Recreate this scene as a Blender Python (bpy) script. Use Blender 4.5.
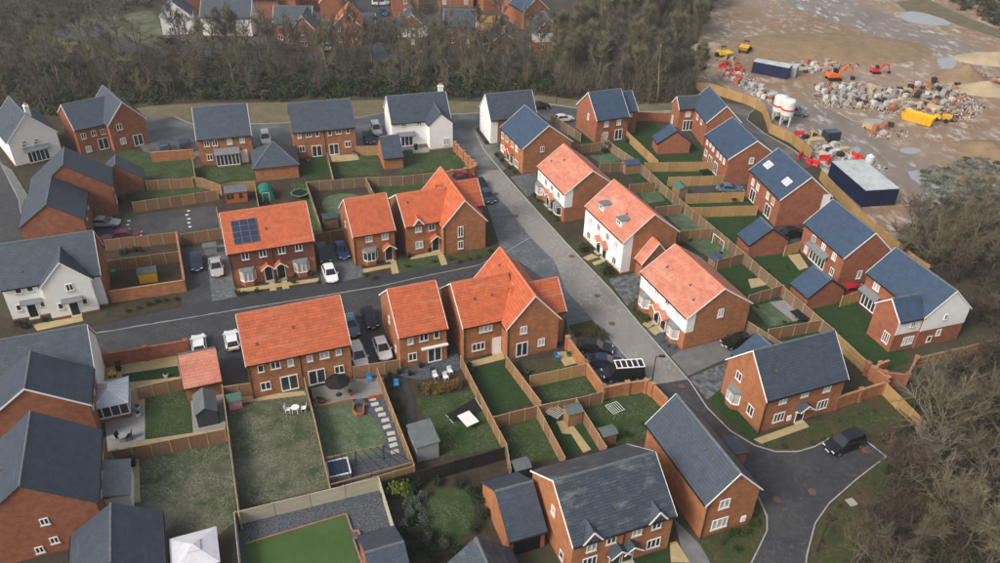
import bpy, math, random
import numpy as np
from mathutils import Matrix, Vector
R_ = math.radians
random.seed(7)
for o in list(bpy.data.objects): bpy.data.objects.remove(o)
scene = bpy.context.scene
C = scene.collection
# ------------------------------------------------------------------ camera
cam = bpy.data.cameras.new('camera'); camo = bpy.data.objects.new('camera', cam); C.objects.link(camo)
cam.sensor_width = 36.0; cam.lens = 36.0*800.00000/1000.0; cam.clip_end = 3000.0; cam.clip_start = 0.5
camo.matrix_world = Matrix.Translation((0, 0, 60.60000)) @ Matrix.Rotation(R_(90-33.70000), 4, 'X') @ Matrix.Rotation(R_(1.50000), 4, 'Z')
scene.camera = camo
# ------------------------------------------------------------------ sky, sun, exposure
SUN_EL, SUN_AZ = 40.0, 232.0       # azimuth clockwise from +Y: light comes from the left, a little behind the viewer
world = bpy.data.worlds.new('World'); scene.world = world; world.use_nodes = True
wn = world.node_tree.nodes; wl = world.node_tree.links; wn.clear()
sky = wn.new('ShaderNodeTexSky'); sky.sky_type = 'NISHITA'; sky.sun_disc = False
sky.sun_elevation = R_(SUN_EL); sky.sun_rotation = R_(SUN_AZ); sky.air_density = 1.6; sky.dust_density = 6.0; sky.ozone_density = 1.0
hs = wn.new('ShaderNodeHueSaturation'); hs.inputs['Saturation'].default_value = 0.68
bg = wn.new('ShaderNodeBackground'); bg.inputs['Strength'].default_value = 0.12
wo = wn.new('ShaderNodeOutputWorld')
wl.new(sky.outputs[0], hs.inputs['Color']); wl.new(hs.outputs[0], bg.inputs['Color']); wl.new(bg.outputs[0], wo.inputs['Surface'])
sun = bpy.data.lights.new('sun', 'SUN'); sun.energy = 1.5; sun.angle = R_(18); sun.color = (1.0, 0.975, 0.94)
suno = bpy.data.objects.new('sun', sun); C.objects.link(suno)
suno.rotation_euler = (R_(90-SUN_EL), 0, R_(180-SUN_AZ)); suno.location = (-60, 20, 90)
vs = scene.view_settings; vs.view_transform = 'Standard'; vs.look = 'None'; vs.exposure = 0.42; vs.gamma = 1.0; vs.use_curve_mapping = False

# ------------------------------------------------------------------ materials
M = {}
def mat(name, c1, c2=None, scale=3.0, rough=0.85, bump=0.0, bscale=None, coord='Object', spec=0.3, stretch=(1,1,1), lo=0.35, hi=0.65, c3=None, s3=0.4, t3=(0.55,0.7), metal=0.0, var=0.0, detail=5.0, frost=None, fs=2.2, ft=(0.50,0.68)):
    m = bpy.data.materials.new(name); m.use_nodes = True; nt = m.node_tree; n = nt.nodes; l = nt.links
    b = n['Principled BSDF']; b.inputs['Roughness'].default_value = rough; b.inputs['Specular IOR Level'].default_value = spec; b.inputs['Metallic'].default_value = metal
    col = None
    if coord == 'World': tc = n.new('ShaderNodeNewGeometry'); co = tc.outputs['Position']
    else: tc = n.new('ShaderNodeTexCoord'); co = tc.outputs[coord]
    mp = n.new('ShaderNodeMapping'); mp.inputs['Scale'].default_value = stretch; l.new(co, mp.inputs['Vector'])
    def noise(s, d=detail):
        t = n.new('ShaderNodeTexNoise'); t.inputs['Scale'].default_value = s; t.inputs['Detail'].default_value = d; t.inputs['Roughness'].default_value = 0.65
        l.new(mp.outputs[0], t.inputs['Vector']); return t.outputs['Fac']
    def mixc(fac, a, bb):
        x = n.new('ShaderNodeMix'); x.data_type = 'RGBA'; l.new(fac, x.inputs['Factor'])
        for sock, v in ((x.inputs['A'], a), (x.inputs['B'], bb)):
            if isinstance(v, tuple): sock.default_value = (*v, 1)
            else: l.new(v, sock)
        return x.outputs['Result']
    def ramp(fac, a, bb):
        r = n.new('ShaderNodeMapRange'); r.inputs['From Min'].default_value = a; r.inputs['From Max'].default_value = bb; l.new(fac, r.inputs['Value']); return r.outputs['Result']
    if c2 is None: b.inputs['Base Color'].default_value = (*c1, 1)
    else:
        col = mixc(ramp(noise(scale), lo, hi), c1, c2)
        if c3: col = mixc(ramp(noise(s3), *t3), col, c3)
    if frost:
        t1 = noise(fs, 12.0); t2 = noise(fs*0.12, 3.0); ml = n.new('ShaderNodeMath'); ml.operation = 'MULTIPLY'; l.new(ramp(t1, *ft), ml.inputs[0]); l.new(ramp(t2, 0.35, 0.6), ml.inputs[1]); col = mixc(ml.outputs[0], col, frost)
    if var:
        oi = n.new('ShaderNodeObjectInfo'); mr = ramp(oi.outputs['Random'], 0, 1); mr.node.inputs['To Min'].default_value = 1-var; mr.node.inputs['To Max'].default_value = 1+var
        h = n.new('ShaderNodeHueSaturation'); l.new(mr, h.inputs['Value'])
        if col is None: h.inputs['Color'].default_value = (*c1, 1)
        else: l.new(col, h.inputs['Color'])
        col = h.outputs[0]
    if col is not None: l.new(col, b.inputs['Base Color'])
    if bump:
        bp = n.new('ShaderNodeBump'); bp.inputs['Strength'].default_value = 1.0; bp.inputs['Distance'].default_value = bump
        l.new(noise(bscale or scale*3), bp.inputs['Height']); l.new(bp.outputs[0], b.inputs['Normal'])
    m['n'] = 1; M[name] = m; return m

def brick_like(name, ca, cb, mortar, bw, bh, mort, rough, spec, roof=False, stain=None, st=(0.52,0.75), bump=0.01, streak=(0.25,1.6), var=0.05):
    """courses of bricks or tiles on block-local coordinates, plus weathering"""
    m = bpy.data.materials.new(name); m.use_nodes = True; nt = m.node_tree; n = nt.nodes; l = nt.links
    b = n['Principled BSDF']; b.inputs['Roughness'].default_value = rough; b.inputs['Specular IOR Level'].default_value = spec
    tc = n.new('ShaderNodeTexCoord'); sp = n.new('ShaderNodeSeparateXYZ'); l.new(tc.outputs['Object'], sp.inputs[0]); cb_ = n.new('ShaderNodeCombineXYZ')
    if roof:
        mu = n.new('ShaderNodeMath'); mu.operation = 'MULTIPLY'; mu.inputs[1].default_value = 1.28; l.new(sp.outputs['Y'], mu.inputs[0])
        l.new(sp.outputs['X'], cb_.inputs[0]); l.new(mu.outputs[0], cb_.inputs[1])
    else:
        ad = n.new('ShaderNodeMath'); l.new(sp.outputs['X'], ad.inputs[0]); l.new(sp.outputs['Y'], ad.inputs[1])
        l.new(ad.outputs[0], cb_.inputs[0]); l.new(sp.outputs['Z'], cb_.inputs[1])
    br = n.new('ShaderNodeTexBrick'); br.inputs['Scale'].default_value = 1.0; br.inputs['Brick Width'].default_value = bw; br.inputs['Row Height'].default_value = bh
    br.inputs['Mortar Size'].default_value = mort; br.inputs['Mortar Smooth'].default_value = 0.1; br.inputs['Color1'].default_value = (*ca,1); br.inputs['Color2'].default_value = (*cb,1); br.inputs['Mortar'].default_value = (*mortar,1)
    l.new(cb_.outputs[0], br.inputs['Vector'])
    nz = n.new('ShaderNodeTexNoise'); nz.inputs['Scale'].default_value = 1.3; nz.inputs['Detail'].default_value = 6.0; l.new(tc.outputs['Object'], nz.inputs['Vector'])
    oi = n.new('ShaderNodeObjectInfo')
    vr = n.new('ShaderNodeMapRange'); vr.inputs['To Min'].default_value = 1-var; vr.inputs['To Max'].default_value = 1+var; l.new(oi.outputs['Random'], vr.inputs['Value'])
    mr = n.new('ShaderNodeMapRange'); mr.inputs['From Min'].default_value = 0.3; mr.inputs['From Max'].default_value = 0.7; mr.inputs['To Min'].default_value = 0.82; mr.inputs['To Max'].default_value = 1.15; l.new(nz.outputs['Fac'], mr.inputs['Value'])
    mm = n.new('ShaderNodeMath'); mm.operation = 'MULTIPLY'; l.new(mr.outputs[0], mm.inputs[0]); l.new(vr.outputs[0], mm.inputs[1])
    h = n.new('ShaderNodeHueSaturation'); l.new(mm.outputs[0], h.inputs['Value']); l.new(br.outputs['Color'], h.inputs['Color']); col = h.outputs[0]
    if stain:
        mp = n.new('ShaderNodeMapping'); mp.inputs['Scale'].default_value = (streak[0], streak[1], streak[1]); l.new(tc.outputs['Object'], mp.inputs['Vector'])
        ad2 = n.new('ShaderNodeVectorMath'); l.new(mp.outputs[0], ad2.inputs[0]); cr = n.new('ShaderNodeCombineXYZ'); l.new(oi.outputs['Random'], cr.inputs[0])
        sc = n.new('ShaderNodeVectorMath'); sc.operation = 'SCALE'; sc.inputs['Scale'].default_value = 37.0; l.new(cr.outputs[0], sc.inputs[0]); l.new(sc.outputs[0], ad2.inputs[1])
        n2 = n.new('ShaderNodeTexNoise'); n2.inputs['Scale'].default_value = 1.0; n2.inputs['Detail'].default_value = 7.0; n2.inputs['Roughness'].default_value = 0.7; l.new(ad2.outputs[0], n2.inputs['Vector'])
        r2 = n.new('ShaderNodeMapRange'); r2.inputs['From Min'].default_value = st[0]; r2.inputs['From Max'].default_value = st[1]; r2.inputs['To Max'].default_value = 0.75; l.new(n2.outputs['Fac'], r2.inputs['Value'])
        x = n.new('ShaderNodeMix'); x.data_type = 'RGBA'; l.new(r2.outputs[0], x.inputs['Factor']); l.new(col, x.inputs['A']); x.inputs['B'].default_value = (*stain,1); col = x.outputs['Result']
    l.new(col, b.inputs['Base Color'])
    bp = n.new('ShaderNodeBump'); bp.inputs['Distance'].default_value = bump; bp.invert = True; l.new(br.outputs['Fac'], bp.inputs['Height']); l.new(bp.outputs[0], b.inputs['Normal'])
    M[name] = m

brick_like('brick_orange', (0.43,0.175,0.078), (0.33,0.122,0.056), (0.39,0.22,0.125), 0.45, 0.15, 0.012, 0.88, 0.2, stain=(0.30,0.115,0.06), st=(0.55,0.8), streak=(0.5,0.7))
brick_like('brick_red', (0.36,0.130,0.072), (0.28,0.095,0.055), (0.32,0.165,0.11), 0.45, 0.15, 0.012, 0.88, 0.2, stain=(0.25,0.085,0.055), st=(0.55,0.8), streak=(0.5,0.7))
brick_like('tile_hung', (0.22,0.09,0.065), (0.17,0.065,0.05), (0.12,0.05,0.04), 0.32, 0.2, 0.02, 0.85, 0.25)
brick_like('roof_orange', (0.56,0.132,0.045), (0.47,0.105,0.037), (0.36,0.080,0.030), 0.33, 0.34, 0.03, 0.55, 0.5, True, stain=(0.60,0.27,0.16), st=(0.54,0.76), streak=(0.14,1.6), bump=0.02)
brick_like('roof_rose', (0.60,0.22,0.145), (0.52,0.185,0.12), (0.43,0.15,0.10), 0.33, 0.34, 0.03, 0.55, 0.5, True, stain=(0.66,0.36,0.28), st=(0.5,0.75), streak=(0.3,0.9), bump=0.02)
brick_like('roof_slate', (0.056,0.076,0.106), (0.044,0.061,0.088), (0.033,0.044,0.064), 0.32, 0.28, 0.025, 0.5, 0.5, True, stain=(0.12,0.14,0.165), st=(0.57,0.85), streak=(0.2,1.2), bump=0.016)
brick_like('roof_blue', (0.046,0.080,0.142), (0.038,0.067,0.120), (0.028,0.048,0.088), 0.32, 0.28, 0.025, 0.48, 0.5, True, stain=(0.11,0.14,0.185), st=(0.6,0.85), streak=(0.25,0.9), bump=0.016)
brick_like('roof_worn', (0.060,0.076,0.100), (0.046,0.060,0.080), (0.033,0.042,0.057), 0.32, 0.28, 0.03, 0.5, 0.5, True, stain=(0.23,0.24,0.25), st=(0.52,0.75), streak=(0.5,1.1), bump=0.02)
mat('render_white', (0.86,0.855,0.84), (0.79,0.785,0.77), scale=0.8, rough=0.85, spec=0.2)
mat('paint_white', (0.84,0.84,0.83), rough=0.45, spec=0.4)
mat('frame_white', (0.86,0.86,0.85), rough=0.4, spec=0.4)
mat('glass_dark', (0.02,0.024,0.03), (0.05,0.055,0.06), scale=1.5, rough=0.08, spec=0.6)
mat('curtain', (0.62,0.62,0.60), (0.30,0.30,0.30), scale=4.0, rough=0.3, spec=0.5, stretch=(3,3,0.4))
mat('stone_sill', (0.48,0.45,0.38), rough=0.8)
mat('door_black', (0.012,0.012,0.014), rough=0.35, spec=0.5)
mat('lead', (0.14,0.155,0.17), (0.19,0.205,0.22), scale=2.0, rough=0.55, spec=0.5)
mat('plastic_black', (0.012,0.012,0.013), rough=0.5)
mat('metal_grey', (0.35,0.36,0.37), rough=0.4, metal=0.6)
mat('steel_vent',(0.09,0.085,0.085),rough=0.7); mat('ridge_orange', (0.60,0.22,0.13), (0.48,0.15,0.08), scale=3.0, rough=0.7)
mat('ridge_grey', (0.10,0.112,0.125), (0.16,0.17,0.18), scale=3.0, rough=0.7)
# ------------------------------------------------------------------ mesh helpers
class MB:
    def __init__(s): s.v=[]; s.f=[]; s.mi=[]; s.cur=0
    def add(s, vs, fs):
        b=len(s.v); s.v+= [tuple(v) for v in vs]; s.f += [tuple(i+b for i in f) for f in fs]; s.mi += [s.cur]*len(fs); return s
    def box(s, x0,x1,y0,y1,z0,z1):
        return s.add([(x0,y0,z0),(x1,y0,z0),(x1,y1,z0),(x0,y1,z0),(x0,y0,z1),(x1,y0,z1),(x1,y1,z1),(x0,y1,z1)],
              [(0,3,2,1),(4,5,6,7),(0,1,5,4),(1,2,6,5),(2,3,7,6),(3,0,4,7)])
    def prism(s, poly, a0, a1, axis='x'):
        """closed prism: poly of 2-D points (ccw) extruded along axis"""
        n=len(poly)
        def mk(p,a): return (a,p[0],p[1]) if axis=='x' else ((p[0],a,p[1]) if axis=='y' else (p[0],p[1],a))
        vs=[mk(p,a0) for p in poly]+[mk(p,a1) for p in poly]
        fs=[tuple(range(n))[::-1], tuple(range(n,2*n))]+[(i,(i+1)%n,n+(i+1)%n,n+i) for i in range(n)]
        if axis=='y': fs=[f[::-1] for f in fs]
        return s.add(vs,fs)
    def tube(s, p0, p1, r0, r1, n=6, cap=True):
        p0=Vector(p0); p1=Vector(p1); d=(p1-p0).normalized(); a=d.orthogonal().normalized(); b=d.cross(a)
        vs=[p0+(a*math.cos(t)+b*math.sin(t))*r0 for t in [2*math.pi*i/n for i in range(n)]]+[p1+(a*math.cos(t)+b*math.sin(t))*r1 for t in [2*math.pi*i/n for i in range(n)]]
        fs=[(i,(i+1)%n,n+(i+1)%n,n+i) for i in range(n)]
        if cap: fs+=[tuple(range(n))[::-1], tuple(range(n,2*n))]
        return s.add(vs,fs)
    def bar(s, p0, p1, w, h=None):
        """rectangular bar between two points"""
        h=h or w; p0=Vector(p0); p1=Vector(p1); d=(p1-p0).normalized()
        up=Vector((0,0,1)) if abs(d.z)<0.95 else Vector((0,1,0)); a=d.cross(up).normalized(); b=a.cross(d)
        vs=[p+a*sx*w/2+b*sy*h/2 for p in (p0,p1) for sx,sy in ((-1,-1),(1,-1),(1,1),(-1,1))]
        return s.add(vs,[(0,1,2,3),(7,6,5,4),(0,4,5,1),(1,5,6,2),(2,6,7,3),(3,7,4,0)])
    def lathe(s, prof, n=12, c=(0,0,0)):
        """profile of (r,z) bottom to top"""
        k=len(prof); vs=[(c[0]+r*math.cos(2*math.pi*i/n), c[1]+r*math.sin(2*math.pi*i/n), c[2]+z) for r,z in prof for i in range(n)]
        fs=[(j*n+i, j*n+(i+1)%n, (j+1)*n+(i+1)%n, (j+1)*n+i) for j in range(k-1) for i in range(n)]
        fs+=[tuple(range(n))[::-1], tuple(range((k-1)*n,k*n))]
        return s.add(vs,fs)
    def mesh(s, name, *mats):
        me=bpy.data.meshes.new(name); me.from_pydata(s.v,[],s.f)
        for m in mats: me.materials.append(M[m] if isinstance(m,str) else m)
        if s.cur: me.polygons.foreach_set('material_index', s.mi)
        me.update(); return me
def link(name, me, parent=None, mx=None):
    o=bpy.data.objects.new(name, me); C.objects.link(o)
    if parent is not None: o.parent=parent
    if mx is not None: o.matrix_basis=mx
    return o
def tag(o, label, cat, group=None):
    o['label']=label; o['category']=cat
    if group: o['group']=group
    return o
def T(x,y,z=0,rz=0): return Matrix.Translation((x,y,z)) @ Matrix.Rotation(R_(rz),4,'Z')
def empty(name, mx, label, cat, group=None):
    o=bpy.data.objects.new(name,None); C.objects.link(o); o.empty_display_size=0.5; o.matrix_basis=mx; return tag(o,label,cat,group)
def copy_tree(o, parent=None):
    c=o.copy(); C.objects.link(c); c.parent=parent
    for ch in list(o.children): copy_tree(ch,c)
    return c
CACHE={}
def cached(key, fn):
    if key not in CACHE: CACHE[key]=fn()
    return CACHE[key]
# ------------------------------------------------------------------ house builder
def frame_mesh(w,h,k,bar=0.085,dep=0.07,door=False):
    """white frame, k lights"""
    def mk():
        b=MB(); x0,x1,z0,z1=-w/2,w/2,-h/2,h/2
        b.box(x0,x0+bar,-dep,0,z0,z1).box(x1-bar,x1,-dep,0,z0,z1).box(x0+bar,x1-bar,-dep,0,z1-bar,z1).box(x0+bar,x1-bar,-dep,0,z0,z0+bar*(1.6 if door else 1))
        for i in range(1,k): x=x0+w*i/k; b.box(x-bar*0.6,x+bar*0.6,-dep+0.005,0,z0+bar,z1-bar)
        return b.mesh('frame','frame_white')
    return cached(('fr',w,h,k,door),mk)
def pane_mesh(w,h,m):
    return cached(('pane',w,h,m),lambda:MB().box(-w/2+0.07,w/2-0.07,-0.025,0.0,-h/2+0.07,h/2-0.07).mesh('pane',m))
class House:
    def __init__(s,name,label,fit,cat='house',group=None):
        s.root=empty(name,T(fit[0],fit[1],0,fit[2]),label,cat,group); s.inv=s.root.matrix_basis.inverted(); s.lab=label
    def put(s,name,me,mx,parent=None):
        if parent is not None: return link(name,me,parent,mx)
        return link(name,me,s.root,s.inv@mx)
    def block(s,fit,wall='brick_orange',roof='roof_orange',ov=0.25,vg=0.12,gable=(1,1),trim=True,upper=None,uz=2.6,ridge=None,eave_sides=(1,1),trimmat='paint_white',base=True):
        cx,cy,yaw,L,W,he,hr=fit; s.bm=T(cx,cy,0,yaw); s.fit=fit; k=(hr-he)/(W/2); th=0.13; g=0.16
        poly=[(-W/2,0),(W/2,0),(W/2,he-g),(0,hr-g),(-W/2,he-g)]
        w=s.put('wall',MB().prism(poly,-L/2,L/2).mesh('wall',wall),s.bm)
        if base:   # projecting brick plinth course
            b=MB(); e=0.02
            b.box(-L/2-e,L/2+e,-W/2-e,W/2+e,0,0.25); s.put('plinth',b.mesh('plinth','brick_red'),s.bm)
        if upper:
            b=MB(); e=0.035; up=[(-W/2-e,uz),(W/2+e,uz),(W/2+e,he-g-0.02),(-W/2-e,he-g-0.02)]
            if upper[0]=='front': b.box(-L/2-e,L/2+e,-W/2-e,-W/2+0.02,uz,he-g-0.03)
            else: b.prism(up,-L/2-e,L/2+e)
            if upper[0]=='front':
                zz=lambda y: he-g+(y+W/2)*k-0.03
                for sx in (-1,1):
                    xa,xb=(sx*L/2,sx*(L/2+e)) if sx>0 else (sx*(L/2+e),sx*L/2)
                    b.prism([(-W/2,uz),(-W/2+upper[2],uz),(-W/2+upper[2],zz(-W/2+upper[2])),(-W/2,zz(-W/2))],xa,xb)
            s.put('wall_render' if 'white' in upper[1] else 'tile_hanging',b.mesh('upper',upper[1]),s.bm)
        # roof: one slab per slope, joined at the ridge
        y0=W/2+ov; z0=he-ov*k; x=L/2+vg
        pr=[(-y0,z0),(-y0,z0-th),(0,hr-th),(y0,z0-th),(y0,z0),(0,hr)]
        rb=MB(); n=6
        va=[(-x,p[0],p[1]) for p in pr]+[(x,p[0],p[1]) for p in pr]
        rb.add(va,[(0,1,2,5),(5,2,3,4),(6,11,8,7),(11,10,9,8)]+[(i,(i+1)%n,n+(i+1)%n,n+i)[::-1] for i in range(n)])
        ro=s.put('roof',rb.mesh('roof',roof),s.bm); s.roofo=ro
        # ridge tiles: a row of short half-round caps
        b=MB(); nt=max(3,int(2*x/0.9)); st=2*x/nt
        for i in range(nt):
            xa=-x+i*st; q=0.11+0.006*(i%2)
            b.prism([(-q,hr-0.08),(q,hr-0.08),(q*0.6,hr+0.055),(-q*0.6,hr+0.055)],xa+0.01,xa+st-0.01)
        s.put('ridge',b.mesh('ridge',ridge or ('ridge_orange' if 'orange' in roof else 'ridge_grey')),Matrix(),ro)
        if trim:
            for i,sx in enumerate((-1,1)):
                if not gable[i]: continue
                xa=sx*x; xb=sx*(x+0.05); a,bb=min(xa,xb),max(xa,xb); d=0.20; y1=y0+0.02; z1=he-(y1-W/2)*k
                q=[(-y1,z1),(-y1,z1-d),(0,hr-d),(y1,z1-d),(y1,z1),(0,hr)]
                t=MB(); va=[(a,p[0],p[1]+0.02) for p in q]+[(bb,p[0],p[1]+0.02) for p in q]
                t.add(va,[(0,1,2,5),(5,2,3,4),(6,11,8,7),(11,10,9,8)]+[(j,(j+1)%6,6+(j+1)%6,6+j)[::-1] for j in range(6)])
                s.put('bargeboard',t.mesh('bargeboard',trimmat),Matrix(),ro)
        for i,sy in enumerate((-1,1)):
            if not eave_sides[i]: continue
            ya=sy*(y0+0.005); yb=sy*(y0+0.10); t=MB().box(-L/2-0.05,L/2+0.05,min(ya,yb),max(ya,yb),z0-0.16,z0-0.05)
            gt=s.put('gutter',t.mesh('gutter','plastic_black'),Matrix(),ro)
        if L>6 and he>4:
            rg=random.Random(int(cx*7+cy*13))
            for _ in range(rg.choice((1,2,3))): s.vent(rg.uniform(-0.38,0.38)*L,-rg.uniform(0.12,0.38)*W)
        return s
    def fm(s,face):
        cx,cy,yaw,L,W,he,hr=s.fit
        return s.bm @ {'f':T(-L/2,-W/2,0,0),'r':T(L/2,-W/2,0,90),'k':T(L/2,W/2,0,180),'l':T(-L/2,W/2,0,-90)}[face]
    def win(s,lst,sill=True,white=0.35,out=0.0,m=None):
        for (face,t,z,w,h,k) in lst:
            mx=s.fm(face)@Matrix.Translation((t,-out-0.002,z))
            o=s.put('window',frame_mesh(w,h,k),mx)
            s_m=m or ('curtain' if random.random()<white else 'glass_dark')
            link('pane',pane_mesh(w,h,s_m),o,Matrix.Translation((0,-0.006,0)))
            if sill: link('sill',cached(('sill',w),lambda:MB().box(-w/2-0.08,w/2+0.08,-0.13,0,-0.09,-0.003).mesh('sill','stone_sill')),o,Matrix.Translation((0,0,-h/2)))
    def patio(s,lst,h=2.1,out=0.0):
        for (face,t,z,w,_,k) in lst:
            mx=s.fm(face)@Matrix.Translation((t,-out-0.002,h/2+0.1))
            o=s.put('patio_door',frame_mesh(w,h,k,bar=0.1,door=True),mx); link('pane',pane_mesh(w,h,'glass_dark'),o,Matrix.Translation((0,-0.006,0)))
            link('handle',cached('ph',lambda:MB().box(0.07,0.10,-0.12,-0.07,-0.1,0.12).mesh('handle','metal_grey')),o,Matrix())
    def door(s,face,t,m='door_black',out=0.0,canopy=None,cm='roof_orange',w=0.95):
        mx=s.fm(face)@Matrix.Translation((t,-out,0.12))
        def mk():
            b=MB(); b.box(-w/2,w/2,-0.05,-0.002,0,2.05)
            for zz in (0.25,1.1): 
                for xx in (-0.38,0.05): b.box(xx*w,xx*w+0.3*w,-0.065,-0.05,zz,zz+0.6)
            return b.mesh('door',m)
        o=s.put('door',cached(('door',m,w),mk),mx)
        link('door_frame',cached(('dfr',w),lambda:MB().box(-w/2-0.09,-w/2-0.004,-0.07,0,0,2.15).box(w/2+0.004,w/2+0.09,-0.07,0,0,2.15).box(-w/2-0.004,w/2+0.004,-0.07,0,2.06,2.15).mesh('door_frame','frame_white')),o,Matrix())
        link('handle',cached('dh',lambda:MB().box(0.32,0.35,-0.12,-0.066,0.95,1.1).mesh('handle','metal_grey')),o,Matrix())
        link('doorstep',cached('ds',lambda:MB().box(-0.6,0.6,-0.45,-0.01,-0.12,-0.02).mesh('doorstep','stone_sill')),o,Matrix())
        if canopy:
            def mkc():
                b=MB(); ww,dp,rh=0.95,0.95,0.75; p=[(-ww,2.2),(-ww,2.1),(0,2.1+rh-0.1),(ww,2.1),(ww,2.2),(0,2.2+rh)]
                va=[(q[0],-dp,q[1]) for q in p]+[(q[0],-0.004,q[1]) for q in p]
                b.add(va,[(0,1,2,5),(5,2,3,4),(6,11,8,7),(11,10,9,8)]+[(j,(j+1)%6,6+(j+1)%6,6+j)[::-1] for j in range(6)])
                return b.mesh('porch_canopy',cm)
            c=s.put('porch_canopy',cached(('can',cm),mkc),s.fm(face)@Matrix.Translation((t,-out,0.1)))
            def mkt():
                b=MB(); ww,rh=0.97,0.76
                b.bar((-ww,-0.97,2.12),(0,-0.97,2.12+rh),0.05,0.13).bar((ww,-0.98,2.12),(0,-0.98,2.12+rh),0.05,0.13)
                for sx in (-1,1): b.bar((sx*0.8,-0.06,1.5),(sx*0.8,-0.8,2.1),0.08)
                return b.mesh('canopy_trim','paint_white')
            link('canopy_trim',cached('cantrim',mkt),c,Matrix())
    def bay(s,face,t,w=2.0,h=1.5,z0=0.75,dep=0.65,roofm='lead',wall='brick_orange'):
        mx=s.fm(face)@Matrix.Translation((t,0,0)); q=0.45
        pl=[(-w/2,-0.002),(-w/2+q,-dep),(w/2-q,-dep),(w/2,-0.002)]
        o=s.put('bay_window',MB().prism(pl,0.0,z0,'z').mesh('bay','brick_red' if wall!='render_white' else wall),mx)
        b=MB(); segs=list(zip(pl[:-1],pl[1:]))
        for (x0,y0),(x1,y1) in segs:
            for zz,hh in ((z0+0.06,0.12),(z0+h-0.06,0.12)): b.bar((x0,y0,zz),(x1,y1,zz),0.10,hh)
            kk=2 if abs(x1-x0)>0.6 else 1
            for i in range(kk+1): f=i/kk; xx=x0+(x1-x0)*f; yy=y0+(y1-y0)*f; b.box(xx-0.05,xx+0.05,yy-0.05,yy+0.05,z0+0.1,z0+h-0.1)
        link('frame',b.mesh('frame','frame_white'),o,Matrix())
        pi=[(x*0.97,y*0.96) for x,y in pl]; link('pane',MB().prism(pi,z0+0.02,z0+h-0.02,'z').mesh('pane','curtain' if random.random()<0.5 else 'glass_dark'),o,Matrix())
        pr=[(x*1.12,y*1.18) for x,y in pl]; zt=z0+h; n=4
        va=[(x,y,zt) for x,y in pr]+[(x,y,zt+0.08) for x,y in pr]+[(-w/2,-0.003,zt+0.42),(w/2,-0.003,zt+0.42)]
        link('bay_roof',MB().add(va,[(3,2,1,0),(0,1,5,4),(1,2,6,5),(2,3,7,6),(4,5,8),(5,6,9,8),(6,7,9),(0,4,8,9,7,3)]).mesh('bay_roof',roofm),o,Matrix())
    def downpipe(s,face,t,h=None):
        h=h or s.fit[5]-0.3
        s.put('downpipe',cached(('dp',round(h,2)),lambda:MB().tube((0,-0.06,0.05),(0,-0.06,h),0.045,0.045,6).bar((0,-0.06,h),(0,-0.30,h+0.12),0.08).mesh('downpipe','plastic_black')),s.fm(face)@Matrix.Translation((t,0,0)))
    def slope(s,u,v):
        """matrix on the roof slope at local (u,v): x along ridge, y up the slope, z outwards"""
        cx,cy,yaw,L,W,he,hr=s.fit; k=(hr-he)/(W/2); z=hr-abs(v)*k; a=math.atan(k)
        return s.bm@Matrix.Translation((u,v,z))@(Matrix.Rotation(a,4,'X') if v<0 else Matrix.Rotation(math.pi,4,'Z')@Matrix.Rotation(a,4,'X'))
    def rooflight(s,u,v,w=0.78,h=1.18):
        o=s.put('roof_window',cached(('rl',w,h),lambda:MB().box(-w/2,-w/2+0.09,-h/2,h/2,0,0.10).box(w/2-0.09,w/2,-h/2,h/2,0,0.10).box(-w/2+.09,w/2-.09,h/2-0.1,h/2,0,0.10).box(-w/2+.09,w/2-.09,-h/2,-h/2+0.1,0,0.10).mesh('roof_window','paint_white')),s.slope(u,v))
        link('pane',cached(('rlp',w,h),lambda:MB().box(-w/2+.08,w/2-.08,-h/2+.08,h/2-.08,0.01,0.07).mesh('pane','curtain')),o,Matrix())
    def vent(s,u,v):
        s.put('roof_vent',cached('rv',lambda:MB().prism([(-0.16,0.0),(0.18,0.0),(0.18,0.03),(-0.16,0.13)],-0.14,0.14).mesh('roof_vent','steel_vent')),s.slope(u,v))
    def small_gable(s,u,w,roofm,apex=1.0,wall=None,wz=None):
        """gablet breaking the front eave, with its own little ridge"""
        cx,cy,yaw,L,W,he,hr=s.fit; k=(hr-he)/(W/2); y=-W/2; rz=he+apex; yb=y+(rz-he)/k+0.25; e=0.2
        if wall: s.put('gablet_wall',MB().prism([(u-w/2,he-0.5),(u+w/2,he-0.5),(u+w/2,he-0.05),(u,rz-0.12),(u-w/2,he-0.05)],y-0.03,y+0.3,'y').mesh('gablet',wall),s.bm)
        kk=apex/(w/2); p=[(u-w/2-e,he-e*kk),(u-w/2-e,he-e*kk-0.1),(u,rz-0.1),(u+w/2+e,he-e*kk-0.1),(u+w/2+e,he-e*kk),(u,rz)]
        va=[(q[0],y-0.28,q[1]) for q in p]+[(q[0],yb,q[1]) for q in p]
        o=s.put('gablet_roof',MB().add(va,[(0,1,2,5),(5,2,3,4),(6,11,8,7),(11,10,9,8)]+[(j,(j+1)%6,6+(j+1)%6,6+j)[::-1] for j in range(6)]).mesh('gablet_roof',roofm),s.bm)
        b=MB(); b.bar((p[0][0],y-0.31,p[0][1]-0.04),(u,y-0.31,rz-0.04),0.05,0.17); b.bar((p[4][0],y-0.315,p[4][1]-0.04),(u,y-0.315,rz-0.04),0.05,0.17)
        link('bargeboard',b.mesh('bargeboard','paint_white'),o,Matrix())
        return (u,he)
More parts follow.
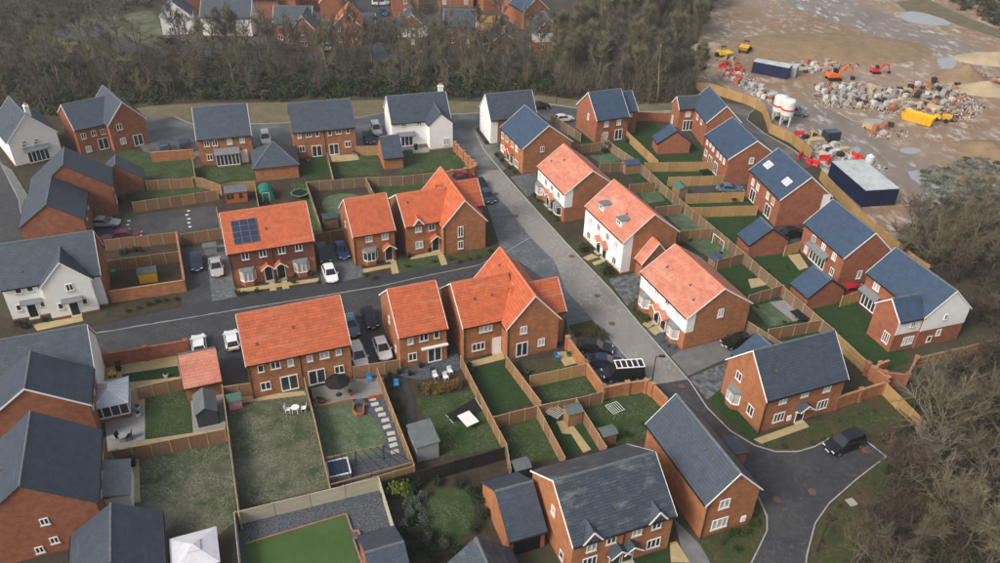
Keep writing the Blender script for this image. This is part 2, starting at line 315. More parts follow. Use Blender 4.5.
# ------------------------------------------------------------------ ground, roads, gardens
mat('soil_litter',(0.068,0.055,0.040),(0.042,0.036,0.027),scale=0.35,coord='World',bump=0.12,bscale=1.5,rough=0.95,spec=0.1,c3=(0.065,0.068,0.038),s3=0.06,t3=(0.45,0.65))
mat('asphalt',(0.050,0.051,0.056),(0.034,0.035,0.039),scale=0.5,coord='World',rough=0.62,spec=0.4,c3=(0.075,0.073,0.072),s3=0.12,t3=(0.5,0.7),frost=(0.10,0.098,0.097),bump=0.006,bscale=30)
mat('asphalt_wet',(0.055,0.057,0.062),(0.085,0.086,0.09),scale=0.35,coord='World',rough=0.42,spec=0.5,c3=(0.16,0.157,0.152),s3=0.16,t3=(0.46,0.64),bump=0.005,bscale=30)
mat('footway_tarmac',(0.032,0.034,0.040),(0.045,0.047,0.053),scale=0.8,coord='World',rough=0.55,spec=0.4)
mat('road_worn',(0.225,0.212,0.198),(0.165,0.156,0.148),scale=0.22,coord='World',rough=0.7,spec=0.35,c3=(0.27,0.255,0.24),s3=0.10,t3=(0.45,0.7),frost=(0.34,0.33,0.32),bump=0.006,bscale=25,stretch=(1,0.55,1))
mat('block_slate',(0.105,0.118,0.130),(0.070,0.080,0.092),scale=0.6,coord='World',rough=0.6,spec=0.45,c3=(0.165,0.175,0.18),s3=0.35,t3=(0.55,0.72),frost=(0.24,0.25,0.255),bump=0.01,bscale=12)
mat('block_mottled',(0.16,0.175,0.185),(0.055,0.062,0.072),scale=1.3,coord='World',rough=0.6,spec=0.4,lo=0.42,hi=0.58,bump=0.01,bscale=12)
mat('drive_grey',(0.16,0.165,0.17),(0.12,0.125,0.13),scale=0.8,coord='World',rough=0.65,spec=0.4,c3=(0.20,0.205,0.21),s3=0.3)
mat('paving_sand',(0.46,0.36,0.19),(0.36,0.28,0.155),scale=1.2,coord='World',rough=0.8,spec=0.2,bump=0.01,bscale=6)
mat('paving_grey',(0.30,0.295,0.29),(0.23,0.225,0.22),scale=1.0,coord='World',rough=0.75)
mat('deck_grey',(0.26,0.25,0.24),(0.20,0.195,0.19),scale=2.0,coord='World',rough=0.75,stretch=(0.3,3,1))
mat('lawn',(0.024,0.050,0.014),(0.036,0.066,0.019),scale=0.9,coord='World',bump=0.04,bscale=14,rough=0.95,spec=0.1,c3=(0.050,0.074,0.026),s3=0.25,t3=(0.5,0.72),frost=(0.13,0.145,0.095),fs=4.0,ft=(0.43,0.70))
mat('lawn_deep',(0.022,0.048,0.016),(0.032,0.062,0.022),scale=1.2,coord='World',bump=0.04,bscale=14,rough=0.95,spec=0.1,frost=(0.075,0.10,0.05),ft=(0.52,0.75))
mat('lawn_pale',(0.075,0.115,0.060),(0.050,0.090,0.035),scale=0.7,coord='World',bump=0.04,bscale=14,rough=0.95,spec=0.1,c3=(0.10,0.125,0.085),s3=0.3,t3=(0.5,0.7),frost=(0.20,0.22,0.17),fs=5.0,ft=(0.42,0.7))
mat('lawn_worn',(0.038,0.060,0.028),(0.062,0.077,0.043),scale=0.55,coord='World',bump=0.05,bscale=10,rough=0.95,spec=0.1,lo=0.4,hi=0.62,c3=(0.115,0.110,0.082),s3=0.13,t3=(0.46,0.64),frost=(0.23,0.22,0.165),fs=5.0,ft=(0.42,0.66))
mat('lawn_artificial',(0.050,0.095,0.030),(0.068,0.115,0.040),scale=0.35,coord='World',rough=0.9,spec=0.1,bump=0.01,bscale=30)
mat('rough_grass',(0.036,0.058,0.018),(0.062,0.066,0.028),scale=0.5,coord='World',bump=0.10,bscale=5,rough=0.95,spec=0.1,c3=(0.075,0.058,0.036),s3=0.18,t3=(0.45,0.62),frost=(0.11,0.105,0.066))
mat('verge_grass',(0.17,0.145,0.095),(0.115,0.105,0.062),scale=0.4,coord='World',bump=0.06,bscale=5,rough=0.95,spec=0.1)
mat('far_ground',(0.075,0.066,0.05),(0.05,0.047,0.038),scale=0.2,coord='World',rough=0.95,c3=(0.095,0.09,0.085),s3=0.08); mat('bare_soil',(0.042,0.034,0.025),(0.066,0.053,0.038),scale=1.0,coord='World',bump=0.05,bscale=7,rough=0.95,spec=0.1)
mat('gravel',(0.115,0.125,0.145),(0.040,0.045,0.058),scale=5.0,coord='World',bump=0.05,bscale=9,rough=0.85,spec=0.25,lo=0.38,hi=0.62)
mat('kerb',(0.36,0.355,0.34),(0.28,0.275,0.265),scale=1.5,coord='World',rough=0.8)
mat('mud',(0.27,0.172,0.105),(0.165,0.108,0.072),scale=0.10,coord='World',bump=0.25,bscale=0.5,rough=0.85,spec=0.25,c3=(0.27,0.205,0.155),s3=0.05,t3=(0.42,0.62),detail=9,frost=(0.46,0.42,0.385),fs=0.5,ft=(0.50,0.64),stretch=(1.0,0.6,1))
mat('mud_wet',(0.17,0.132,0.108),(0.23,0.19,0.16),scale=0.16,coord='World',bump=0.12,bscale=0.8,rough=0.5,spec=0.5,c3=(0.16,0.12,0.095),s3=0.5,t3=(0.48,0.62),detail=9,stretch=(1,0.4,1),frost=(0.50,0.48,0.46),fs=0.5,ft=(0.52,0.62))
mat('water_puddle',(0.30,0.30,0.30),rough=0.04,spec=0.9)
GI=[0]
def ground(name,pts,m,layer=1,h=0.0,smooth=0):
    GI[0]+=1; z=0.012*layer+0.0006*(GI[0]%18)+h; n=len(pts)
    if smooth:
        for _ in range(smooth):
            q=[]
            for i in range(len(pts)):
                a=pts[i]; b=pts[(i+1)%len(pts)]; q+=[(a[0]*.75+b[0]*.25,a[1]*.75+b[1]*.25),(a[0]*.25+b[0]*.75,a[1]*.25+b[1]*.75)]
            pts=q
        n=len(pts)
    vs=[(x,y,z) for x,y in pts]; fs=[tuple(range(n))]
    if h: vs+=[(x,y,-0.05) for x,y in pts]; fs+=[(i,(i+1)%n,n+(i+1)%n,n+i) for i in range(n)]
    o=link(name,MB().add(vs,fs).mesh(name,m)); o['kind']='structure'; return o
def kerb(pts,w=0.16,h=0.115,m='kerb',name='kerb'):
    """a run of separate kerb stones"""
    root=bpy.data.objects.new(name,None); C.objects.link(root); root['kind']='structure'; root.matrix_basis=T(pts[0][0],pts[0][1]); inv=root.matrix_basis.inverted()
    me=cached(('kerbstone',m),lambda:MB().add([(-0.5,-w/2,0),(0.5,-w/2,0),(0.5,w/2,0),(-0.5,w/2,0),(-0.5,-w/2+0.02,h),(0.5,-w/2+0.02,h),(0.5,w/2-0.02,h),(-0.5,w/2-0.02,h)],[(0,3,2,1),(4,5,6,7),(0,1,5,4),(1,2,6,5),(2,3,7,6),(3,0,4,7)]).mesh('kerb_stone',m))
    for a,c in zip(pts[:-1],pts[1:]):
        d=Vector((c[0]-a[0],c[1]-a[1])); n=max(1,round(d.length/(0.92 if a[1]<115 else 1.84))); g=d.length/n; an=math.degrees(math.atan2(d.y,d.x))
        for i in range(n):
            q=Vector(a)+d*((i+0.5)/n); link('kerb_stone',me,root,inv@T(q.x,q.y,random.uniform(-0.006,0.006),an)@Matrix.Diagonal((g-0.02,1,1,1)))
    return root
# one sheet to the horizon, gently uneven away from the built plots
o=link('ground',MB().add([(-900,-150,0),(900,-150,0),(900,1400,0),(-900,1400,0)],[(0,1,2,3)]).mesh('ground','soil_litter')); o['kind']='structure'
# top road and verge
ground('verge',[(-82.56,138.45),(-78.20,145.59),(-70.31,150.30),(-61.12,152.57),(-41.48,154.51),(-21.57,157.61),(-5.07,157.10),(6.76,161.95),(15.65,159.71),(40.65,159.79),(39.06,151.56),(18.69,147.13),(-20.02,144.54),(-56.76,139.21)],'verge_grass',1)
ground('road',[(-73.21,141.95),(-68.58,145.74),(-63.50,145.08),(-59.16,141.92),(-47.99,142.67),(-41.54,143.59),(-29.22,146.66),(-23.82,149.85),(-10.76,149.97),(-4.86,151.16),(1.10,154.24),(6.65,157.66),(14.53,155.18),(26.78,153.88),(38.24,155.75),(37.44,151.45),(26.77,149.19),(16.73,147.00),(10.50,138.95),(-0.15,125.16),(-4.95,124.49),(-11.44,133.11),(-22.06,131.59),(-44.26,127.71),(-61.35,126.66)],'asphalt_wet',2)
kerb([(-63.50,145.08),(-59.16,141.92),(-47.99,142.67),(-41.54,143.59),(-29.22,146.66),(-23.82,149.85),(-10.76,149.97),(-4.86,151.16),(1.10,154.24),(6.65,157.66),(14.53,155.18),(26.78,153.88),(38.24,155.75)])
ground('footpath',[(14.53,155.18),(26.78,153.88),(38.24,155.75),(49.05,143.77),(53.47,132.86),(51.39,131.90),(45.27,144.00),(37.13,151.95),(26.37,150.70),(15.13,152.01)],'road_worn',3)
# main road: worn pale surface, wet dark top, dark turning head at the bottom
ground('road',[(-4.98,125.27),(-3.80,121.13),(-1.95,114.44),(0.81,111.23),(4.30,103.04),(7.74,96.23),(8.54,89.68),(12.02,82.56),(14.01,78.29),(16.04,73.75),(18.38,70.26),(22.13,71.28),(20.65,75.06),(17.92,81.75),(15.02,89.50),(9.59,101.57),(5.39,111.48),(-0.33,125.55)],'road_worn',2)
ground('road',[(18.39,70.34),(22.15,71.37),(22.30,70.94),(23.40,66.59),(25.16,63.05),(27.31,60.90),(29.21,60.11),(31.64,60.20),(33.66,60.99),(35.55,62.23),(39.17,62.51),(40.70,59.81),(36.40,56.51),(32.62,53.31),(30.48,50.82),(28.63,47.26),(27.16,43.57),(21.44,43.40),(24.12,47.44),(25.67,49.85),(26.10,51.51),(25.93,54.21),(24.92,57.45),(22.09,63.85),(19.29,68.08)],'asphalt',3)
kerb([(-5.70,142.58),(-3.52,133.61),(-0.33,125.35),(5.39,111.48),(9.59,101.57),(15.02,89.50),(17.92,81.75),(20.65,75.06),(22.30,70.94),(23.40,66.59),(25.16,63.05),(27.31,60.90),(29.21,60.11),(31.64,60.20),(33.66,60.99),(35.55,62.23)])
kerb([(39.17,62.51),(40.70,59.81),(36.40,56.51),(32.62,53.31),(30.48,50.82),(28.63,47.26),(27.16,43.57)]); kerb([(21.44,43.40),(24.12,47.44),(25.67,49.85),(26.10,51.51),(25.87,53.96)])
kerb([(12.02,82.56),(14.01,78.29),(16.04,73.75),(18.40,70.43)]); kerb([(-3.15,94.77),(-0.10,97.45),(4.30,102.74)])
ground('parking_court',[(-3.80,121.13),(0.80,112.22),(4.30,103.04),(7.74,96.23),(8.92,89.22),(12.02,82.56),(16.04,73.75),(18.17,70.42),(16.91,69.68),(12.25,68.81),(8.77,77.27),(8.58,82.84),(5.35,86.71),(0.64,95.88),(-2.39,112.72)],'block_slate',2)
ground('planting_bed',[(8.74,81.14),(11.89,82.55),(13.33,78.86),(9.79,77.91)],'rough_grass',4)
# cross road
ground('road',[(-55.17,70.66),(-52.45,74.69),(-48.87,77.20),(-33.57,82.70),(-16.10,88.77),(-10.71,91.47),(-3.15,94.64),(0.63,96.95),(2.76,95.98),(6.17,91.53),(6.94,86.78),(-3.99,88.62),(-15.49,84.40),(-31.82,77.94),(-37.04,75.14),(-45.78,70.33)],'asphalt',3)
ground('footway',[(-53.08,76.03),(-49.35,78.61),(-40.91,82.81),(-31.66,86.63),(-16.44,91.20),(-1.94,96.82),(0.61,98.58),(-0.09,97.18),(-3.15,94.77),(-10.71,91.47),(-16.11,88.89),(-33.48,82.71),(-48.87,77.20),(-52.45,74.69)],'footway_tarmac',1,0.10)
kerb([(-52.45,74.69),(-48.87,77.20),(-33.48,82.71),(-16.11,88.85),(-10.71,91.47),(-3.15,94.72)])
ground('driveway',[(-45.96,97.35),(-42.52,97.80),(-37.14,83.87),(-40.65,82.82)],'asphalt',4); ground('driveway',[(-42.47,97.80),(-39.50,98.79),(-34.27,85.13),(-37.10,83.87)],'block_slate',4)
ground('driveway',[(-27.12,100.55),(-22.87,102.22),(-18.34,91.11),(-23.87,88.65)],'block_slate',4)
ground('driveway',[(-37.43,76.30),(-31.94,78.34),(-27.53,68.44),(-30.81,67.30),(-34.02,68.19)],'footway_tarmac',4); ground('driveway',[(-20.02,82.87),(-14.08,85.59),(-11.11,73.38),(-16.86,70.96)],'asphalt',4)
ground('yard',[(-60.69,103.22),(-54.02,107.29),(-44.68,110.39),(-41.66,103.02),(-47.99,101.51),(-57.76,98.14)],'asphalt',2); ground('road',[(-100.92,131.79),(-86.59,125.11),(-75.56,110.34),(-68.86,98.99),(-70.79,95.56),(-79.87,91.94)],'asphalt',2); ground('footway',[(-85.56,123.17),(-82.21,120.66),(-72.62,108.85),(-67.57,99.91),(-68.86,98.99),(-75.56,110.34)],'drive_grey',1,0.1); kerb([(-86.93,125.09),(-75.71,110.33),(-69.00,98.98)])
ground('forecourt',[(-62.54,80.12),(-57.14,74.49),(-52.45,74.69),(-48.74,78.63),(-40.91,82.81),(-42.40,86.37),(-50.19,84.18),(-49.39,79.85),(-53.82,77.59)],'bare_soil',1)
ground('front_path',[(-57.66,78.48),(-52.44,80.53),(-51.82,79.51),(-56.45,77.26)],'paving_sand',3)
# front gardens north of the cross road
ground('planting_bed',[(-35.16,87.52),(-24.71,90.52),(-24.00,88.87),(-34.25,85.41)],'bare_soil',3); ground('front_path',[(-35.02,87.36),(-24.71,90.52),(-24.41,89.69),(-34.67,86.45)],'paving_sand',4)
for s in ([(-31.11,89.09),(-30.38,89.29),(-29.34,86.59),(-30.18,86.29)],[(-29.57,89.55),(-28.88,89.81),(-27.78,87.21),(-28.65,86.89)]): ground('front_path',s,'paving_sand',5)
ground('planting_bed',[(-19.94,93.96),(-14.63,95.43),(-13.88,91.89),(-18.75,90.51)],'bare_soil',3); ground('front_path',[(-19.59,92.79),(-15.32,94.49),(-15.53,95.39),(-14.80,95.55),(-13.89,92.01),(-14.81,91.73),(-15.30,93.59),(-19.13,91.93)],'paving_sand',4)
ground('lawn',[(-14.63,95.43),(-8.64,98.23),(-7.85,94.25),(-13.91,92.18)],'lawn',3); ground('front_path',[(-12.96,96.63),(-8.99,98.53),(-8.28,97.93),(-7.30,94.28),(-8.15,93.94),(-9.06,97.26),(-12.71,95.84)],'paving_sand',4); ground('planting_bed',[(-7.91,97.32),(-1.68,99.86),(-0.80,97.98),(-7.06,94.59)],'rough_grass',3)
# gardens of the top row
ground('lawn',[(-52.39,123.21),(-43.26,125.34),(-41.32,120.06),(-46.40,117.55),(-51.76,119.82)],'lawn',3); ground('lawn',[(-68.13,126.24),(-66.73,129.65),(-54.20,127.10),(-51.76,119.82),(-59.01,118.28)],'lawn',3)
ground('lawn',[(-35.62,127.42),(-31.03,128.93),(-28.75,121.55),(-32.84,119.44)],'lawn_deep',3); ground('lawn',[(-30.10,127.76),(-22.42,130.30),(-20.61,122.41),(-28.18,121.20)],'lawn',3)
ground('patio',[(-30.56,129.51),(-25.82,130.52),(-25.24,128.08),(-29.66,126.77)],'paving_sand',4); ground('lawn',[(-17.90,132.70),(-8.26,134.18),(-6.56,129.19),(-6.78,126.75),(-10.13,124.96),(-17.46,122.97)],'lawn',3); ground('patio',[(-16.50,133.56),(-13.45,133.94),(-13.27,131.92),(-16.07,131.30)],'paving_grey',4)
ground('lawn',[(-58.38,111.29),(-58.73,117.57),(-50.10,118.80),(-46.24,116.48),(-46.34,115.77),(-48.60,114.23)],'lawn',3)
ground('garden',[(-46.35,116.84),(-32.60,119.08),(-27.07,104.69),(-27.77,102.26),(-41.93,103.90),(-45.14,110.36)],'bare_soil',3); ground('lawn',[(-35.05,118.21),(-32.52,118.72),(-27.10,104.08),(-28.19,102.83)],'lawn',4)
ground('garden',[(-32.27,119.10),(-22.96,121.13),(-20.74,115.11),(-24.51,109.85),(-23.52,104.27),(-26.83,103.50)],'bare_soil',3); ground('lawn',[(-29.00,113.45),(-26.06,115.61),(-22.96,114.98),(-21.79,112.28),(-22.88,109.94),(-25.11,108.33),(-27.73,108.92)],'lawn_pale',4,smooth=2); ground('lawn',[(-22.79,121.14),(-11.74,123.70),(-10.24,117.47),(-19.30,111.79)],'lawn',3)
ground('garden',[(-55.06,93.15),(-45.86,96.26),(-42.43,88.74),(-51.30,86.19)],'bare_soil',3); ground('garden',[(-57.34,98.16),(-47.89,101.22),(-46.05,96.80),(-55.14,93.67)],'bare_soil',3); ground('planting_bed',[(-49.54,82.17),(-41.25,85.23),(-40.54,83.16),(-47.90,80.24)],'bare_soil',4)
# right-hand gardens
ground('lawn',[(7.88,144.44),(11.01,149.65),(18.21,141.77),(19.99,135.08),(23.86,126.99),(28.53,113.75),(34.94,97.02),(40.97,81.49),(41.54,78.25),(37.28,78.47),(33.97,79.94),(32.36,87.94),(27.52,107.87),(20.44,127.58),(13.31,139.13)],'lawn_deep',1)
ground('lawn',[(16.73,147.00),(26.97,150.74),(36.24,136.98),(38.32,127.85),(40.55,120.36),(42.59,101.24),(47.01,88.61),(48.77,80.99),(49.99,75.70),(45.34,73.65),(41.58,82.99),(35.40,98.94),(28.89,115.81),(24.07,128.60),(19.94,136.39)],'lawn_deep',2)
for s in ([(25.69,111.04),(31.61,113.35),(32.26,107.10),(27.42,105.92)],[(26.94,103.21),(33.99,104.46),(33.72,99.27),(30.71,97.48)],[(33.18,86.41),(36.28,87.59),(37.85,83.28),(34.36,81.84)],[(22.23,121.32),(25.72,122.65),(26.41,115.62),(23.06,114.40)]): ground('lawn',s,'lawn_pale',4)
ground('lawn',[(15.13,132.33),(21.02,133.60),(20.86,130.45),(17.16,129.34)],'lawn_pale',4)
ground('driveway',[(30.44,120.88),(41.18,122.99),(40.72,120.37),(30.26,117.98)],'asphalt',4); ground('driveway',[(42.38,111.53),(46.23,108.55),(44.08,101.32),(42.31,102.37)],'asphalt',4)
ground('patio',[(34.37,92.95),(37.55,93.86),(37.25,91.96),(34.24,90.71)],'paving_sand',5); ground('patio',[(35.88,87.57),(39.34,88.43),(40.52,84.38),(37.85,83.28)],'paving_grey',5); ground('patio',[(41.73,99.67),(43.64,100.18),(43.84,96.51),(42.29,95.64)],'paving_sand',5)
ground('driveway',[(14.88,92.19),(19.70,94.19),(19.58,89.24),(16.76,85.86)],'block_mottled',2); ground('driveway',[(20.74,75.63),(22.20,77.05),(32.05,81.31),(34.43,79.35),(27.73,75.54),(22.26,72.00)],'drive_grey',2); ground('driveway',[(22.31,71.64),(27.44,74.77),(25.81,70.03),(23.66,67.91)],'block_mottled',2); ground('driveway',[(1.23,122.93),(5.70,125.12),(6.19,117.69),(4.03,115.81)],'block_slate',2)
ground('planting_bed',[(18.29,80.71),(19.55,82.46),(22.29,76.86),(20.84,75.45)],'gravel',3)
for s in ([(18.19,81.89),(19.34,83.14),(19.91,82.13),(18.85,81.07)],[(18.82,80.90),(20.17,81.80),(21.19,81.17),(19.54,79.61)],[(11.75,97.54),(13.18,98.70),(14.14,97.81),(12.45,96.72)],[(12.99,96.32),(14.60,97.32),(14.91,96.63),(13.30,95.49)]): ground('front_path',s,'paving_sand',4)
ground('front_strip',[(4.63,116.92),(5.73,116.98),(9.41,107.89),(8.96,107.04)],'rough_grass',3); ground('front_strip',[(10.44,101.18),(12.50,102.43),(16.79,93.05),(14.30,92.13)],'rough_grass',3); ground('front_strip',[(-1.81,132.18),(-0.68,133.17),(3.00,123.84),(1.65,123.35)],'rough_grass',3); ground('front_strip',[(-5.50,143.05),(-4.52,144.15),(-2.40,136.04),(-3.47,136.26)],'bare_soil',3); ground('front_strip',[(17.16,85.51),(18.32,85.57),(19.70,82.81),(18.25,81.89)],'rough_grass',3)
ground('lawn',[(23.71,67.58),(25.66,69.85),(28.30,62.71),(27.14,61.48)],'lawn_deep',4); ground('verge',[(28.01,62.40),(38.28,66.83),(45.46,71.50),(47.34,68.49),(41.13,60.11),(39.23,62.66),(35.60,62.38),(33.71,61.14),(31.68,60.34),(29.24,60.25),(27.46,61.06)],'rough_grass',4); ground('front_path',[(27.34,61.81),(33.68,64.81),(33.97,63.94),(28.02,61.17)],'paving_sand',5)
ground('verge',[(40.75,59.67),(48.07,62.54),(40.60,42.98),(26.95,42.58),(28.82,47.26),(30.67,50.83),(32.78,53.19),(36.55,56.38)],'rough_grass',2); ground('front_strip',[(25.67,53.57),(25.88,51.38),(25.48,49.84),(23.94,47.44),(21.98,44.94),(18.40,44.83),(18.84,48.05)],'rough_grass',2)
ground('driveway',[(17.12,50.98),(19.03,48.06),(20.15,43.86),(17.33,43.78)],'drive_grey',3); ground('front_path',[(16.25,48.18),(16.90,48.35),(17.74,46.07),(16.02,46.01)],'paving_sand',4); ground('lawn',[(12.88,46.29),(16.03,47.57),(15.85,44.95),(12.63,44.30)],'lawn_deep',4)
# gardens in the middle
ground('garden',[(-5.19,75.32),(8.77,77.27),(12.02,68.81),(19.24,67.74),(16.31,61.38),(11.50,59.76),(3.53,56.71),(1.29,59.39),(-11.14,54.62),(-14.12,71.25),(-6.99,75.25)],'bare_soil',1)
for s,m in (([(-2.94,72.31),(0.95,74.19),(4.34,66.84),(-0.37,64.52)],'lawn_deep'),([(2.54,73.75),(7.67,75.22),(8.49,72.77),(3.76,71.38)],'rough_grass'),([(4.50,69.86),(10.32,71.98),(11.58,68.68),(5.17,66.83)],'lawn'),([(0.34,62.37),(4.57,64.29),(7.12,58.67),(3.53,57.37),(1.50,57.37)],'lawn'),([(4.84,65.57),(8.74,66.79),(11.52,60.15),(7.12,58.67)],'lawn_deep'),([(9.20,67.03),(12.00,68.25),(16.32,70.24),(18.68,67.62),(16.63,61.70),(11.68,60.35)],'lawn'),([(-9.09,66.76),(-2.48,68.58),(0.79,59.76),(-5.47,58.04)],'lawn')): ground('lawn',s,m,3)
for s,m in (([(-3.31,73.52),(0.62,75.33),(0.79,74.18),(-2.95,72.55)],'paving_sand'),([(7.05,75.70),(8.52,76.02),(9.50,73.79),(7.88,73.14)],'paving_sand'),([(6.52,63.74),(7.84,64.12),(9.95,59.71),(9.08,59.19),(8.00,61.86),(7.01,61.94)],'paving_sand'),([(-12.98,71.42),(-4.82,75.11),(-4.18,72.02),(-8.81,69.94),(-11.02,70.55)],'gravel')): ground('patio',s,m,4)
ground('garden_path',[(-11.32,70.35),(-10.50,70.38),(-9.21,66.51),(-8.85,63.03),(-9.59,62.84),(-9.86,66.30)],'footway_tarmac',4)
ground('garden',[(-14.20,56.12),(2.52,57.57),(2.43,43.33),(-11.99,42.89)],'bare_soil',1); ground('lawn',[(-6.26,53.48),(-4.42,54.15),(-2.52,53.81),(-1.81,51.65),(-2.15,49.00),(-3.36,47.00),(-5.20,48.18),(-6.62,50.72)],'lawn',2,smooth=2)
ground('lawn',[(-29.61,65.53),(-21.58,68.17),(-16.10,53.68),(-24.62,50.68)],'lawn_worn',2); ground('patio',[(-28.52,66.34),(-21.71,67.62),(-21.27,66.97),(-28.11,65.40)],'paving_sand',3); ground('patio',[(-21.00,68.07),(-16.70,69.85),(-13.10,70.28),(-12.31,67.21),(-16.00,66.43),(-20.01,65.11)],'deck_grey',3); ground('garden',[(-20.54,65.40),(-12.50,67.85),(-8.23,57.11),(-16.12,53.80)],'gravel',2); ground('lawn',[(-19.73,64.95),(-15.94,66.07),(-14.66,64.18),(-12.85,63.22),(-11.51,60.30),(-12.08,57.78),(-17.57,57.13)],'lawn_pale',3)
ground('garden',[(-24.33,50.33),(-11.61,55.12),(-9.14,48.85),(-6.96,41.58),(-22.18,41.13)],'gravel',2); ground('lawn',[(-22.49,46.76),(-14.09,50.50),(-12.00,45.22),(-11.24,42.88),(-20.64,41.46)],'lawn_artificial',4)
ground('lawn',[(-42.96,69.63),(-37.17,71.40),(-36.27,69.48),(-42.16,68.21)],'lawn_deep',3); ground('garden',[(-45.63,71.05),(-37.37,74.36),(-33.41,67.03),(-28.54,61.22),(-38.30,57.69),(-41.87,62.23)],'paving_sand',1); ground('lawn',[(-39.12,66.47),(-34.52,67.66),(-31.84,60.65),(-36.43,59.46)],'lawn',3); ground('patio',[(-42.19,62.99),(-38.44,64.71),(-36.38,59.32),(-39.51,57.65)],'paving_grey',3); ground('patio',[(-34.13,66.50),(-30.86,67.46),(-28.63,61.52),(-31.74,60.66)],'paving_grey',3)
ground('lawn',[(-38.94,57.26),(-28.03,60.21),(-23.91,49.52),(-27.83,43.93),(-33.25,43.25)],'lawn_worn',2); ground('patio',[(-37.97,57.29),(-36.31,57.55),(-33.71,51.25),(-35.14,51.02)],'paving_sand',4)
# building site
ground('building_site',[(42.45,172.52),(43.67,187.64),(52.70,222.03),(71.29,283.29),(203.38,314.26),(88.40,106.47),(61.49,97.25),(59.32,105.57),(57.49,113.99),(56.37,125.78),(55.64,144.68),(52.66,149.41),(54.23,160.75),(48.53,167.98)],'mud',1)
ground('site_track',[(49.56,166.84),(53.60,174.65),(62.81,164.24),(69.75,153.65),(73.74,138.44),(79.28,126.34),(79.92,113.88),(71.80,110.21),(67.95,121.92),(65.85,127.50),(58.47,121.38),(56.94,126.98),(56.08,144.23),(54.03,151.54)],'mud_wet',2,smooth=2); ground('site_track',[(74.39,242.79),(104.37,252.69),(109.41,227.28),(122.36,197.81),(114.69,182.64),(100.04,203.94),(89.31,225.42)],'mud_wet',2,smooth=2)
for s in ([(111.04,233.48),(117.30,238.26),(122.41,231.48),(123.08,223.69),(115.50,222.05),(110.44,226.39)],[(103.92,192.50),(107.49,195.05),(110.94,194.57),(104.45,184.60),(102.34,185.14)],[(97.12,213.09),(97.64,209.63),(98.58,196.63),(96.54,193.40),(95.77,199.54)],[(60.01,194.22),(64.98,200.16),(64.85,197.75),(60.86,192.76)],[(70.82,128.99),(72.97,129.92),(73.81,123.74),(74.56,119.76),(72.69,119.30),(71.18,123.59)],[(72.78,138.38),(76.22,139.95),(78.52,138.74),(74.91,135.89)],[(63.28,137.79),(66.40,139.78),(66.17,137.09),(63.44,135.61)],[(71.43,152.72),(75.96,154.07),(75.98,151.48),(71.92,149.68)]): ground('puddle',s,'water_puddle',4,smooth=2)
# far neighbourhood
for s in ([(-112.32,198.83),(-102.24,204.97),(-98.85,195.83),(-80.76,184.07),(-78.94,179.15),(-87.42,182.05),(-96.94,188.01),(-110.03,194.02)],[(-83.29,184.60),(-58.10,186.71),(-31.98,185.88),(-1.38,186.18),(-1.33,182.57),(-31.24,180.88),(-56.77,181.67),(-81.16,178.97)],[(-45.68,242.01),(-39.89,242.61),(-23.72,183.63),(-30.40,183.09)]): ground('road',s,'asphalt',2)
ground('grass',[(-113.09,203.09),(-95.85,217.77),(-80.25,192.58),(-81.02,184.79),(-99.19,196.63)],'lawn_worn',1); ground('grass',[(-113.92,194.50),(-96.62,187.26),(-87.13,181.35),(-78.44,177.78),(-99.68,174.69)],'verge_grass',1); ground('grass',[(-88.62,208.94),(28.08,252.02),(22.16,185.90),(-1.40,186.91),(-58.29,187.44),(-79.27,186.44)],'far_ground',1)
ground('road',[(16.91,206.37),(20.01,203.90),(18.65,180.52),(15.99,179.20)],'asphalt',2)

mat('iron_rust',(0.17,0.085,0.06),(0.12,0.07,0.055),scale=6,rough=0.8); mat('iron_grey',(0.10,0.10,0.10),rough=0.7); mat('tar_patch',(0.028,0.029,0.031),(0.04,0.041,0.043),scale=1.0,coord='World',rough=0.55)
for q in [(27.63,53.61),(31.40,54.73),(21.19,70.12),(38.82,60.66)]+[(14.36,81.82),(13.03,87.99)]+[(1.67,109.39),(-0.98,116.62)]+[(10.24,97.83),(2.22,109.19)]:
    o=link('manhole_cover',cached('manhole',lambda:MB().lathe([(0.42,0),(0.42,0.012)],16).lathe([(0.34,0.012),(0.34,0.02)],16).mesh('manhole_cover','iron_rust')),None,T(q[0],q[1],0.052)); o['kind']='structure'
o=link('manhole_cover',MB().box(-0.45,0.45,-0.45,0.45,0,0.02).box(-0.36,0.36,-0.36,0.36,0.02,0.03).mesh('manhole_cover','kerb'),None,T(*[(34.89,53.55)][0],0.05,20)); o['kind']='structure'
ground('road',[(45.73,160.15),(52.52,158.94),(49.54,154.38),(48.35,151.16),(50.15,144.32),(52.85,138.92),(55.56,130.91),(52.22,128.68),(48.53,135.99),(45.68,149.95),(44.04,156.15)],'asphalt_wet',4); kerb([(52.52,158.94),(49.54,154.38),(48.35,151.16),(50.15,144.32),(52.85,138.92),(55.28,131.72)])
for i,q in enumerate([(-48.42,108.23),(-48.22,106.97),(-47.51,105.75),(-47.10,104.54),(-46.55,103.36),(-56.20,104.67),(-55.87,103.47),(-55.32,102.30)]):
    o=link('bay_marking',cached('baymark',lambda:MB().box(-0.22,0.22,-0.16,0.16,0,0.006).mesh('bay_marking','paint_white')),None,T(q[0],q[1],0.05,20)); o['kind']='structure'
# ------------------------------------------------------------------ houses
WF=0.35
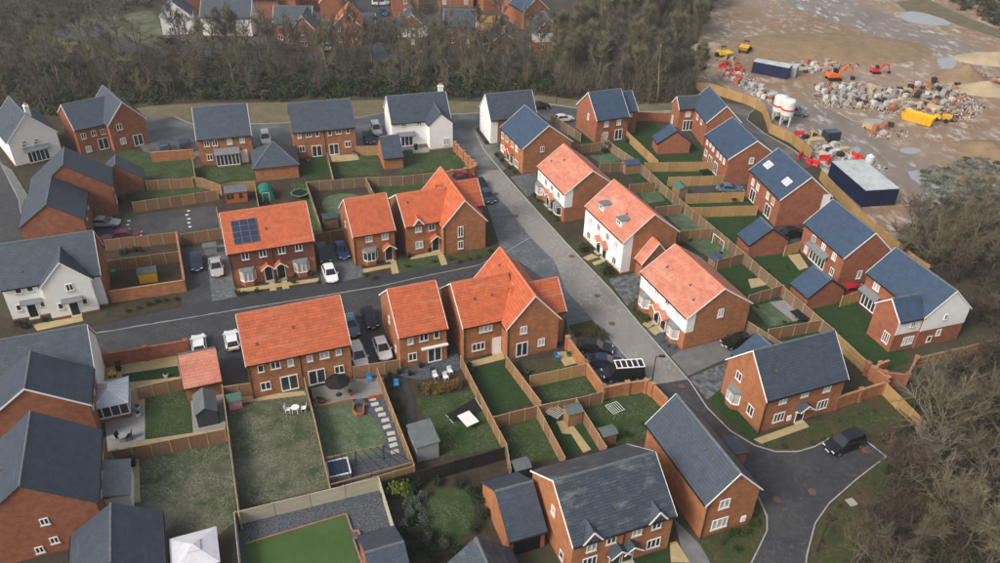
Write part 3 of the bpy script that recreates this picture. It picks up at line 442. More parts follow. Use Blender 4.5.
# semi-detached pair with the solar panels
h=House('semi_detached_house','pair of orange-roofed brick homes with a solar array on the roof',(-31.90,93.96,21.2,11.01,8.57,5.37,8.93))
h.block((-31.90,93.96,21.2,11.01,8.57,5.37,8.93),upper=('front','tile_hung',0.02))
h.win([('f',2.10,4.43,0.95,1.1,2),('f',4.34,4.42,0.95,1.1,2),('f',6.80,4.45,0.95,1.1,2),('f',9.02,4.46,0.95,1.1,2)],out=0.035)
for t in (2.03,9.08): h.bay('f',t)
for t in (4.69,6.33): h.door('f',t,canopy=1)
h.downpipe('f',0.15); h.downpipe('f',5.6)
sp=[(-3.95,-1.50),(-2.81,-1.50),(-1.70,-1.48),(-3.98,-3.21),(-2.80,-3.22),(-1.74,-3.21)]
mat('solar_blue',(0.018,0.028,0.06),(0.03,0.042,0.08),scale=0.8,rough=0.12,spec=0.6)
def solar_panel():
    b=MB(); b.box(-0.5,0.5,-0.82,0.82,0.05,0.11); b.cur=1
    b.box(-0.52,-0.5,-0.84,0.84,0.04,0.125).box(0.5,0.52,-0.84,0.84,0.04,0.125).box(-0.5,0.5,0.82,0.84,0.04,0.125).box(-0.5,0.5,-0.84,-0.82,0.04,0.125).box(-0.5,0.5,-0.012,0.012,0.11,0.12)
    return b.mesh('solar_panel','solar_blue','metal_grey')
u0=sum(p[0] for p in sp)/6; v0=sum(p[1] for p in sp)/6
for i in range(3):
    for j in range(2): h.put('solar_panel',cached('solar',solar_panel),h.slope(u0+(i-1)*1.08,v0+(j-0.5)*1.27))
# semi pair with its back to us
h=House('semi_detached_house','wide orange-roofed brick pair with patio doors behind the grey terrace',(-23.38,72.13,21.9,11.16,8.42,5.06,8.68))
h.block((-23.38,72.13,21.9,11.16,8.42,5.06,8.68))
h.win([('f',1.36,3.98,0.65,1.0,1),('f',4.55,3.95,0.65,1.0,1),('f',6.65,4.02,0.65,1.0,1),('f',9.85,4.10,0.65,1.0,1)]); h.win([('f',2.93,4.03,1.05,1.0,2),('f',8.27,4.03,1.05,1.0,2)])
h.win([('f',1.55,1.45,1.1,1.1,2),('f',9.71,1.51,1.1,1.1,2)],white=0.1); h.patio([('f',4.10,1.01,1.9,2.1,2),('f',7.16,0.98,1.9,2.1,2)]); h.downpipe('f',0.12); h.downpipe('f',5.6)
# detached, front to us
h=House('detached_house','narrow orange-roofed brick house with one bay beside the blue car',(-19.11,98.76,22.6,5.76,8.46,5.01,8.43))
h.block((-19.11,98.76,22.6,5.76,8.46,5.01,8.43))
h.win([('f',2.12,4.08,0.95,1.05,2),('f',4.39,4.00,0.95,1.05,2)]); h.bay('f',2.16); h.door('f',4.78,canopy=1); h.win([('l',3.5,4.1,0.6,0.9,1)]); h.downpipe('f',0.1)
h=House('detached_house','narrow orange-roofed brick house with a white awning over its patio door',(-10.29,76.96,21.7,5.60,8.80,4.95,8.50))
h.block((-10.29,76.96,21.7,5.60,8.80,4.95,8.50))
h.win([('f',1.28,3.92,0.65,1.0,1),('f',4.40,3.98,0.65,1.0,1)],white=0.1); h.win([('f',2.87,3.98,1.05,1.0,2)]); h.win([('f',1.44,1.53,1.0,1.1,2)]); h.patio([('f',4.10,0.93,1.7,2.1,2)]); h.win([('l',4.2,4.0,0.6,0.9,1),('l',6.8,1.6,0.5,0.9,1)])
h.put('awning',MB().box(-1.6,1.6,-0.35,-0.003,2.32,2.5).mesh('awning','paint_white'),h.fm('f')@Matrix.Translation((4.11,0,0)))
# cross-gabled detached pair of the same type
h=House('detached_house','cross-gabled orange-roofed house with two slim windows in its big front gable',(-11.68,102.16,22.0,7.00,8.65,5.02,7.74))
h.block((-11.68,102.16,22.0,7.00,8.65,5.02,7.74),gable=(1,0))
h.small_gable(1.78-3.5,1.3,'roof_orange',0.85,'brick_orange')
h.win([('f',1.78,4.16,0.95,1.1,2),('f',3.70,4.06,0.95,1.1,2)],out=0.03); h.win([('f',1.82,1.50,1.1,1.15,2)]); h.door('f',4.21,canopy=1)
h.block((-7.25,103.52,-68.2,11.08,6.32,4.87,8.46)); h.win([('r',2.53,3.48,0.8,1.7,2)],white=0.1); h.win([('r',2.52,1.31,0.8,1.3,2)],white=0.1); h.downpipe('r',0.12)
h.block((-6.66,105.50,21.8,6.00,5.67,5.00,7.71),gable=(0,1))
h=House('detached_house','cross-gabled orange-roofed house backing on the small fenced lawns',(-2.42,79.08,22.1,7.00,8.35,5.02,8.36))
h.block((-2.42,79.08,22.1,7.00,8.35,5.02,8.36),gable=(1,0)); h.win([('f',2.79,4.01,1.6,1.0,3)],white=1); h.win([('f',1.87,1.52,1.6,1.1,3)],white=0.8); h.door('f',4.18,m='frame_white'); h.downpipe('f',0.12)
h.block((1.99,80.43,-68.2,11.19,6.54,4.91,8.69)); h.win([('r',2.04,4.01,0.85,1.05,2),('r',4.41,1.61,0.85,1.05,2)]); h.patio([('r',1.92,1.05,1.5,2.1,2)]); h.downpipe('r',0.12)
h.block((4.02,79.46,21.8,6.00,5.71,5.00,7.72),gable=(0,1))
for u in (-0.9,-1.8,0.2): h.vent(u,-1.2)
# row along the main road
h=House('semi_detached_house','blue-roofed brick pair at the top of the main road',(5.58,130.23,-66.4,9.54,9.07,4.98,8.38))
h.block((5.58,130.23,-66.4,9.54,9.07,4.98,8.38),roof='roof_blue'); h.win([('f',0.79,3.59,0.95,1.1,2),('f',2.70,3.76,0.95,1.1,2),('f',5.03,3.73,0.95,1.1,2),('f',6.86,3.71,0.95,1.1,2)]); h.win([('f',0.75,1.12,1.4,1.2,3),('f',6.91,0.94,1.4,1.2,3)]); h.win([('r',3.55,4.18,0.7,1.0,2)])
for t in (3.39,4.98): h.door('f',t,canopy=1)
h=House('semi_detached_house','orange-roofed pair with white-clad upper front next below the blue-roofed pair',(11.56,113.97,-67.9,10.08,8.57,5.10,8.24))
h.block((11.56,113.97,-67.9,10.08,8.57,5.10,8.24),roof='roof_rose',ridge='ridge_orange',upper=('front','render_white',1.3),uz=2.55); h.win([('f',0.93,3.69,0.9,1.0,2),('f',3.34,3.74,0.9,1.0,2),('f',5.58,3.79,0.9,1.0,2),('f',8.05,3.80,0.9,1.0,2)],out=0.036)
for t in (1.21,8.20): h.bay('f',t)
for t in (4.22,5.77): h.door('f',t,canopy=1,cm='roof_rose')
h=House('semi_detached_house','tall white-fronted pair with two grey dormers in the orange roof',(18.41,100.09,-66.4,10.90,8.59,5.44,8.86))
h.block((18.41,100.09,-66.4,10.90,8.59,5.44,8.86),roof='roof_rose',ridge='ridge_orange',upper=('front','render_white',1.4),uz=0.3); h.win([('f',1.75,3.79,0.9,1.1,2),('f',4.20,3.99,0.9,1.1,2),('f',6.79,3.88,0.9,1.1,2),('f',9.11,3.88,0.9,1.1,2)],out=0.036); h.win([('f',1.63,1.26,1.0,1.2,2),('f',9.12,1.28,1.0,1.2,2)],out=0.036)
for t in (4.63,6.37): h.door('f',t,canopy=1,cm='roof_rose',out=0.036)
for (u,v) in [(-2.49,-3.13),(2.43,-3.05)]:
    mx=h.slope(u,v); z=mx.translation.z; mx=h.bm@Matrix.Translation((u,v,z))
    o=h.put('dormer',MB().box(-0.62,0.62,-0.45,1.4,-0.4,0.62).mesh('dormer','render_white'),mx)
    link('dormer_roof',MB().box(-0.76,0.76,-0.62,1.6,0.62,0.72).prism([(-0.72,0.72),(0.72,0.72),(0.4,0.8),(-0.4,0.8)],-0.55,1.55,'y').mesh('dormer_roof','lead'),o,Matrix())
    wdw=link('window',frame_mesh(0.9,0.75,2),o,Matrix.Translation((0,-0.452,0.18))); link('pane',pane_mesh(0.9,0.75,'glass_dark'),wdw,Matrix.Translation((0,-0.006,0)))
h=House('semi_detached_house','orange-roofed pair with white-clad upper front and two white bays nearest the lamp post',(24.48,83.48,-67.1,10.62,9.02,5.02,8.14))
h.block((24.48,83.48,-67.1,10.62,9.02,5.02,8.14),roof='roof_rose',ridge='ridge_orange',upper=('front','render_white',1.1),uz=2.6); h.win([('f',2.02,4.40,0.9,1.0,2),('f',3.87,4.29,0.9,1.0,2),('f',6.30,4.41,0.9,1.0,2),('f',8.56,4.34,0.9,1.0,2)],out=0.036); h.win([('r',4.73,4.42,0.8,1.2,2)],white=0.9)
for t in (1.64,8.50): h.bay('f',t)
for t in (4.54,6.14): h.door('f',t,canopy=1,cm='roof_rose')
h.block((21.14,94.22,-66.8,1.63,4.44,2.60,5.27),roof='roof_rose',ridge='ridge_orange')
h=House('detached_house','grey-roofed brick house facing the turning head behind the parked black car',(31.62,68.02,22.0,10.41,6.93,4.98,8.74))
h.block((31.62,68.02,22.0,10.41,6.93,4.98,8.74),roof='roof_slate'); h.win([('f',2.27,4.03,0.95,1.0,2),('f',5.08,4.14,0.95,1.0,2),('f',8.06,3.97,0.95,1.0,2)]); h.win([('f',2.33,1.57,1.4,1.25,3),('f',8.09,1.62,1.4,1.25,3)],white=0.2); h.door('f',5.24,canopy=1,cm='roof_slate')
h.win([('l',2.24,4.20,0.95,1.1,2)]); h.win([('l',5.11,1.70,1.0,1.3,2)],white=0); h.bay('l',2.24); h.downpipe('f',0.12)
h.put('meter_box',MB().box(-0.25,0.25,-0.12,-0.002,-0.35,0.35).mesh('meter_box','frame_white'),h.fm('f')@Matrix.Translation((3.79,0,1.0)))
h=House('detached_house','steep grey-roofed brick house with its gable end towards the turning head',(19.74,54.82,-68.9,10.83,5.56,4.93,7.82))
h.block((19.74,54.82,-68.9,10.83,5.56,4.93,7.82),roof='roof_slate'); h.win([('r',1.91,4.06,1.1,1.15,2)]); h.win([('r',1.90,1.40,1.7,1.3,3)]); h.downpipe('r',0.12)
h.put('meter_box',MB().box(-0.25,0.25,-0.12,-0.002,-0.35,0.35).mesh('meter_box','frame_white'),h.fm('r')@Matrix.Translation((4.56,0,1.0)))
q=h.bm.inverted()@Vector((*[(23.68,57.91)][0],0)); h.put('porch_roof',MB().prism([(2.75,3.4),(2.75,3.25),(q.y+1.3,2.55),(q.y+1.3,2.7)],q.x-1.25,q.x+1.25).mesh('porch_roof','roof_slate'),h.bm); h.put('porch_wall',MB().prism([(2.81,0),(q.y+1.1,0),(q.y+1.1,2.6),(2.81,3.2)],q.x-1.1,q.x+1.1).mesh('porch_wall','brick_orange'),h.bm)
h=House('semi_detached_house','grey-roofed brick pair with twin gablets in the bottom row',(9.72,49.88,21.8,9.86,8.77,4.83,8.08))
h.block((9.72,49.88,21.8,9.86,8.77,4.83,8.08),roof='roof_worn')
for (x,y) in ((557,503),(797,420)): pass
for t in (1.80,8.17): h.small_gable(t-4.95,1.5,'roof_slate',1.0,'brick_orange')
h.win([('f',1.80,3.70,0.95,1.1,2),('f',8.17,3.98,0.95,1.1,2)],out=0.035); h.win([('f',3.71,3.70,0.95,0.85,2),('f',6.25,3.70,0.95,0.85,2)]); h.win([('f',1.80,1.69,1.4,1.2,3),('f',8.22,1.38,1.4,1.2,3)])
for t in (4.39,5.63): h.door('f',t,canopy=1,cm='roof_slate')
h.win([('l',4.73,4.55,0.7,1.0,1),('l',6.99,1.15,0.7,1.0,1)]); h.downpipe('f',4.95)
h=House('garage','open-fronted brick garage with a grey roof left of the twin-gablet pair',(1.76,50.04,21.3,3.50,7.00,2.50,5.03),'garage')
h.block((1.76,50.04,21.3,3.50,7.00,2.50,5.03),roof='roof_slate',trim=False); h.put('opening_shade_panel',MB().box(-1.3,1.3,-0.03,-0.002,0.02,2.1).mesh('garage_door','plastic_black'),h.fm('f')@Matrix.Translation((1.75,0,0)))  # no door here: black sheet paints the shade inside the open front
# row beside the building site
h=House('detached_house','blue-roofed brick house at the back beside the brown belt of trees',(18.40,142.83,22.2,6.51,8.15,4.77,8.44))
h.block((18.40,142.83,22.2,6.51,8.15,4.77,8.44),wall='brick_red',roof='roof_blue',gable=(1,1)); h.win([('f',2.00,3.57,0.9,1.1,2),('f',4.59,3.60,0.9,1.1,2)],white=0.9); h.win([('f',2.06,1.42,1.0,1.1,2)],white=.9); h.patio([('f',4.74,0.89,1.6,2.1,2)]); h.win([('l',4.74,3.97,0.6,1.2,1)],white=1)
h.block((22.41,145.30,22.0,3.00,6.00,4.80,7.46),wall='brick_red',roof='roof_blue',gable=(0,1)); h.win([('f',1.59,4.03,0.8,1.1,2)],white=.9)
h=House('detached_house','L-shaped blue-roofed brick house at the corner of the yellow site fence',(39.43,142.88,-83.4,9.95,6.18,5.00,7.98))
h.block((39.43,142.88,-83.4,9.95,6.18,5.00,7.98),wall='brick_red',roof='roof_blue'); h.win([('f',4.63,3.78,0.9,1.1,2),('f',7.04,3.82,0.9,1.1,2)])
h.block((35.67,146.73,11.6,6.00,3.46,4.76,6.43),wall='brick_red',roof='roof_slate',gable=(1,0)); h.win([('f',1.87,3.44,1.0,1.0,2)],white=1); h.patio([('f',2.16,0.67,2.0,2.1,3)]); h.win([('l',0.92,1.38,0.7,1.8,1)],white=1)
h=House('semi_detached_house','blue-roofed brick pair with many small windows, second along the site fence',(40.78,127.67,-80.2,10.11,8.72,4.94,7.96))
h.block((40.78,127.67,-80.2,10.11,8.72,4.94,7.96),wall='brick_red',roof='roof_blue'); h.win([('f',0.97,3.91,0.75,1.05,2),('f',2.40,4.09,0.75,1.05,2),('f',3.73,3.93,0.75,1.05,2),('f',5.81,3.83,0.75,1.05,2),('f',7.16,3.86,0.75,1.05,2),('f',8.59,3.79,0.75,1.05,2)],white=.8); h.win([('r',4.06,4.35,0.8,1.1,1)]); h.win([('f',1.13,1.85,1.0,1.1,2)]); h.patio([('f',3.23,1.74,1.5,2.1,2),('f',5.82,1.74,1.5,2.1,2)])
h=House('semi_detached_house','blue-roofed brick pair with two pairs of roof windows',(45.21,114.12,-78.5,10.39,8.25,4.87,8.29))
h.block((45.21,114.12,-78.5,10.39,8.25,4.87,8.29),wall='brick_red',roof='roof_blue'); h.win([('f',1.50,3.20,0.85,1.1,2),('f',3.23,3.21,0.85,1.1,2),('f',6.61,3.39,0.85,1.1,2),('f',8.41,3.35,0.85,1.1,2)],white=.7); h.patio([('f',2.18,0.36,1.7,2.1,2),('f',7.44,0.71,1.7,2.1,2)])
for (u,v) in [(-3.28,-2.38),(2.82,-2.32)]:
    for d in (-0.42,0.42): h.rooflight(u+d,v)
h.put('wall_render',MB().box(0,1.3,-0.035,-0.001,0.3,5.0).mesh('wall_render','render_white'),h.fm('r')@Matrix.Translation(((45.21,114.12,-78.5,10.39,8.25,4.87,8.29)[4]-1.3,0,0)))
h=House('detached_house','blue-roofed brick house with a grey canopy along its garden side',(48.69,97.83,-74.9,9.63,7.27,4.63,7.94))
h.block((48.69,97.83,-74.9,9.63,7.27,4.63,7.94),wall='brick_red',roof='roof_blue'); h.win([('f',2.63,3.31,0.85,1.1,2),('f',5.04,3.36,0.85,1.1,2),('f',7.61,3.39,0.85,1.1,2)],white=.7); h.win([('r',3.17,1.26,0.7,1.3,1)],white=1)
t=4.41; h.patio([('f',t,1.1,3.6,2.1,5)]); h.put('canopy_roof',MB().prism([(-0.9,2.35),(-0.9,2.25),(0,2.75),(0,2.95)],-2.3,2.3).mesh('canopy_roof','lead'),h.fm('f')@Matrix.Translation((t,-0.003,0)))
h.win([('f',1.67,1.00,0.8,1.1,2),('f',8.01,1.15,0.8,1.1,2)])
h.vent(0.5,-1.5); h.vent(-1.0,-1.2)
h=House('detached_house','white-gabled blue-roofed house at the end of the site fence',(52.77,84.31,-71.0,10.21,6.71,4.99,8.07))
h.block((52.77,84.31,-71.0,10.21,6.71,4.99,8.07),wall='brick_red',roof='roof_blue'); h.win([('f',1.98,3.91,1.1,1.1,2)]); h.win([('r',3.27,4.16,0.5,0.8,1)],out=0.04); h.win([('r',3.14,1.79,0.7,0.9,1),('r',1.96,1.06,0.7,0.9,1)])
t=1.55; h.patio([('f',t,1.1,2.6,2.1,4)]); h.put('canopy_roof',MB().prism([(-0.8,2.35),(-0.8,2.25),(0,2.75),(0,2.9)],-1.6,1.6).mesh('canopy_roof','lead'),h.fm('f')@Matrix.Translation((t,-0.003,0)))
f6=(52.77,84.31,-71.0,10.21,6.71,4.99,8.07); W6=f6[4]; k6=(f6[6]-f6[5])/(W6/2)
h.put('wall_render',MB().prism([(-W6/2-0.02,2.6),(W6/2+0.02,2.6),(W6/2+0.02,f6[5]-0.2),(0,f6[6]-0.22),(-W6/2-0.02,f6[5]-0.2)],f6[3]/2+0.001,f6[3]/2+0.04).mesh('wall_render','render_white'),h.bm)
h.block((48.89,79.96,19.1,3.62,3.98,4.86,6.73),wall='brick_red',roof='roof_blue',gable=(1,0)); h.win([('l',2.91,1.53,1.0,1.5,3)]); 
f7=(48.89,79.96,19.1,3.62,3.98,4.86,6.73); h.put('wall_render',MB().box(-f7[3]/2-0.01,f7[3]/2,-f7[4]/2-0.04,-f7[4]/2-0.001,2.6,f7[5]-0.2).mesh('wall_render','render_white'),h.bm); h.win([('f',2.26,3.78,0.7,0.8,2)],out=0.04); h.win([('f',2.43,1.29,1.6,1.2,4)])
def garage(name_label,fit,roof='roof_blue',wall='brick_red',face='k',trim=True):
    g=House('garage',name_label,fit,'garage'); g.block(fit,wall=wall,roof=roof,trim=trim,trimmat='plastic_black')
    w=fit[3] if face in 'fk' else fit[4]
    o=g.put('garage_door',MB().box(-1.2,1.2,-0.04,-0.002,0.02,2.1).mesh('garage_door','plastic_black'),g.fm(face)@Matrix.Translation((w/2,0,0)))
    return g
garage('blue-roofed brick garage by the back lawn of the L-shaped house',(30.54,135.75,-81.9,3.21,6.04,2.32,4.50),face='l')
garage('blue-roofed brick garage just below the house with roof windows',(38.15,101.05,-74.6,3.34,6.14,2.36,4.62),face='l')
garage('blue-roofed brick garage beside the small red car',(42.24,88.59,-69.1,3.53,5.78,2.23,4.37),face='l')
# left-hand streets
h=House('detached_house','white-rendered house with a chimney in the far left corner',(-82.51,127.97,-48.9,10.28,7.49,4.77,8.63))
h.block((-82.51,127.97,-48.9,10.28,7.49,4.77,8.63),wall='render_white',roof='roof_slate'); h.win([('r',2.29,4.00,0.7,0.4,1),('r',2.13,3.41,0.7,0.4,1),('r',4.12,3.89,0.7,0.4,1),('r',3.99,3.43,0.7,0.4,1)],white=0); t=3.80; h.patio([('r',t,1.1,3.3,2.1,5)]); h.put('canopy_roof',MB().prism([(-0.8,2.4),(-0.8,2.3),(0,2.8),(0,2.95)],-2.0,2.0).mesh('canopy_roof','lead'),h.fm('r')@Matrix.Translation((3.79,-0.003,0)))
def chimney(h,u,v,m='render_white',hh=1.4):
    z=h.fit[6]; o=h.put('chimney',MB().box(-0.45,0.45,-0.35,0.35,-1.2,hh).box(-0.52,0.52,-0.42,0.42,hh-0.22,hh-0.08).mesh('chimney',m),h.bm@Matrix.Translation((u,v,z-0.3)))
    link('chimney_pot',cached('pot',lambda:MB().lathe([(0.14,0),(0.12,0.35),(0.15,0.4)],8,(-0.2,0,0)).lathe([(0.14,0),(0.12,0.35),(0.15,0.4)],8,(0.2,0,0)).mesh('chimney_pot','ridge_orange')),o,Matrix.Translation((0,0,hh)))
chimney(h,4.2,0.6)
h=House('detached_house','cross-gabled slate-roofed brick house beside the far left tarmac court',(-73.52,133.53,39.5,8.00,10.01,4.78,7.65))
h.block((-73.52,133.53,39.5,8.00,10.01,4.78,7.65),wall='brick_red',roof='roof_slate',gable=(1,0)); h.win([('f',1.12,3.28,0.8,1.0,2),('f',2.80,3.38,0.8,1.0,2),('f',4.38,3.29,0.8,1.0,2)],white=.1); h.win([('f',1.37,0.82,0.9,1.1,2)]); h.patio([('f',3.92,0.29,1.7,2.1,2)])
h.block((-69.17,134.57,-49.6,10.02,6.15,5.10,8.57),wall='brick_red',roof='roof_slate'); h.win([('r',1.69,4.29,0.95,1.1,2),('r',1.75,1.64,0.95,1.1,2)]); h.patio([('r',4.27,1.12,1.6,2.1,2)])
h=House('detached_house','slate-roofed brick house with a tall blank gable between white house and tarmac court',(-64.83,107.42,-66.5,6.63,10.86,5.07,9.23))
h.block((-64.83,107.42,-66.5,6.63,10.86,5.07,9.23),wall='brick_red',roof='roof_slate',trim=False); h.win([('k',1.5,4.0,0.9,1.1,2),('k',4.6,4.0,0.9,1.1,2),('k',2.5,1.5,1.2,1.2,2)])
garage('slate-roofed brick garage tucked behind the tall blank gable',(-61.37,115.04,-67.8,3.83,6.69,2.52,5.13),roof='roof_slate',face='l',trim=False)
h=House('detached_house','plain slate-roofed house squeezed behind the white cottage pair',(-63.43,99.18,-68.5,8.82,7.86,5.00,7.81))
h.block((-63.43,99.18,-68.5,8.82,7.86,5.00,7.81),wall='brick_red',roof='roof_slate',trim=False); h.win([('k',2.5,4.0,0.9,1.1,2),('k',6.0,4.0,0.9,1.1,2)])
h=House('semi_detached_house','white-rendered pair with a steep white front gable and black doors',(-56.54,84.49,21.2,10.93,7.21,5.00,9.03))
h.block((-56.54,84.49,21.2,10.93,7.21,5.00,9.03),wall='render_white',roof='roof_slate',trim=True); h.win([('f',1.69,4.14,0.75,0.7,1),('f',2.97,4.16,0.75,0.7,1)],white=0); h.win([('f',1.09,1.80,0.6,0.9,1),('f',3.70,1.76,0.6,0.9,1)],white=0); h.door('f',2.42)
h.put('canopy_roof',MB().prism([(-0.7,2.4),(-0.7,2.3),(0,2.55),(0,2.75)],-1.2,1.2).mesh('canopy_roof','lead'),h.fm('f')@Matrix.Translation((2.59,-0.003,0)))
L5=(-56.54,84.49,21.2,10.93,7.21,5.00,9.03); h.put('brick_end',MB().prism([(-L5[4]/2-0.01,0.0),(L5[4]/2+0.01,0.0),(L5[4]/2+0.01,L5[5]-0.2),(0,L5[6]-0.22),(-L5[4]/2-0.01,L5[5]-0.2)],L5[3]/2+0.001,L5[3]/2+0.04).mesh('brick_end','brick_red'),h.bm)
h.block((-54.03,82.58,-66.1,4.14,5.44,5.06,7.95),wall='render_white',roof='roof_slate',gable=(0,1)); h.win([('r',2.97,4.21,0.8,1.0,2)]); h.win([('r',1.37,1.77,0.6,0.9,1),('r',4.10,1.80,0.6,0.9,1)],white=0); h.door('r',2.77)
h.put('canopy_roof',MB().prism([(-0.7,2.4),(-0.7,2.3),(0,2.55),(0,2.75)],-1.2,1.2).mesh('canopy_roof','lead'),h.fm('r')@Matrix.Translation((2.79,-0.003,0)))
h=House('detached_house','slate-roofed house with a bluish white gable end and the conservatory',(-49.38,66.08,21.3,11.00,5.89,5.00,8.26))
h.block((-49.38,66.08,21.3,11.00,5.89,5.00,8.26),wall='render_white',roof='roof_slate'); h.block((-46.51,60.32,-68.5,5.85,9.64,5.03,8.48),wall='brick_red',roof='roof_slate',gable=(0,1)); h.win([('k',1.2,4.0,0.9,1.1,2),('k',3.6,4.0,0.9,1.1,2)])
h=House('detached_house','large slate-roofed brick house at the left edge below the conservatory house',(-41.19,49.62,-68.3,9.40,9.77,5.00,8.86))
h.block((-41.19,49.62,-68.3,9.40,9.77,5.00,8.86),wall='brick_red',roof='roof_slate',trim=False); h.win([('k',2.2,4.1,1.0,1.1,2),('k',4.6,4.1,1.0,1.1,2),('k',7.2,4.1,1.0,1.1,2)],white=1); h.patio([('k',4.8,1.1,2.4,2.1,3)]); h.win([('r',5.53,4.07,0.7,0.8,2),('r',5.65,1.54,0.7,0.8,2),('r',4.29,0.82,0.7,0.8,2)],white=0)
h.put('leanto_roof',MB().prism([(-2.3,2.3),(-2.3,2.2),(0,2.7),(0,2.85)],-2.4,2.4).mesh('leanto_roof','lead'),h.fm('k')@Matrix.Translation((4.9,-0.003,0))); h.put('leanto_frame',MB().box(-2.2,2.2,-2.15,-2.05,0.1,2.2).box(-2.2,-2.1,-2.05,-0.01,0.1,2.2).mesh('leanto_frame','frame_white'),h.fm('k')@Matrix.Translation((4.9,0,0)))
garage('slate-roofed garage at the bottom left edge beside the white gazebo',(-32.25,43.87,-67.4,6.32,7.08,2.60,5.00),roof='roof_slate',face='f',trim=False)
# top row, backs to us
h=House('detached_house','slate-roofed brick house with a wide glazed garden bay in the top row',(-48.59,129.44,17.8,8.70,8.75,5.09,8.91))
h.block((-48.59,129.44,17.8,8.70,8.75,5.09,8.91),roof='roof_slate'); h.win([('f',1.43,4.08,0.85,1.1,2),('f',2.73,4.06,0.85,1.1,2),('f',5.12,4.07,0.85,1.1,2),('f',7.19,4.12,0.85,1.1,2)],white=.8); h.win([('f',1.51,1.53,0.9,1.1,2)]); t=4.43
o=h.put('garden_room',MB().box(-1.9,1.9,-1.3,-0.003,0,0.3).mesh('garden_room','brick_orange'),h.fm('f')@Matrix.Translation((t,0,0)))
b=link('frame',frame_mesh(3.8,2.0,6),o,Matrix.Translation((0,-1.25,1.3))); link('pane',MB().box(-1.82,1.82,-1.24,-0.01,0.3,2.3).mesh('pane','glass_dark'),o,Matrix())
link('garden_room_roof',MB().prism([(-1.5,2.42),(-1.5,2.3),(0,2.85),(0,3.0)],-2.1,2.1).mesh('garden_room_roof','lead'),o,Matrix.Translation((0,-0.003,0))); h.door('f',7.15,m='frame_white')
h=House('semi_detached_house','slate-roofed brick pair with six upper windows in the top row',(-32.42,133.36,17.6,10.63,8.38,5.17,8.66))
h.block((-32.42,133.36,17.6,10.63,8.38,5.17,8.66),roof='roof_slate',trim=False); h.win([('f',1.08,4.32,0.65,1.0,1),('f',4.09,4.37,0.65,1.0,1),('f',6.23,4.31,0.65,1.0,1),('f',9.38,4.38,0.65,1.0,1)],white=.5); h.win([('f',2.64,4.40,1.0,1.0,2),('f',7.75,4.43,1.0,1.0,2)]); h.win([('f',1.23,1.84,1.0,1.1,2),('f',9.17,1.87,1.0,1.1,2)]); h.patio([('f',3.74,1.37,1.7,2.1,2),('f',6.70,1.37,1.7,2.1,2)]); h.downpipe('f',5.3)
# pyramid-roofed double garage
f=(-38.41,123.04,17.0,6.98,6.88,2.45,5.41); h=House('garage','double brick garage with a slate pyramid roof between the top-row houses',f,'garage'); L,W,he,hr=f[3:]
h.bm=T(f[0],f[1],0,f[2]); h.fit=f
h.put('wall',MB().box(-L/2,L/2,-W/2,W/2,0,he-0.08).mesh('wall','brick_orange'),h.bm); e=0.3
h.put('roof',MB().add([(-L/2-e,-W/2-e,he-0.1),(L/2+e,-W/2-e,he-0.1),(L/2+e,W/2+e,he-0.1),(-L/2-e,W/2+e,he-0.1),(-L/2-e,-W/2-e,he),(L/2+e,-W/2-e,he),(L/2+e,W/2+e,he),(-L/2-e,W/2+e,he),(0,0,hr)],[(3,2,1,0),(0,1,5,4),(1,2,6,5),(2,3,7,6),(3,0,4,7),(4,5,8),(5,6,8),(6,7,8),(7,4,8)]).mesh('roof','roof_slate'),h.bm)
for sx in (-1,1): h.put('garage_door',MB().box(sx*1.6-1.2,sx*1.6+1.2,W/2+0.002,W/2+0.04,0.02,2.1).mesh('garage_door','plastic_black'),h.bm)
h.put('hip_ridge',MB().bar((-L/2-e,-W/2-e,he+0.02),(0,0,hr+0.02),0.2,0.07).bar((L/2+e,-W/2-e,he+0.02),(0,0,hr+0.025),0.2,0.07).mesh('hip_ridge','ridge_grey'),h.bm)
h=House('detached_house','white-rendered slate-roofed house with a projecting white garden gable in the top row',(-16.04,138.79,17.1,10.66,7.90,4.91,8.36))
h.block((-16.04,138.79,17.1,10.66,7.90,4.91,8.36),wall='render_white',roof='roof_slate'); h.win([('f',2.16,4.38,0.8,0.8,2),('f',4.95,4.40,0.8,0.8,2)],white=0); h.patio([('f',2.60,1.14,2.2,2.1,3)]); h.put('canopy_roof',MB().prism([(-0.9,2.4),(-0.9,2.3),(0,2.75),(0,2.9)],-1.7,1.7).mesh('canopy_roof','lead'),h.fm('f')@Matrix.Translation((2.46,-0.003,0))); chimney(h,4.6,0.3)
h.block((-11.99,135.88,-72.0,5.18,4.22,5.04,6.91),wall='render_white',roof='roof_slate',gable=(0,1),trim=False); h.win([('r',3.03,1.44,1.1,1.3,2)],white=1)
garage('small slate-roofed brick garage on the lawn of the white house',(-19.64,127.72,17.9,3.27,6.06,2.40,4.97),roof='roof_slate',wall='brick_orange',face='k',trim=False)
h=House('detached_house','white-gabled slate-roofed house at the corner of the top road',(0.67,140.71,18.9,8.73,6.60,4.97,8.47))
h.block((0.67,140.71,18.9,8.73,6.60,4.97,8.47),wall='brick_orange',roof='roof_slate'); T4=(0.67,140.71,18.9,8.73,6.60,4.97,8.47)
h.put('wall_render',MB().prism([(-T4[4]/2-0.035,0.2),(T4[4]/2+0.035,0.2),(T4[4]/2+0.035,T4[5]-0.2),(0,T4[6]-0.22),(-T4[4]/2-0.035,T4[5]-0.2)],-T4[3]/2-0.04,-T4[3]/2+1.3).mesh('wall_render','render_white'),h.bm); h.win([('l',1.6,4.1,0.7,1.0,1)],out=0.042)
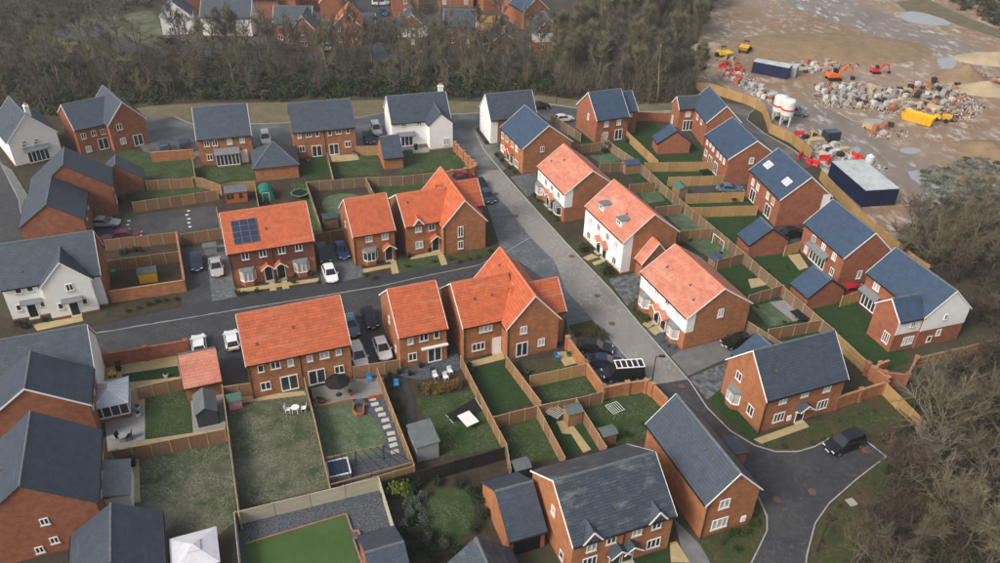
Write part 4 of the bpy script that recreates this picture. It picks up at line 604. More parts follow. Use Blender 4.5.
# bottom edge
garage('grey-roofed garden building at the corner of the artificial lawn',(-9.11,43.36,21.5,3.17,7.04,2.40,4.60),roof='roof_slate',face='f',trim=False)
garage('grey-roofed garage peeping in at the bottom edge',(-0.30,41.41,-68.0,6.00,6.00,2.40,5.01),roof='roof_worn',face='r',trim=False)
garage('blue-roofed garage peeping out behind the turning head house gable',(31.07,72.29,-67.1,5.00,5.54,2.40,4.68),face='l')
garage('small orange-roofed brick garage with a white car behind it',(-33.23,68.65,21.8,3.75,5.37,2.20,4.60),roof='roof_rose',wall='brick_orange',face='k')
# ------------------------------------------------------------------ fences and garden walls
mat('fence_new',(0.44,0.275,0.115),(0.34,0.205,0.085),scale=2.0,rough=0.85,spec=0.2,stretch=(8,1,0.6),var=0.12)
mat('fence_mid',(0.31,0.18,0.10),(0.22,0.125,0.072),scale=2.0,rough=0.85,spec=0.2,stretch=(8,1,0.6),var=0.14)
mat('fence_old',(0.25,0.175,0.115),(0.165,0.115,0.08),scale=2.0,rough=0.88,spec=0.2,stretch=(8,1,0.6),var=0.15)
mat('fence_black',(0.016,0.014,0.014),(0.03,0.026,0.025),scale=2.0,rough=0.8,stretch=(8,1,0.6))
mat('fence_concrete',(0.46,0.42,0.33),(0.38,0.345,0.27),scale=1.5,rough=0.85,var=0.06)
def panel_mesh(style):
    b=MB()
    if style=='fence_concrete':
        for i in range(4): b.box(-0.5,0.5,-0.03-0.004*(i%2),0.03,0.02+i*0.45,0.02+i*0.45+0.435)
    else:
        n=12
        for i in range(n): b.box(-0.5+i/n,-0.5+(i+1)/n-0.004,-0.012-0.014*(i%2),0.012,0.18,1.78-0.008*(i%3))
        b.box(-0.5,0.5,-0.02,0.03,0,0.17)
        if style!='fence_black': b.cur=1
        for z in (0.35,0.95,1.55): b.box(-0.5,0.5,0.012,0.06,z,z+0.09)
        b.box(-0.5,0.5,-0.035,0.035,1.785,1.81)
    return b.mesh('panel',style,'post_tan') if style not in ('fence_black','fence_concrete') else b.mesh('panel',style)
mat('post_tan',(0.46,0.34,0.19),(0.36,0.265,0.155),scale=3,rough=0.85,var=0.1)
def post_mesh(style):
    if style in ('fence_mid','fence_old','fence_new'): style='post_tan'
    return MB().box(-0.05,0.05,-0.055,0.075,0,1.84).add([(-0.05,-0.055,1.84),(0.05,-0.055,1.84),(0.05,0.075,1.84),(-0.05,0.075,1.84),(0,0.01,1.88)],[(0,1,4),(1,2,4),(2,3,4),(3,0,4)]).mesh('post',style)
def fence(label,pts,style='fence_old',h=1.8,flip=False,group=None,name='garden_fence',bay=1.9):
    if flip: pts=pts[::-1]
    x0,y0=pts[0]; root=empty(name,T(x0,y0,0),label,'fence',group); inv=root.matrix_basis.inverted()
    pm=cached(('panel',style),lambda:panel_mesh(style)); sm=cached(('post',style),lambda:post_mesh(style)); s=h/1.8
    for i,(a,b) in enumerate(zip(pts[:-1],pts[1:])):
        d=Vector((b[0]-a[0],b[1]-a[1])); L=d.length; ang=math.degrees(math.atan2(d.y,d.x)); n=max(1,round(L/bay)); w=L/n
        for j in range(n):
            c=Vector(a)+d*((j+0.5)/n); p=Vector(a)+d*(j/n)
            link('panel',pm,root,inv@T(c.x,c.y,0.0,ang+random.uniform(-0.5,0.5))@Matrix.Diagonal((w-0.1,1,s*random.uniform(0.985,1.01),1)))
            link('post',sm,root,inv@T(p.x,p.y,0,ang)@Matrix.Diagonal((1,1,s,1)))
    link('post',sm,root,inv@T(pts[-1][0],pts[-1][1],0,ang)@Matrix.Diagonal((1,1,s,1)))
    return root
def brick_wall(label,pts,h=1.8,wall='brick_orange',piers=None,smooth=0):
    if smooth:
        for _ in range(smooth):
            q=[pts[0]]
            for a,b in zip(pts[:-1],pts[1:]): q+=[(a[0]*.75+b[0]*.25,a[1]*.75+b[1]*.25),(a[0]*.25+b[0]*.75,a[1]*.25+b[1]*.75)]
            pts=q+[pts[-1]]
    root=empty('brick_wall',T(pts[0][0],pts[0][1],0),label,'wall'); inv=root.matrix_basis.inverted(); t=0.11; last=0
    for a,b in zip(pts[:-1],pts[1:]):
        d=Vector((b[0]-a[0],b[1]-a[1])); L=d.length; ang=math.degrees(math.atan2(d.y,d.x)); mx=inv@T(a[0],a[1],0,ang)
        link('wall_section',MB().box(-0.04,L+0.04,-t,t,0,h-0.1).mesh('wall_section',wall),root,mx)
        link('coping',MB().box(-0.05,L+0.05,-t-0.035,t+0.035,h-0.1,h).mesh('coping',wall),root,mx)
        if piers:
            n=max(1,round(L/piers))
            for j in range(n+1):
                if L<piers*0.7 and j: continue
                link('pier',cached(('pier',wall,h),lambda:MB().box(-0.24,0.24,-0.24,0.24,0,h+0.06).box(-0.29,0.29,-0.29,0.29,h+0.06,h+0.16).mesh('pier',wall)),root,mx@T(L*j/n,0))
    return root
# top-row gardens
fence('weathered fence between the far left lawn and the tarmac yard strip',[(-57.11,114.56),(-50.14,115.96)],'fence_mid')
fence('long weathered fence above the tarmac yard, lower of two parallel ones',[(-56.39,107.35),(-44.86,111.99)],'fence_mid')
fence('weathered fence bending behind the glazed-bay house lawn',[(-50.22,116.26),(-48.52,116.00),(-44.84,113.72)],'fence_mid')
fence('short fence running back from the orange garden wall at the glazed-bay house',[(-52.46,122.93),(-49.87,116.64)],'fence_mid')
brick_wall('low-set orange brick wall beside the two cars in the far left court',[(-60.33,125.15),(-53.61,126.88)])
fence('bright new fence below the glazed-bay house lawn',[(-44.85,113.76),(-43.13,114.84),(-39.84,115.33)],'fence_new')
fence('thin fence dividing the two lawns of the six-window pair',[(-30.36,126.49),(-27.73,117.82)],'fence_mid')
fence('yellow fence behind the red and silver cars in the top row',[(-25.88,129.88),(-22.14,130.21)],'fence_new')
fence('brown fence along the foot of the top-row lawns',[(-31.49,115.66),(-22.39,117.75),(-16.43,118.61),(-11.47,120.09)],'fence_old')
fence('leaning side fence right of the trampoline garden',[(-31.65,115.65),(-26.06,100.54)],'fence_old')
fence('short grey fence above the round pale lawn',[(-22.28,117.53),(-20.17,112.03)],'fence_old')
fence('thin fence left of the green garden tent',[(-39.25,113.35),(-37.04,107.14)],'fence_old')
fence('brown fence between the solar-panel pair and the narrow house',[(-26.95,99.22),(-22.63,100.89)],'fence_mid')
fence('brown fence across the end of the two parked cars by the solar pair',[(-45.91,98.24),(-40.65,100.24)],'fence_mid')
fence('short side fence right of the tarmac yard',[(-43.31,106.47),(-40.72,100.23)],'fence_old')
fence('brown fence along the near side of the tarmac yard',[(-55.84,96.06),(-46.66,98.77)],'fence_mid')
fence('brown fence through the middle of the garden right of the white pair',[(-53.39,90.64),(-44.52,93.66)],'fence_mid')
brick_wall('orange brick wall along the pavement right of the white pair',[(-49.90,83.62),(-41.33,86.57)])
brick_wall('brick wall closing the garden beside the dark blue car',[(-46.66,98.77),(-41.33,86.57)],wall='brick_red')
brick_wall('curved orange brick wall around the lawn of the white garden-gable house',[(-8.71,132.61),(-6.36,127.53),(-4.76,124.37),(-4.60,123.21),(-5.21,122.35),(-9.59,120.87)],smooth=1,piers=6)
# right-hand gardens
fence('long back fence running down between the two right-hand rows of gardens',[(19.66,133.66),(23.39,126.37),(28.15,113.05),(34.61,97.08),(40.65,81.27),(41.39,79.54)],'fence_old')
fence('end of the long back fence beside the grey-roofed house, yellower',[(41.43,78.94),(43.73,71.99)],'fence_new',flip=True)
fence('yellow fence left of the lawn behind the back brick house',[(22.89,139.75),(26.81,127.38)],'fence_new')
brick_wall('red brick wall beyond the back lawn by the belt of trees',[(25.95,149.34),(32.85,149.32)],wall='brick_red')
fence('yellow fence below the garage lawn, upper of three in a row',[(24.40,126.23),(36.52,127.37)],'fence_new')
fence('yellow fence above the dark driveway, middle of three in a row',[(27.60,120.83),(37.06,121.95)],'fence_new')
fence('yellow fence below the dark driveway with the small green shed',[(29.58,114.84),(39.17,116.07)],'fence_new')
fence('yellow fence ending at the black garden furniture',[(29.32,110.29),(40.12,111.54)],'fence_new')
fence('short yellow fence between garage and canopy house',[(41.06,99.33),(43.45,100.57)],'fence_new')
fence('short yellow gate fence below the small red car',[(45.01,86.86),(47.88,88.28)],'fence_new')
fence('short fence beside the back brick house lawn',[(19.66,133.66),(17.94,138.49)],'fence_mid')
fence('grey fence behind the blue-roofed pair, below the potted palm',[(16.60,125.56),(20.39,126.19)],'fence_old')
fence('brown fence behind the dormered pair, uppermost',[(20.79,117.68),(25.20,118.84)],'fence_mid')
fence('brown fence between the sheds behind the orange roofs',[(12.39,132.33),(17.57,134.41)],'fence_mid')
fence('slanting brown fence behind the blue-roofed pair at the top road',[(9.03,147.11),(14.23,138.25)],'fence_old')
fence('brown fence above the seated shed garden',[(23.92,110.16),(28.10,111.37)],'fence_mid')
fence('brown fence just above the white goal frame',[(26.39,102.87),(31.31,104.01)],'fence_mid')
fence('brown fence just below the white goal frame',[(30.34,95.01),(34.61,97.08)],'fence_mid')
fence('brown fence below the small sand-coloured patio',[(32.66,86.53),(37.90,89.11)],'fence_mid')
fence('pale slatted fence at the lower end behind the grey-roofed house',[(33.27,79.19),(40.49,81.37)],'fence_mid')
fence('slanting fence beside the bottom orange-roofed pair',[(31.06,80.75),(34.03,76.63)],'fence_old')
fence('tall yellow fence along the muddy building site, upper curve',[(41.18,166.83),(43.66,166.40),(47.02,163.03),(50.52,159.51),(52.44,155.45),(51.83,150.07),(51.06,144.97),(53.87,140.14),(55.29,133.30)],'fence_new',h=2.0,name='site_fence')
fence('tall yellow fence along the building site beside the navy store',[(54.44,125.06),(54.58,121.82),(55.77,110.72),(57.48,102.38),(58.71,97.55),(59.80,94.83)],'fence_new',h=2.0,name='site_fence')
fence('yellow fence running off into the wood at the right edge',[(49.35,74.23),(61.66,78.60)],'fence_new',flip=True)
fence('yellow fence dropping towards the wood with a small white sign',[(44.05,69.38),(45.80,63.32)],'fence_new')
brick_wall('stepped orange brick wall round the corner behind the parked black car',[(37.60,66.92),(44.03,69.75),(44.57,70.55),(43.64,72.13),(44.73,73.10),(45.88,73.67)],piers=3.0)
brick_wall('red brick wall at the foot of the white-gabled end house',[(43.30,73.04),(44.62,71.46),(47.10,71.12),(49.51,74.36)],wall='brick_red',piers=4)
# middle gardens
fence('fence from the awning house down the side of its lawn',[(-4.34,72.40),(-2.28,66.99),(1.09,58.48)],'fence_mid')
fence('black-painted fence across the foot of the awning house garden',[(-10.75,53.10),(0.90,57.96)],'fence_black')
fence('short grey fence stub beside the black fence end',[(1.09,58.48),(1.53,55.24)],'fence_old')
fence('tan fence between the two halves of the cross-gabled house gardens',[(0.98,72.62),(4.74,65.01)],'fence_mid')
fence('tan fence along the foot of the deep green lawn',[(-0.27,62.41),(4.72,64.37)],'fence_mid')
fence('tan fence below the lawn by the brick wall corner',[(4.78,64.41),(8.68,65.67),(11.73,66.83)],'fence_mid')
fence('tan fence between the two small lawns beside the orange wall',[(3.71,69.17),(10.08,71.54)],'fence_new')
fence('slanting tan fence left of the small wooden shed',[(4.43,64.15),(6.96,56.86)],'fence_mid')
fence('slanting tan fence right of the small wooden shed',[(8.69,65.41),(11.25,58.48)],'fence_mid')
brick_wall('orange brick wall behind the three dark parked cars',[(8.35,76.47),(10.16,72.02),(11.85,67.68)],piers=5)
brick_wall('orange brick wall wrapping the lawn corner below the parked cars',[(11.90,67.59),(14.61,68.46),(16.76,68.91),(17.43,68.34),(18.67,65.88)],piers=5)
fence('brown fence behind the four cars between the orange roofs',[(-16.42,70.00),(-11.30,71.45)],'fence_mid')
fence('brown fence between the grey terrace garden and the slate path garden',[(-13.67,69.75),(-10.41,61.52),(-7.99,55.41)],'fence_mid')
fence('brown fence between the worn lawn and the grey terrace garden',[(-21.52,67.79),(-18.90,61.05),(-15.65,52.20)],'fence_old')
fence('pale timber fence along the pergola at the terrace garden end',[(-15.62,52.08),(-7.98,55.35)],'fence_new',h=1.6)
fence('brown fence behind the pink playhouse',[(-30.02,65.95),(-27.13,66.73)],'fence_mid')
fence('long side fence between the two worn lawns',[(-30.19,66.27),(-26.97,58.00),(-23.24,48.50)],'fence_old')
fence('brown fence at the foot of the conservatory lawn',[(-38.10,56.08),(-34.64,57.17),(-27.89,59.54)],'fence_mid')
fence('brown fence above the conservatory lawn',[(-39.38,65.50),(-34.92,67.26)],'fence_mid')
brick_wall('red brick wall with piers along the cross road by the yellow playthings',[(-45.21,70.92),(-36.80,73.79)],h=1.9,wall='brick_red',piers=5)
fence('pale concrete panel fence around the blue gravel garden, long side',[(-23.73,48.95),(-11.27,53.55)],'fence_concrete',bay=3.1)
fence('pale concrete panel fence right of the blue gravel garden',[(-11.16,53.49),(-9.00,47.72)],'fence_concrete',bay=3.1)
fence('pale concrete panel fence left of the artificial lawn',[(-23.79,48.83),(-21.38,42.30)],'fence_concrete',bay=3.1)
# ------------------------------------------------------------------ vehicles
def paint(name,c,rough=0.25): mat(name,c,rough=rough,spec=0.6); return name
for nm,c in (('car_black',(0.010,0.011,0.014)),('car_navy',(0.012,0.022,0.055)),('car_blue',(0.015,0.055,0.20)),('car_silver',(0.36,0.38,0.40)),('car_white',(0.74,0.75,0.76)),('car_red',(0.42,0.012,0.02)),('car_maroon',(0.12,0.012,0.035)),('car_steel',(0.10,0.15,0.21)),('car_grey',(0.12,0.13,0.14)),('car_teal',(0.03,0.055,0.08))): paint(nm,c)
mat('car_glass',(0.012,0.014,0.017),rough=0.06,spec=0.7); mat('rubber',(0.015,0.015,0.016),rough=0.9); mat('alloy',(0.42,0.43,0.44),rough=0.35,metal=0.7); mat('lamp_clear',(0.75,0.77,0.78),rough=0.1,spec=0.7); mat('lamp_red',(0.35,0.01,0.01),rough=0.2); mat('plate_yellow',(0.70,0.52,0.05),rough=0.5); mat('plate_white',(0.75,0.75,0.72),rough=0.5)
STY={'hatch':(4.0,1.74,1.47,-1.90,-1.45,0.10,0.95),'saloon':(4.5,1.80,1.43,-1.75,-1.10,0.15,1.05),'suv':(4.6,1.90,1.75,-2.20,-1.95,0.35,1.10),'van':(4.9,1.95,1.95,-2.40,-2.30,0.95,1.60),'mpv':(4.4,1.82,1.62,-2.10,-1.75,0.40,1.25)}
def car_meshes(style):
    L,W,Hh,gb0,gt0,gt1,gb1=STY[style]; hl=L/2; hw=W/2; sh=0.62*Hh if style not in('van','suv') else 0.58*Hh
    st=[(-hl,0.86,0.50,sh-0.12),(-hl+0.10,0.95,0.40,sh-0.02),(-hl*0.6,1.0,0.30,sh+0.02),(0,1.0,0.27,sh),(gb1,1.0,0.28,sh-0.02),(hl-0.55,0.97,0.28,sh-0.12),(hl-0.15,0.88,0.32,sh-0.24),(hl,0.74,0.42,sh-0.36)]
    b=MB(); vs=[]; m=8
    for x,k,zb,zt in st:
        w=hw*k; zm=(zb+zt)/2
        vs+=[(x,-w*0.82,zb),(x,-w,zb+0.12),(x,-w,zm+0.1),(x,-w*0.93,zt),(x,w*0.93,zt),(x,w,zm+0.1),(x,w,zb+0.12),(x,w*0.82,zb)]
    fs=[(j*m+i,(j+1)*m+i,(j+1)*m+(i+1)%m,j*m+(i+1)%m) for j in range(len(st)-1) for i in range(m)]+[tuple(range(m)),tuple(range((len(st)-1)*m,len(st)*m))[::-1]]
    b.add(vs,fs)
    wb,wt=hw*0.90,hw*0.72; zb=sh-0.06; zt=Hh; xm=(gt0+gt1)/2
    g=[(gb0,-wb*0.96,zb),(gb1,-wb*0.96,zb),(gb1,wb*0.96,zb),(gb0,wb*0.96,zb),(gt0,-wt*0.95,zt-0.05),(xm,-wt,zt),(gt1,-wt*0.95,zt-0.05),(gt1,wt*0.95,zt-0.05),(xm,wt,zt),(gt0,wt*0.95,zt-0.05)]
    b.add(g,[(0,1,6,5,4),(2,3,9,8,7),(1,2,7,6),(3,0,4,9),(4,5,8,9),(5,6,7,8)])
    for sy in (-1,1): b.box(gb1-0.25,gb1-0.1,sy*hw*0.98 if sy>0 else -hw*1.12,hw*1.12 if sy>0 else -hw*0.98,sh+0.02,sh+0.16)
    body=b.mesh('body','car_black')
    for p in body.polygons: p.use_smooth=True
    body.set_sharp_from_angle(angle=R_(38))
    def quad(pts,off,nm):
        n=(Vector(pts[1])-Vector(pts[0])).cross(Vector(pts[3])-Vector(pts[0])).normalized(); c=sum((Vector(p) for p in pts),Vector())/4
        if n.dot(c-Vector((xm,0,zb)))<0: n=-n
        f=[c+(Vector(p)-c)*0.88+n*off for p in pts]; bk=[p-n*0.02 for p in f]
        return MB().add(f+bk,[(0,1,2,3),(4,7,6,5),(0,4,5,1),(1,5,6,2),(2,6,7,3),(3,7,4,0)]).mesh(nm,'car_glass')
    ws=quad([g[1],g[2],g[7],g[6]],0.012,'windscreen'); rw=quad([g[3],g[0],g[4],g[9]],0.012,'rear_window')
    zl=zb+0.10; sl=quad([(gb0+0.15,-wb*0.97,zl),(gb1-0.12,-wb*0.97,zl),(gt1,-wt*0.97,zt-0.07),(gt0+0.05,-wt*0.97,zt-0.07)],0.012,'side_window'); sr=quad([(gb0+0.15,wb*0.97,zl),(gb1-0.12,wb*0.97,zl),(gt1,wt*0.97,zt-0.07),(gt0+0.05,wt*0.97,zt-0.07)],0.012,'side_window')
    wh=cached('tyre',lambda:MB().tube((0,-0.11,0),(0,0.11,0),0.32,0.32,14).mesh('tyre','rubber')); rim=cached('rim',lambda:MB().tube((0,-0.118,0),(0,0.118,0),0.20,0.20,10).mesh('rim','alloy'))
    hd=cached('headl',lambda:MB().box(-0.09,0.09,-0.17,0.17,-0.07,0.07).mesh('headlight','lamp_clear')); tl=cached('taill',lambda:MB().box(-0.05,0.05,-0.12,0.12,-0.12,0.12).mesh('taillight','lamp_red'))
    return dict(body=body,ws=ws,rw=rw,sl=sl,sr=sr,wh=wh,rim=rim,hd=hd,tl=tl,L=L,W=W,sh=sh)
def car(label,pos,yaw,colour,style='hatch',group=None,roof=None,bars=False,cat='car'):
    d=cached(('car',style),lambda:car_meshes(style)); root=empty('van' if cat=='van' else 'parked_car',T(pos[0],pos[1],0.03,yaw),label,cat,group); L,W,sh=d['L'],d['W'],d['sh']
    o=link('body',d['body'],root,Matrix()); o.material_slots[0].link='OBJECT'; o.material_slots[0].material=M[colour]
    link('windscreen',d['ws'],root,Matrix()); link('rear_window',d['rw'],root,Matrix()); link('side_window',d['sl'],root,Matrix()); link('side_window',d['sr'],root,Matrix())
    for sx in (-0.31,0.32):
        for sy in (-1,1):
            w=link('wheel',d['wh'],root,Matrix.Translation((sx*L,sy*(W/2-0.10),0.32))); link('rim',d['rim'],w,Matrix())
    for sy in (-1,1):
        link('headlight',d['hd'],root,Matrix.Translation((L/2-0.13,sy*W*0.33,sh-0.33))); link('taillight',d['tl'],root,Matrix.Translation((-L/2+0.03,sy*W*0.40,sh-0.15)))
    link('number_plate',cached('plate_f',lambda:MB().box(-0.02,0.02,-0.26,0.26,-0.055,0.055).mesh('number_plate','plate_white')),root,Matrix.Translation((L/2+0.005,0,0.42)))
    link('number_plate',cached('plate_r',lambda:MB().box(-0.02,0.02,-0.26,0.26,-0.055,0.055).mesh('number_plate','plate_yellow')),root,Matrix.Translation((-L/2-0.005,0,0.6)))
    if roof:
        _,_,Hh,gb0,gt0,gt1,gb1=STY[style]; link('roof_panel',MB().box(gt0+0.05,gt1-0.05,-W*0.31,W*0.31,Hh-0.02,Hh+0.015).mesh('roof_panel',roof),root,Matrix())
    if bars:
        _,_,Hh,gb0,gt0,gt1,gb1=STY[style]; b=MB()
        for sy in (-1,1): b.box(gt0,gt1+0.1,sy*W*0.36-0.05,sy*W*0.36+0.05,Hh+0.06,Hh+0.14)
        for i in range(6): x=gt0+(gt1-gt0)*i/5; b.box(x-0.05,x+0.05,-W*0.36,W*0.36,Hh+0.05,Hh+0.13)
        link('roof_rack',b.mesh('roof_rack','paint_white'),root,Matrix())
    return root
def at1(l): return l[0]
CB=[('dark blue hatchback on the tarmac drive left of the solar-panel pair',[(-42.04,92.84)][0],-68,'car_navy','hatch'),
('silver hatchback on the slate drive right against the solar-panel pair',[(-38.94,91.81)][0],-68,'car_silver','saloon'),
('black people carrier parked end-on beside the solar-panel pair',[(-25.05,95.77)][0],-68,'car_black','mpv'),
('bright blue hatchback beside the narrow bay-windowed house',[(-22.65,96.87)][0],-68,'car_blue','hatch'),
('white hatchback nearest the pavement beside the solar-panel pair',[(-23.14,90.83)][0],-68,'car_white','hatch'),
('white car half hidden behind the small orange-roofed garage',[(-35.73,74.77)][0],112,'car_white','hatch'),
('white hatchback on the drive against the wide orange-roofed pair',[(-32.09,75.80)][0],112,'car_white','hatch'),
('steel blue car close beside the right end of the wide orange-roofed pair',[(-18.43,79.44)][0],-68,'car_steel','saloon'),
('black hatchback in the drive between two orange-roofed houses',[(-16.27,80.93)][0],-68,'car_black','hatch'),
('silver white people carrier by the fence beside the wide orange-roofed pair',[(-16.52,73.47)][0],-68,'car_white','mpv'),
('small white car with a dark roof by the narrow awning house',[(-13.83,74.87)][0],-68,'car_white','hatch'),
('black estate car, uppermost of three by the orange wall',[(11.66,76.24)][0],-8,'car_black','saloon'),
('blue car, middle of three by the orange wall',[(12.60,73.47)][0],-3,'car_navy','saloon'),
('black car on the shaded drive beside the bottom orange-roofed pair',[(29.27,78.12)][0],200,'car_black','hatch'),
('black off-roader parked in the turning head bay',[(36.61,61.03)][0],205,'car_black','suv'),
('small bright red car beside the canopy house garage',[(47.81,90.31)][0],20,'car_red','hatch'),
('dark red car glimpsed behind the curved brick wall',[(-6.68,120.95)][0],22,'car_maroon','saloon'),
('black car beside the road behind the cross-gabled front house, upper one',[(-3.51,118.61)][0],-68,'car_black','hatch'),
('dark teal car beside the road behind the cross-gabled front house, lower one',[(-2.37,114.58)][0],-68,'car_teal','hatch'),
('dark off-roader behind the orange wall in the far left court',[(-56.76,131.17)][0],112,'car_navy','suv'),
('small light blue car behind the orange wall in the far left court',[(-59.82,129.78)][0],112,'car_teal','hatch'),
('green-black off-roader with a pale bonnet above the pyramid-roofed garage',[(-43.32,134.85)][0],-72,'car_white','suv'),
('black and red car behind the yellow fence in the top row',[(-24.83,136.60)][0],-72,'car_black','saloon'),
('silver estate car in the top road beside the white house',[(-24.00,140.37)][0],-72,'car_silver','suv'),
('white car beside the slanting fence at the top road',[(11.70,148.03)][0],20,'car_white','hatch'),
('black car on the top road beyond the white-gabled corner house',[(7.07,154.43)][0],15,'car_black','saloon'),
('silver car in the tarmac yard by the tall blank gable',[(-59.12,103.03)][0],5,'car_silver','saloon'),
('bright magenta car along the fence in the tarmac yard',[(-54.25,99.52)][0],15,'car_maroon','hatch'),
('magenta car mostly hidden behind the white pair roof',[(-56.34,97.69)][0],15,'car_maroon','hatch'),
('dark car in the gap above the blue-roofed garage beside the roof-window pair',[(44.04,105.29)][0],15,'car_black','saloon'),
('dark car on the drive between the yellow fences',[(37.76,119.61)][0],2,'car_steel','saloon'),
('dark blue car in front of the far white house behind the trees',[(-80.06,190.62)][0],40,'car_navy','hatch'),
('second blue car in front of the far white house behind the trees',[(-76.07,188.70)][0],40,'car_teal','saloon'),
('left of two small white cars at the far brick house',[(-43.41,187.78)][0],-85,'car_white','hatch'),
('right of two small white cars at the far brick house',[(-42.32,188.61)][0],-85,'car_white','hatch'),
('blue car on the far road leading away through the trees',[(-33.31,219.55)][0],-70,'car_blue','hatch'),
('dark car beside the far small brick garage',[(-4.94,190.77)][0],-80,'car_teal','hatch'),
('white van parked at the top edge of the far road',[(-35.40,228.49)][0],10,'car_white','van'),
]
for c in CB: car(*c)
car('black van with a white slatted roof rack, lowest of three by the orange wall',[(14.47,71.38)][0],188,'car_black','van',bars=True,cat='van')
# ------------------------------------------------------------------ vegetation templates
for nm,a,b in (('leaf_green',(0.045,0.085,0.022),(0.025,0.05,0.014)),('leaf_dark',(0.032,0.052,0.024),(0.018,0.030,0.015)),('leaf_olive',(0.085,0.084,0.04),(0.05,0.052,0.026)),('leaf_brown',(0.105,0.078,0.055),(0.06,0.046,0.034)),('leaf_gold',(0.22,0.13,0.04),(0.14,0.09,0.03)),('leaf_grey',(0.12,0.145,0.12),(0.075,0.095,0.08)),('leaf_frost',(0.20,0.22,0.185),(0.13,0.15,0.12)),('leaf_lime',(0.14,0.17,0.03),(0.09,0.12,0.02))): mat(nm,a,b,scale=1.7,rough=0.75,spec=0.25,var=0.15)
for nm,a,b in (('bark_grey',(0.175,0.155,0.13),(0.11,0.098,0.082)),('bark_olive',(0.19,0.17,0.11),(0.12,0.108,0.072)),('bark_brown',(0.13,0.10,0.08),(0.082,0.066,0.054))): mat(nm,a,b,scale=1.2,rough=0.9,spec=0.15,var=0.22)
for nm,a,b in (('near_grey',(0.165,0.145,0.115),(0.10,0.088,0.07)),('near_olive',(0.175,0.155,0.10),(0.105,0.093,0.062)),('near_brown',(0.12,0.092,0.07),(0.075,0.06,0.047))): mat(nm,a,b,scale=0.8,rough=0.9,spec=0.15,var=0.25)
def tri_mesh(name,V,mats,mi=None):
    """V: (n,3,3) array of loose triangles"""
    n=len(V); me=bpy.data.meshes.new(name); me.vertices.add(n*3); me.vertices.foreach_set('co',np.ascontiguousarray(V,dtype=np.float32).ravel())
    me.loops.add(n*3); me.loops.foreach_set('vertex_index',np.arange(n*3,dtype=np.int32)); me.polygons.add(n); me.polygons.foreach_set('loop_start',np.arange(0,n*3,3,dtype=np.int32))
    for m in mats: me.materials.append(M[m])
    if mi is not None: me.polygons.foreach_set('material_index',np.asarray(mi,dtype=np.int32))
    me.update(calc_edges=True); return me
def leaf_tris(rng,c,n,size):
    """leaf-sized triangles around centres c (n,3)"""
    a=rng.normal(size=(n,3)); a/=np.linalg.norm(a,axis=1)[:,None]; b=np.cross(a,rng.normal(size=(n,3))); b/=np.linalg.norm(b,axis=1)[:,None]
    s=(size*rng.uniform(0.6,1.4,n))[:,None]
    return np.stack([c-a*s*0.5,c+a*s*0.5,c+b*s*0.9],1)
def blob_points(rng,n,r,flat=0.8,lobes=7):
    """points near the surface of an uneven cluster of lobes"""
    lc=rng.normal(size=(lobes,3)); lc/=np.linalg.norm(lc,axis=1)[:,None]; lc*=r*rng.uniform(0.25,0.6,lobes)[:,None]; lr=r*rng.uniform(0.4,0.62,lobes)
    k=rng.integers(0,lobes,n); d=rng.normal(size=(n,3)); d/=np.linalg.norm(d,axis=1)[:,None]
    p=lc[k]+d*(lr[k]*rng.uniform(0.7,1.05,n))[:,None]; p[:,2]*=flat; return p
def leaf_ball(r,n,size,seed,m='leaf_green',flat=0.85):
    rng=np.random.default_rng(seed); return tri_mesh('foliage',leaf_tris(rng,blob_points(rng,n,r,flat),n,size),[m])
def tube_tris(P,Rr,n):
    """tapered tube along polyline P with radii Rr as triangles"""
    P=np.asarray(P,float); k=len(P); out=[]; d=np.gradient(P,axis=0); d/=np.linalg.norm(d,axis=1)[:,None]+1e-9
    ref=np.array([0.3,0.9,0.1]); a=np.cross(d,ref); a/=np.linalg.norm(a,axis=1)[:,None]+1e-9; b=np.cross(d,a); t=2*np.pi*np.arange(n)/n
    ring=P[:,None,:]+(a[:,None,:]*np.cos(t)[None,:,None]+b[:,None,:]*np.sin(t)[None,:,None])*np.asarray(Rr)[:,None,None]
    for j in range(k-1):
        for i in range(n):
            q=(i+1)%n; out.append((ring[j,i],ring[j,q],ring[j+1,q])); out.append((ring[j,i],ring[j+1,q],ring[j+1,i]))
    return out
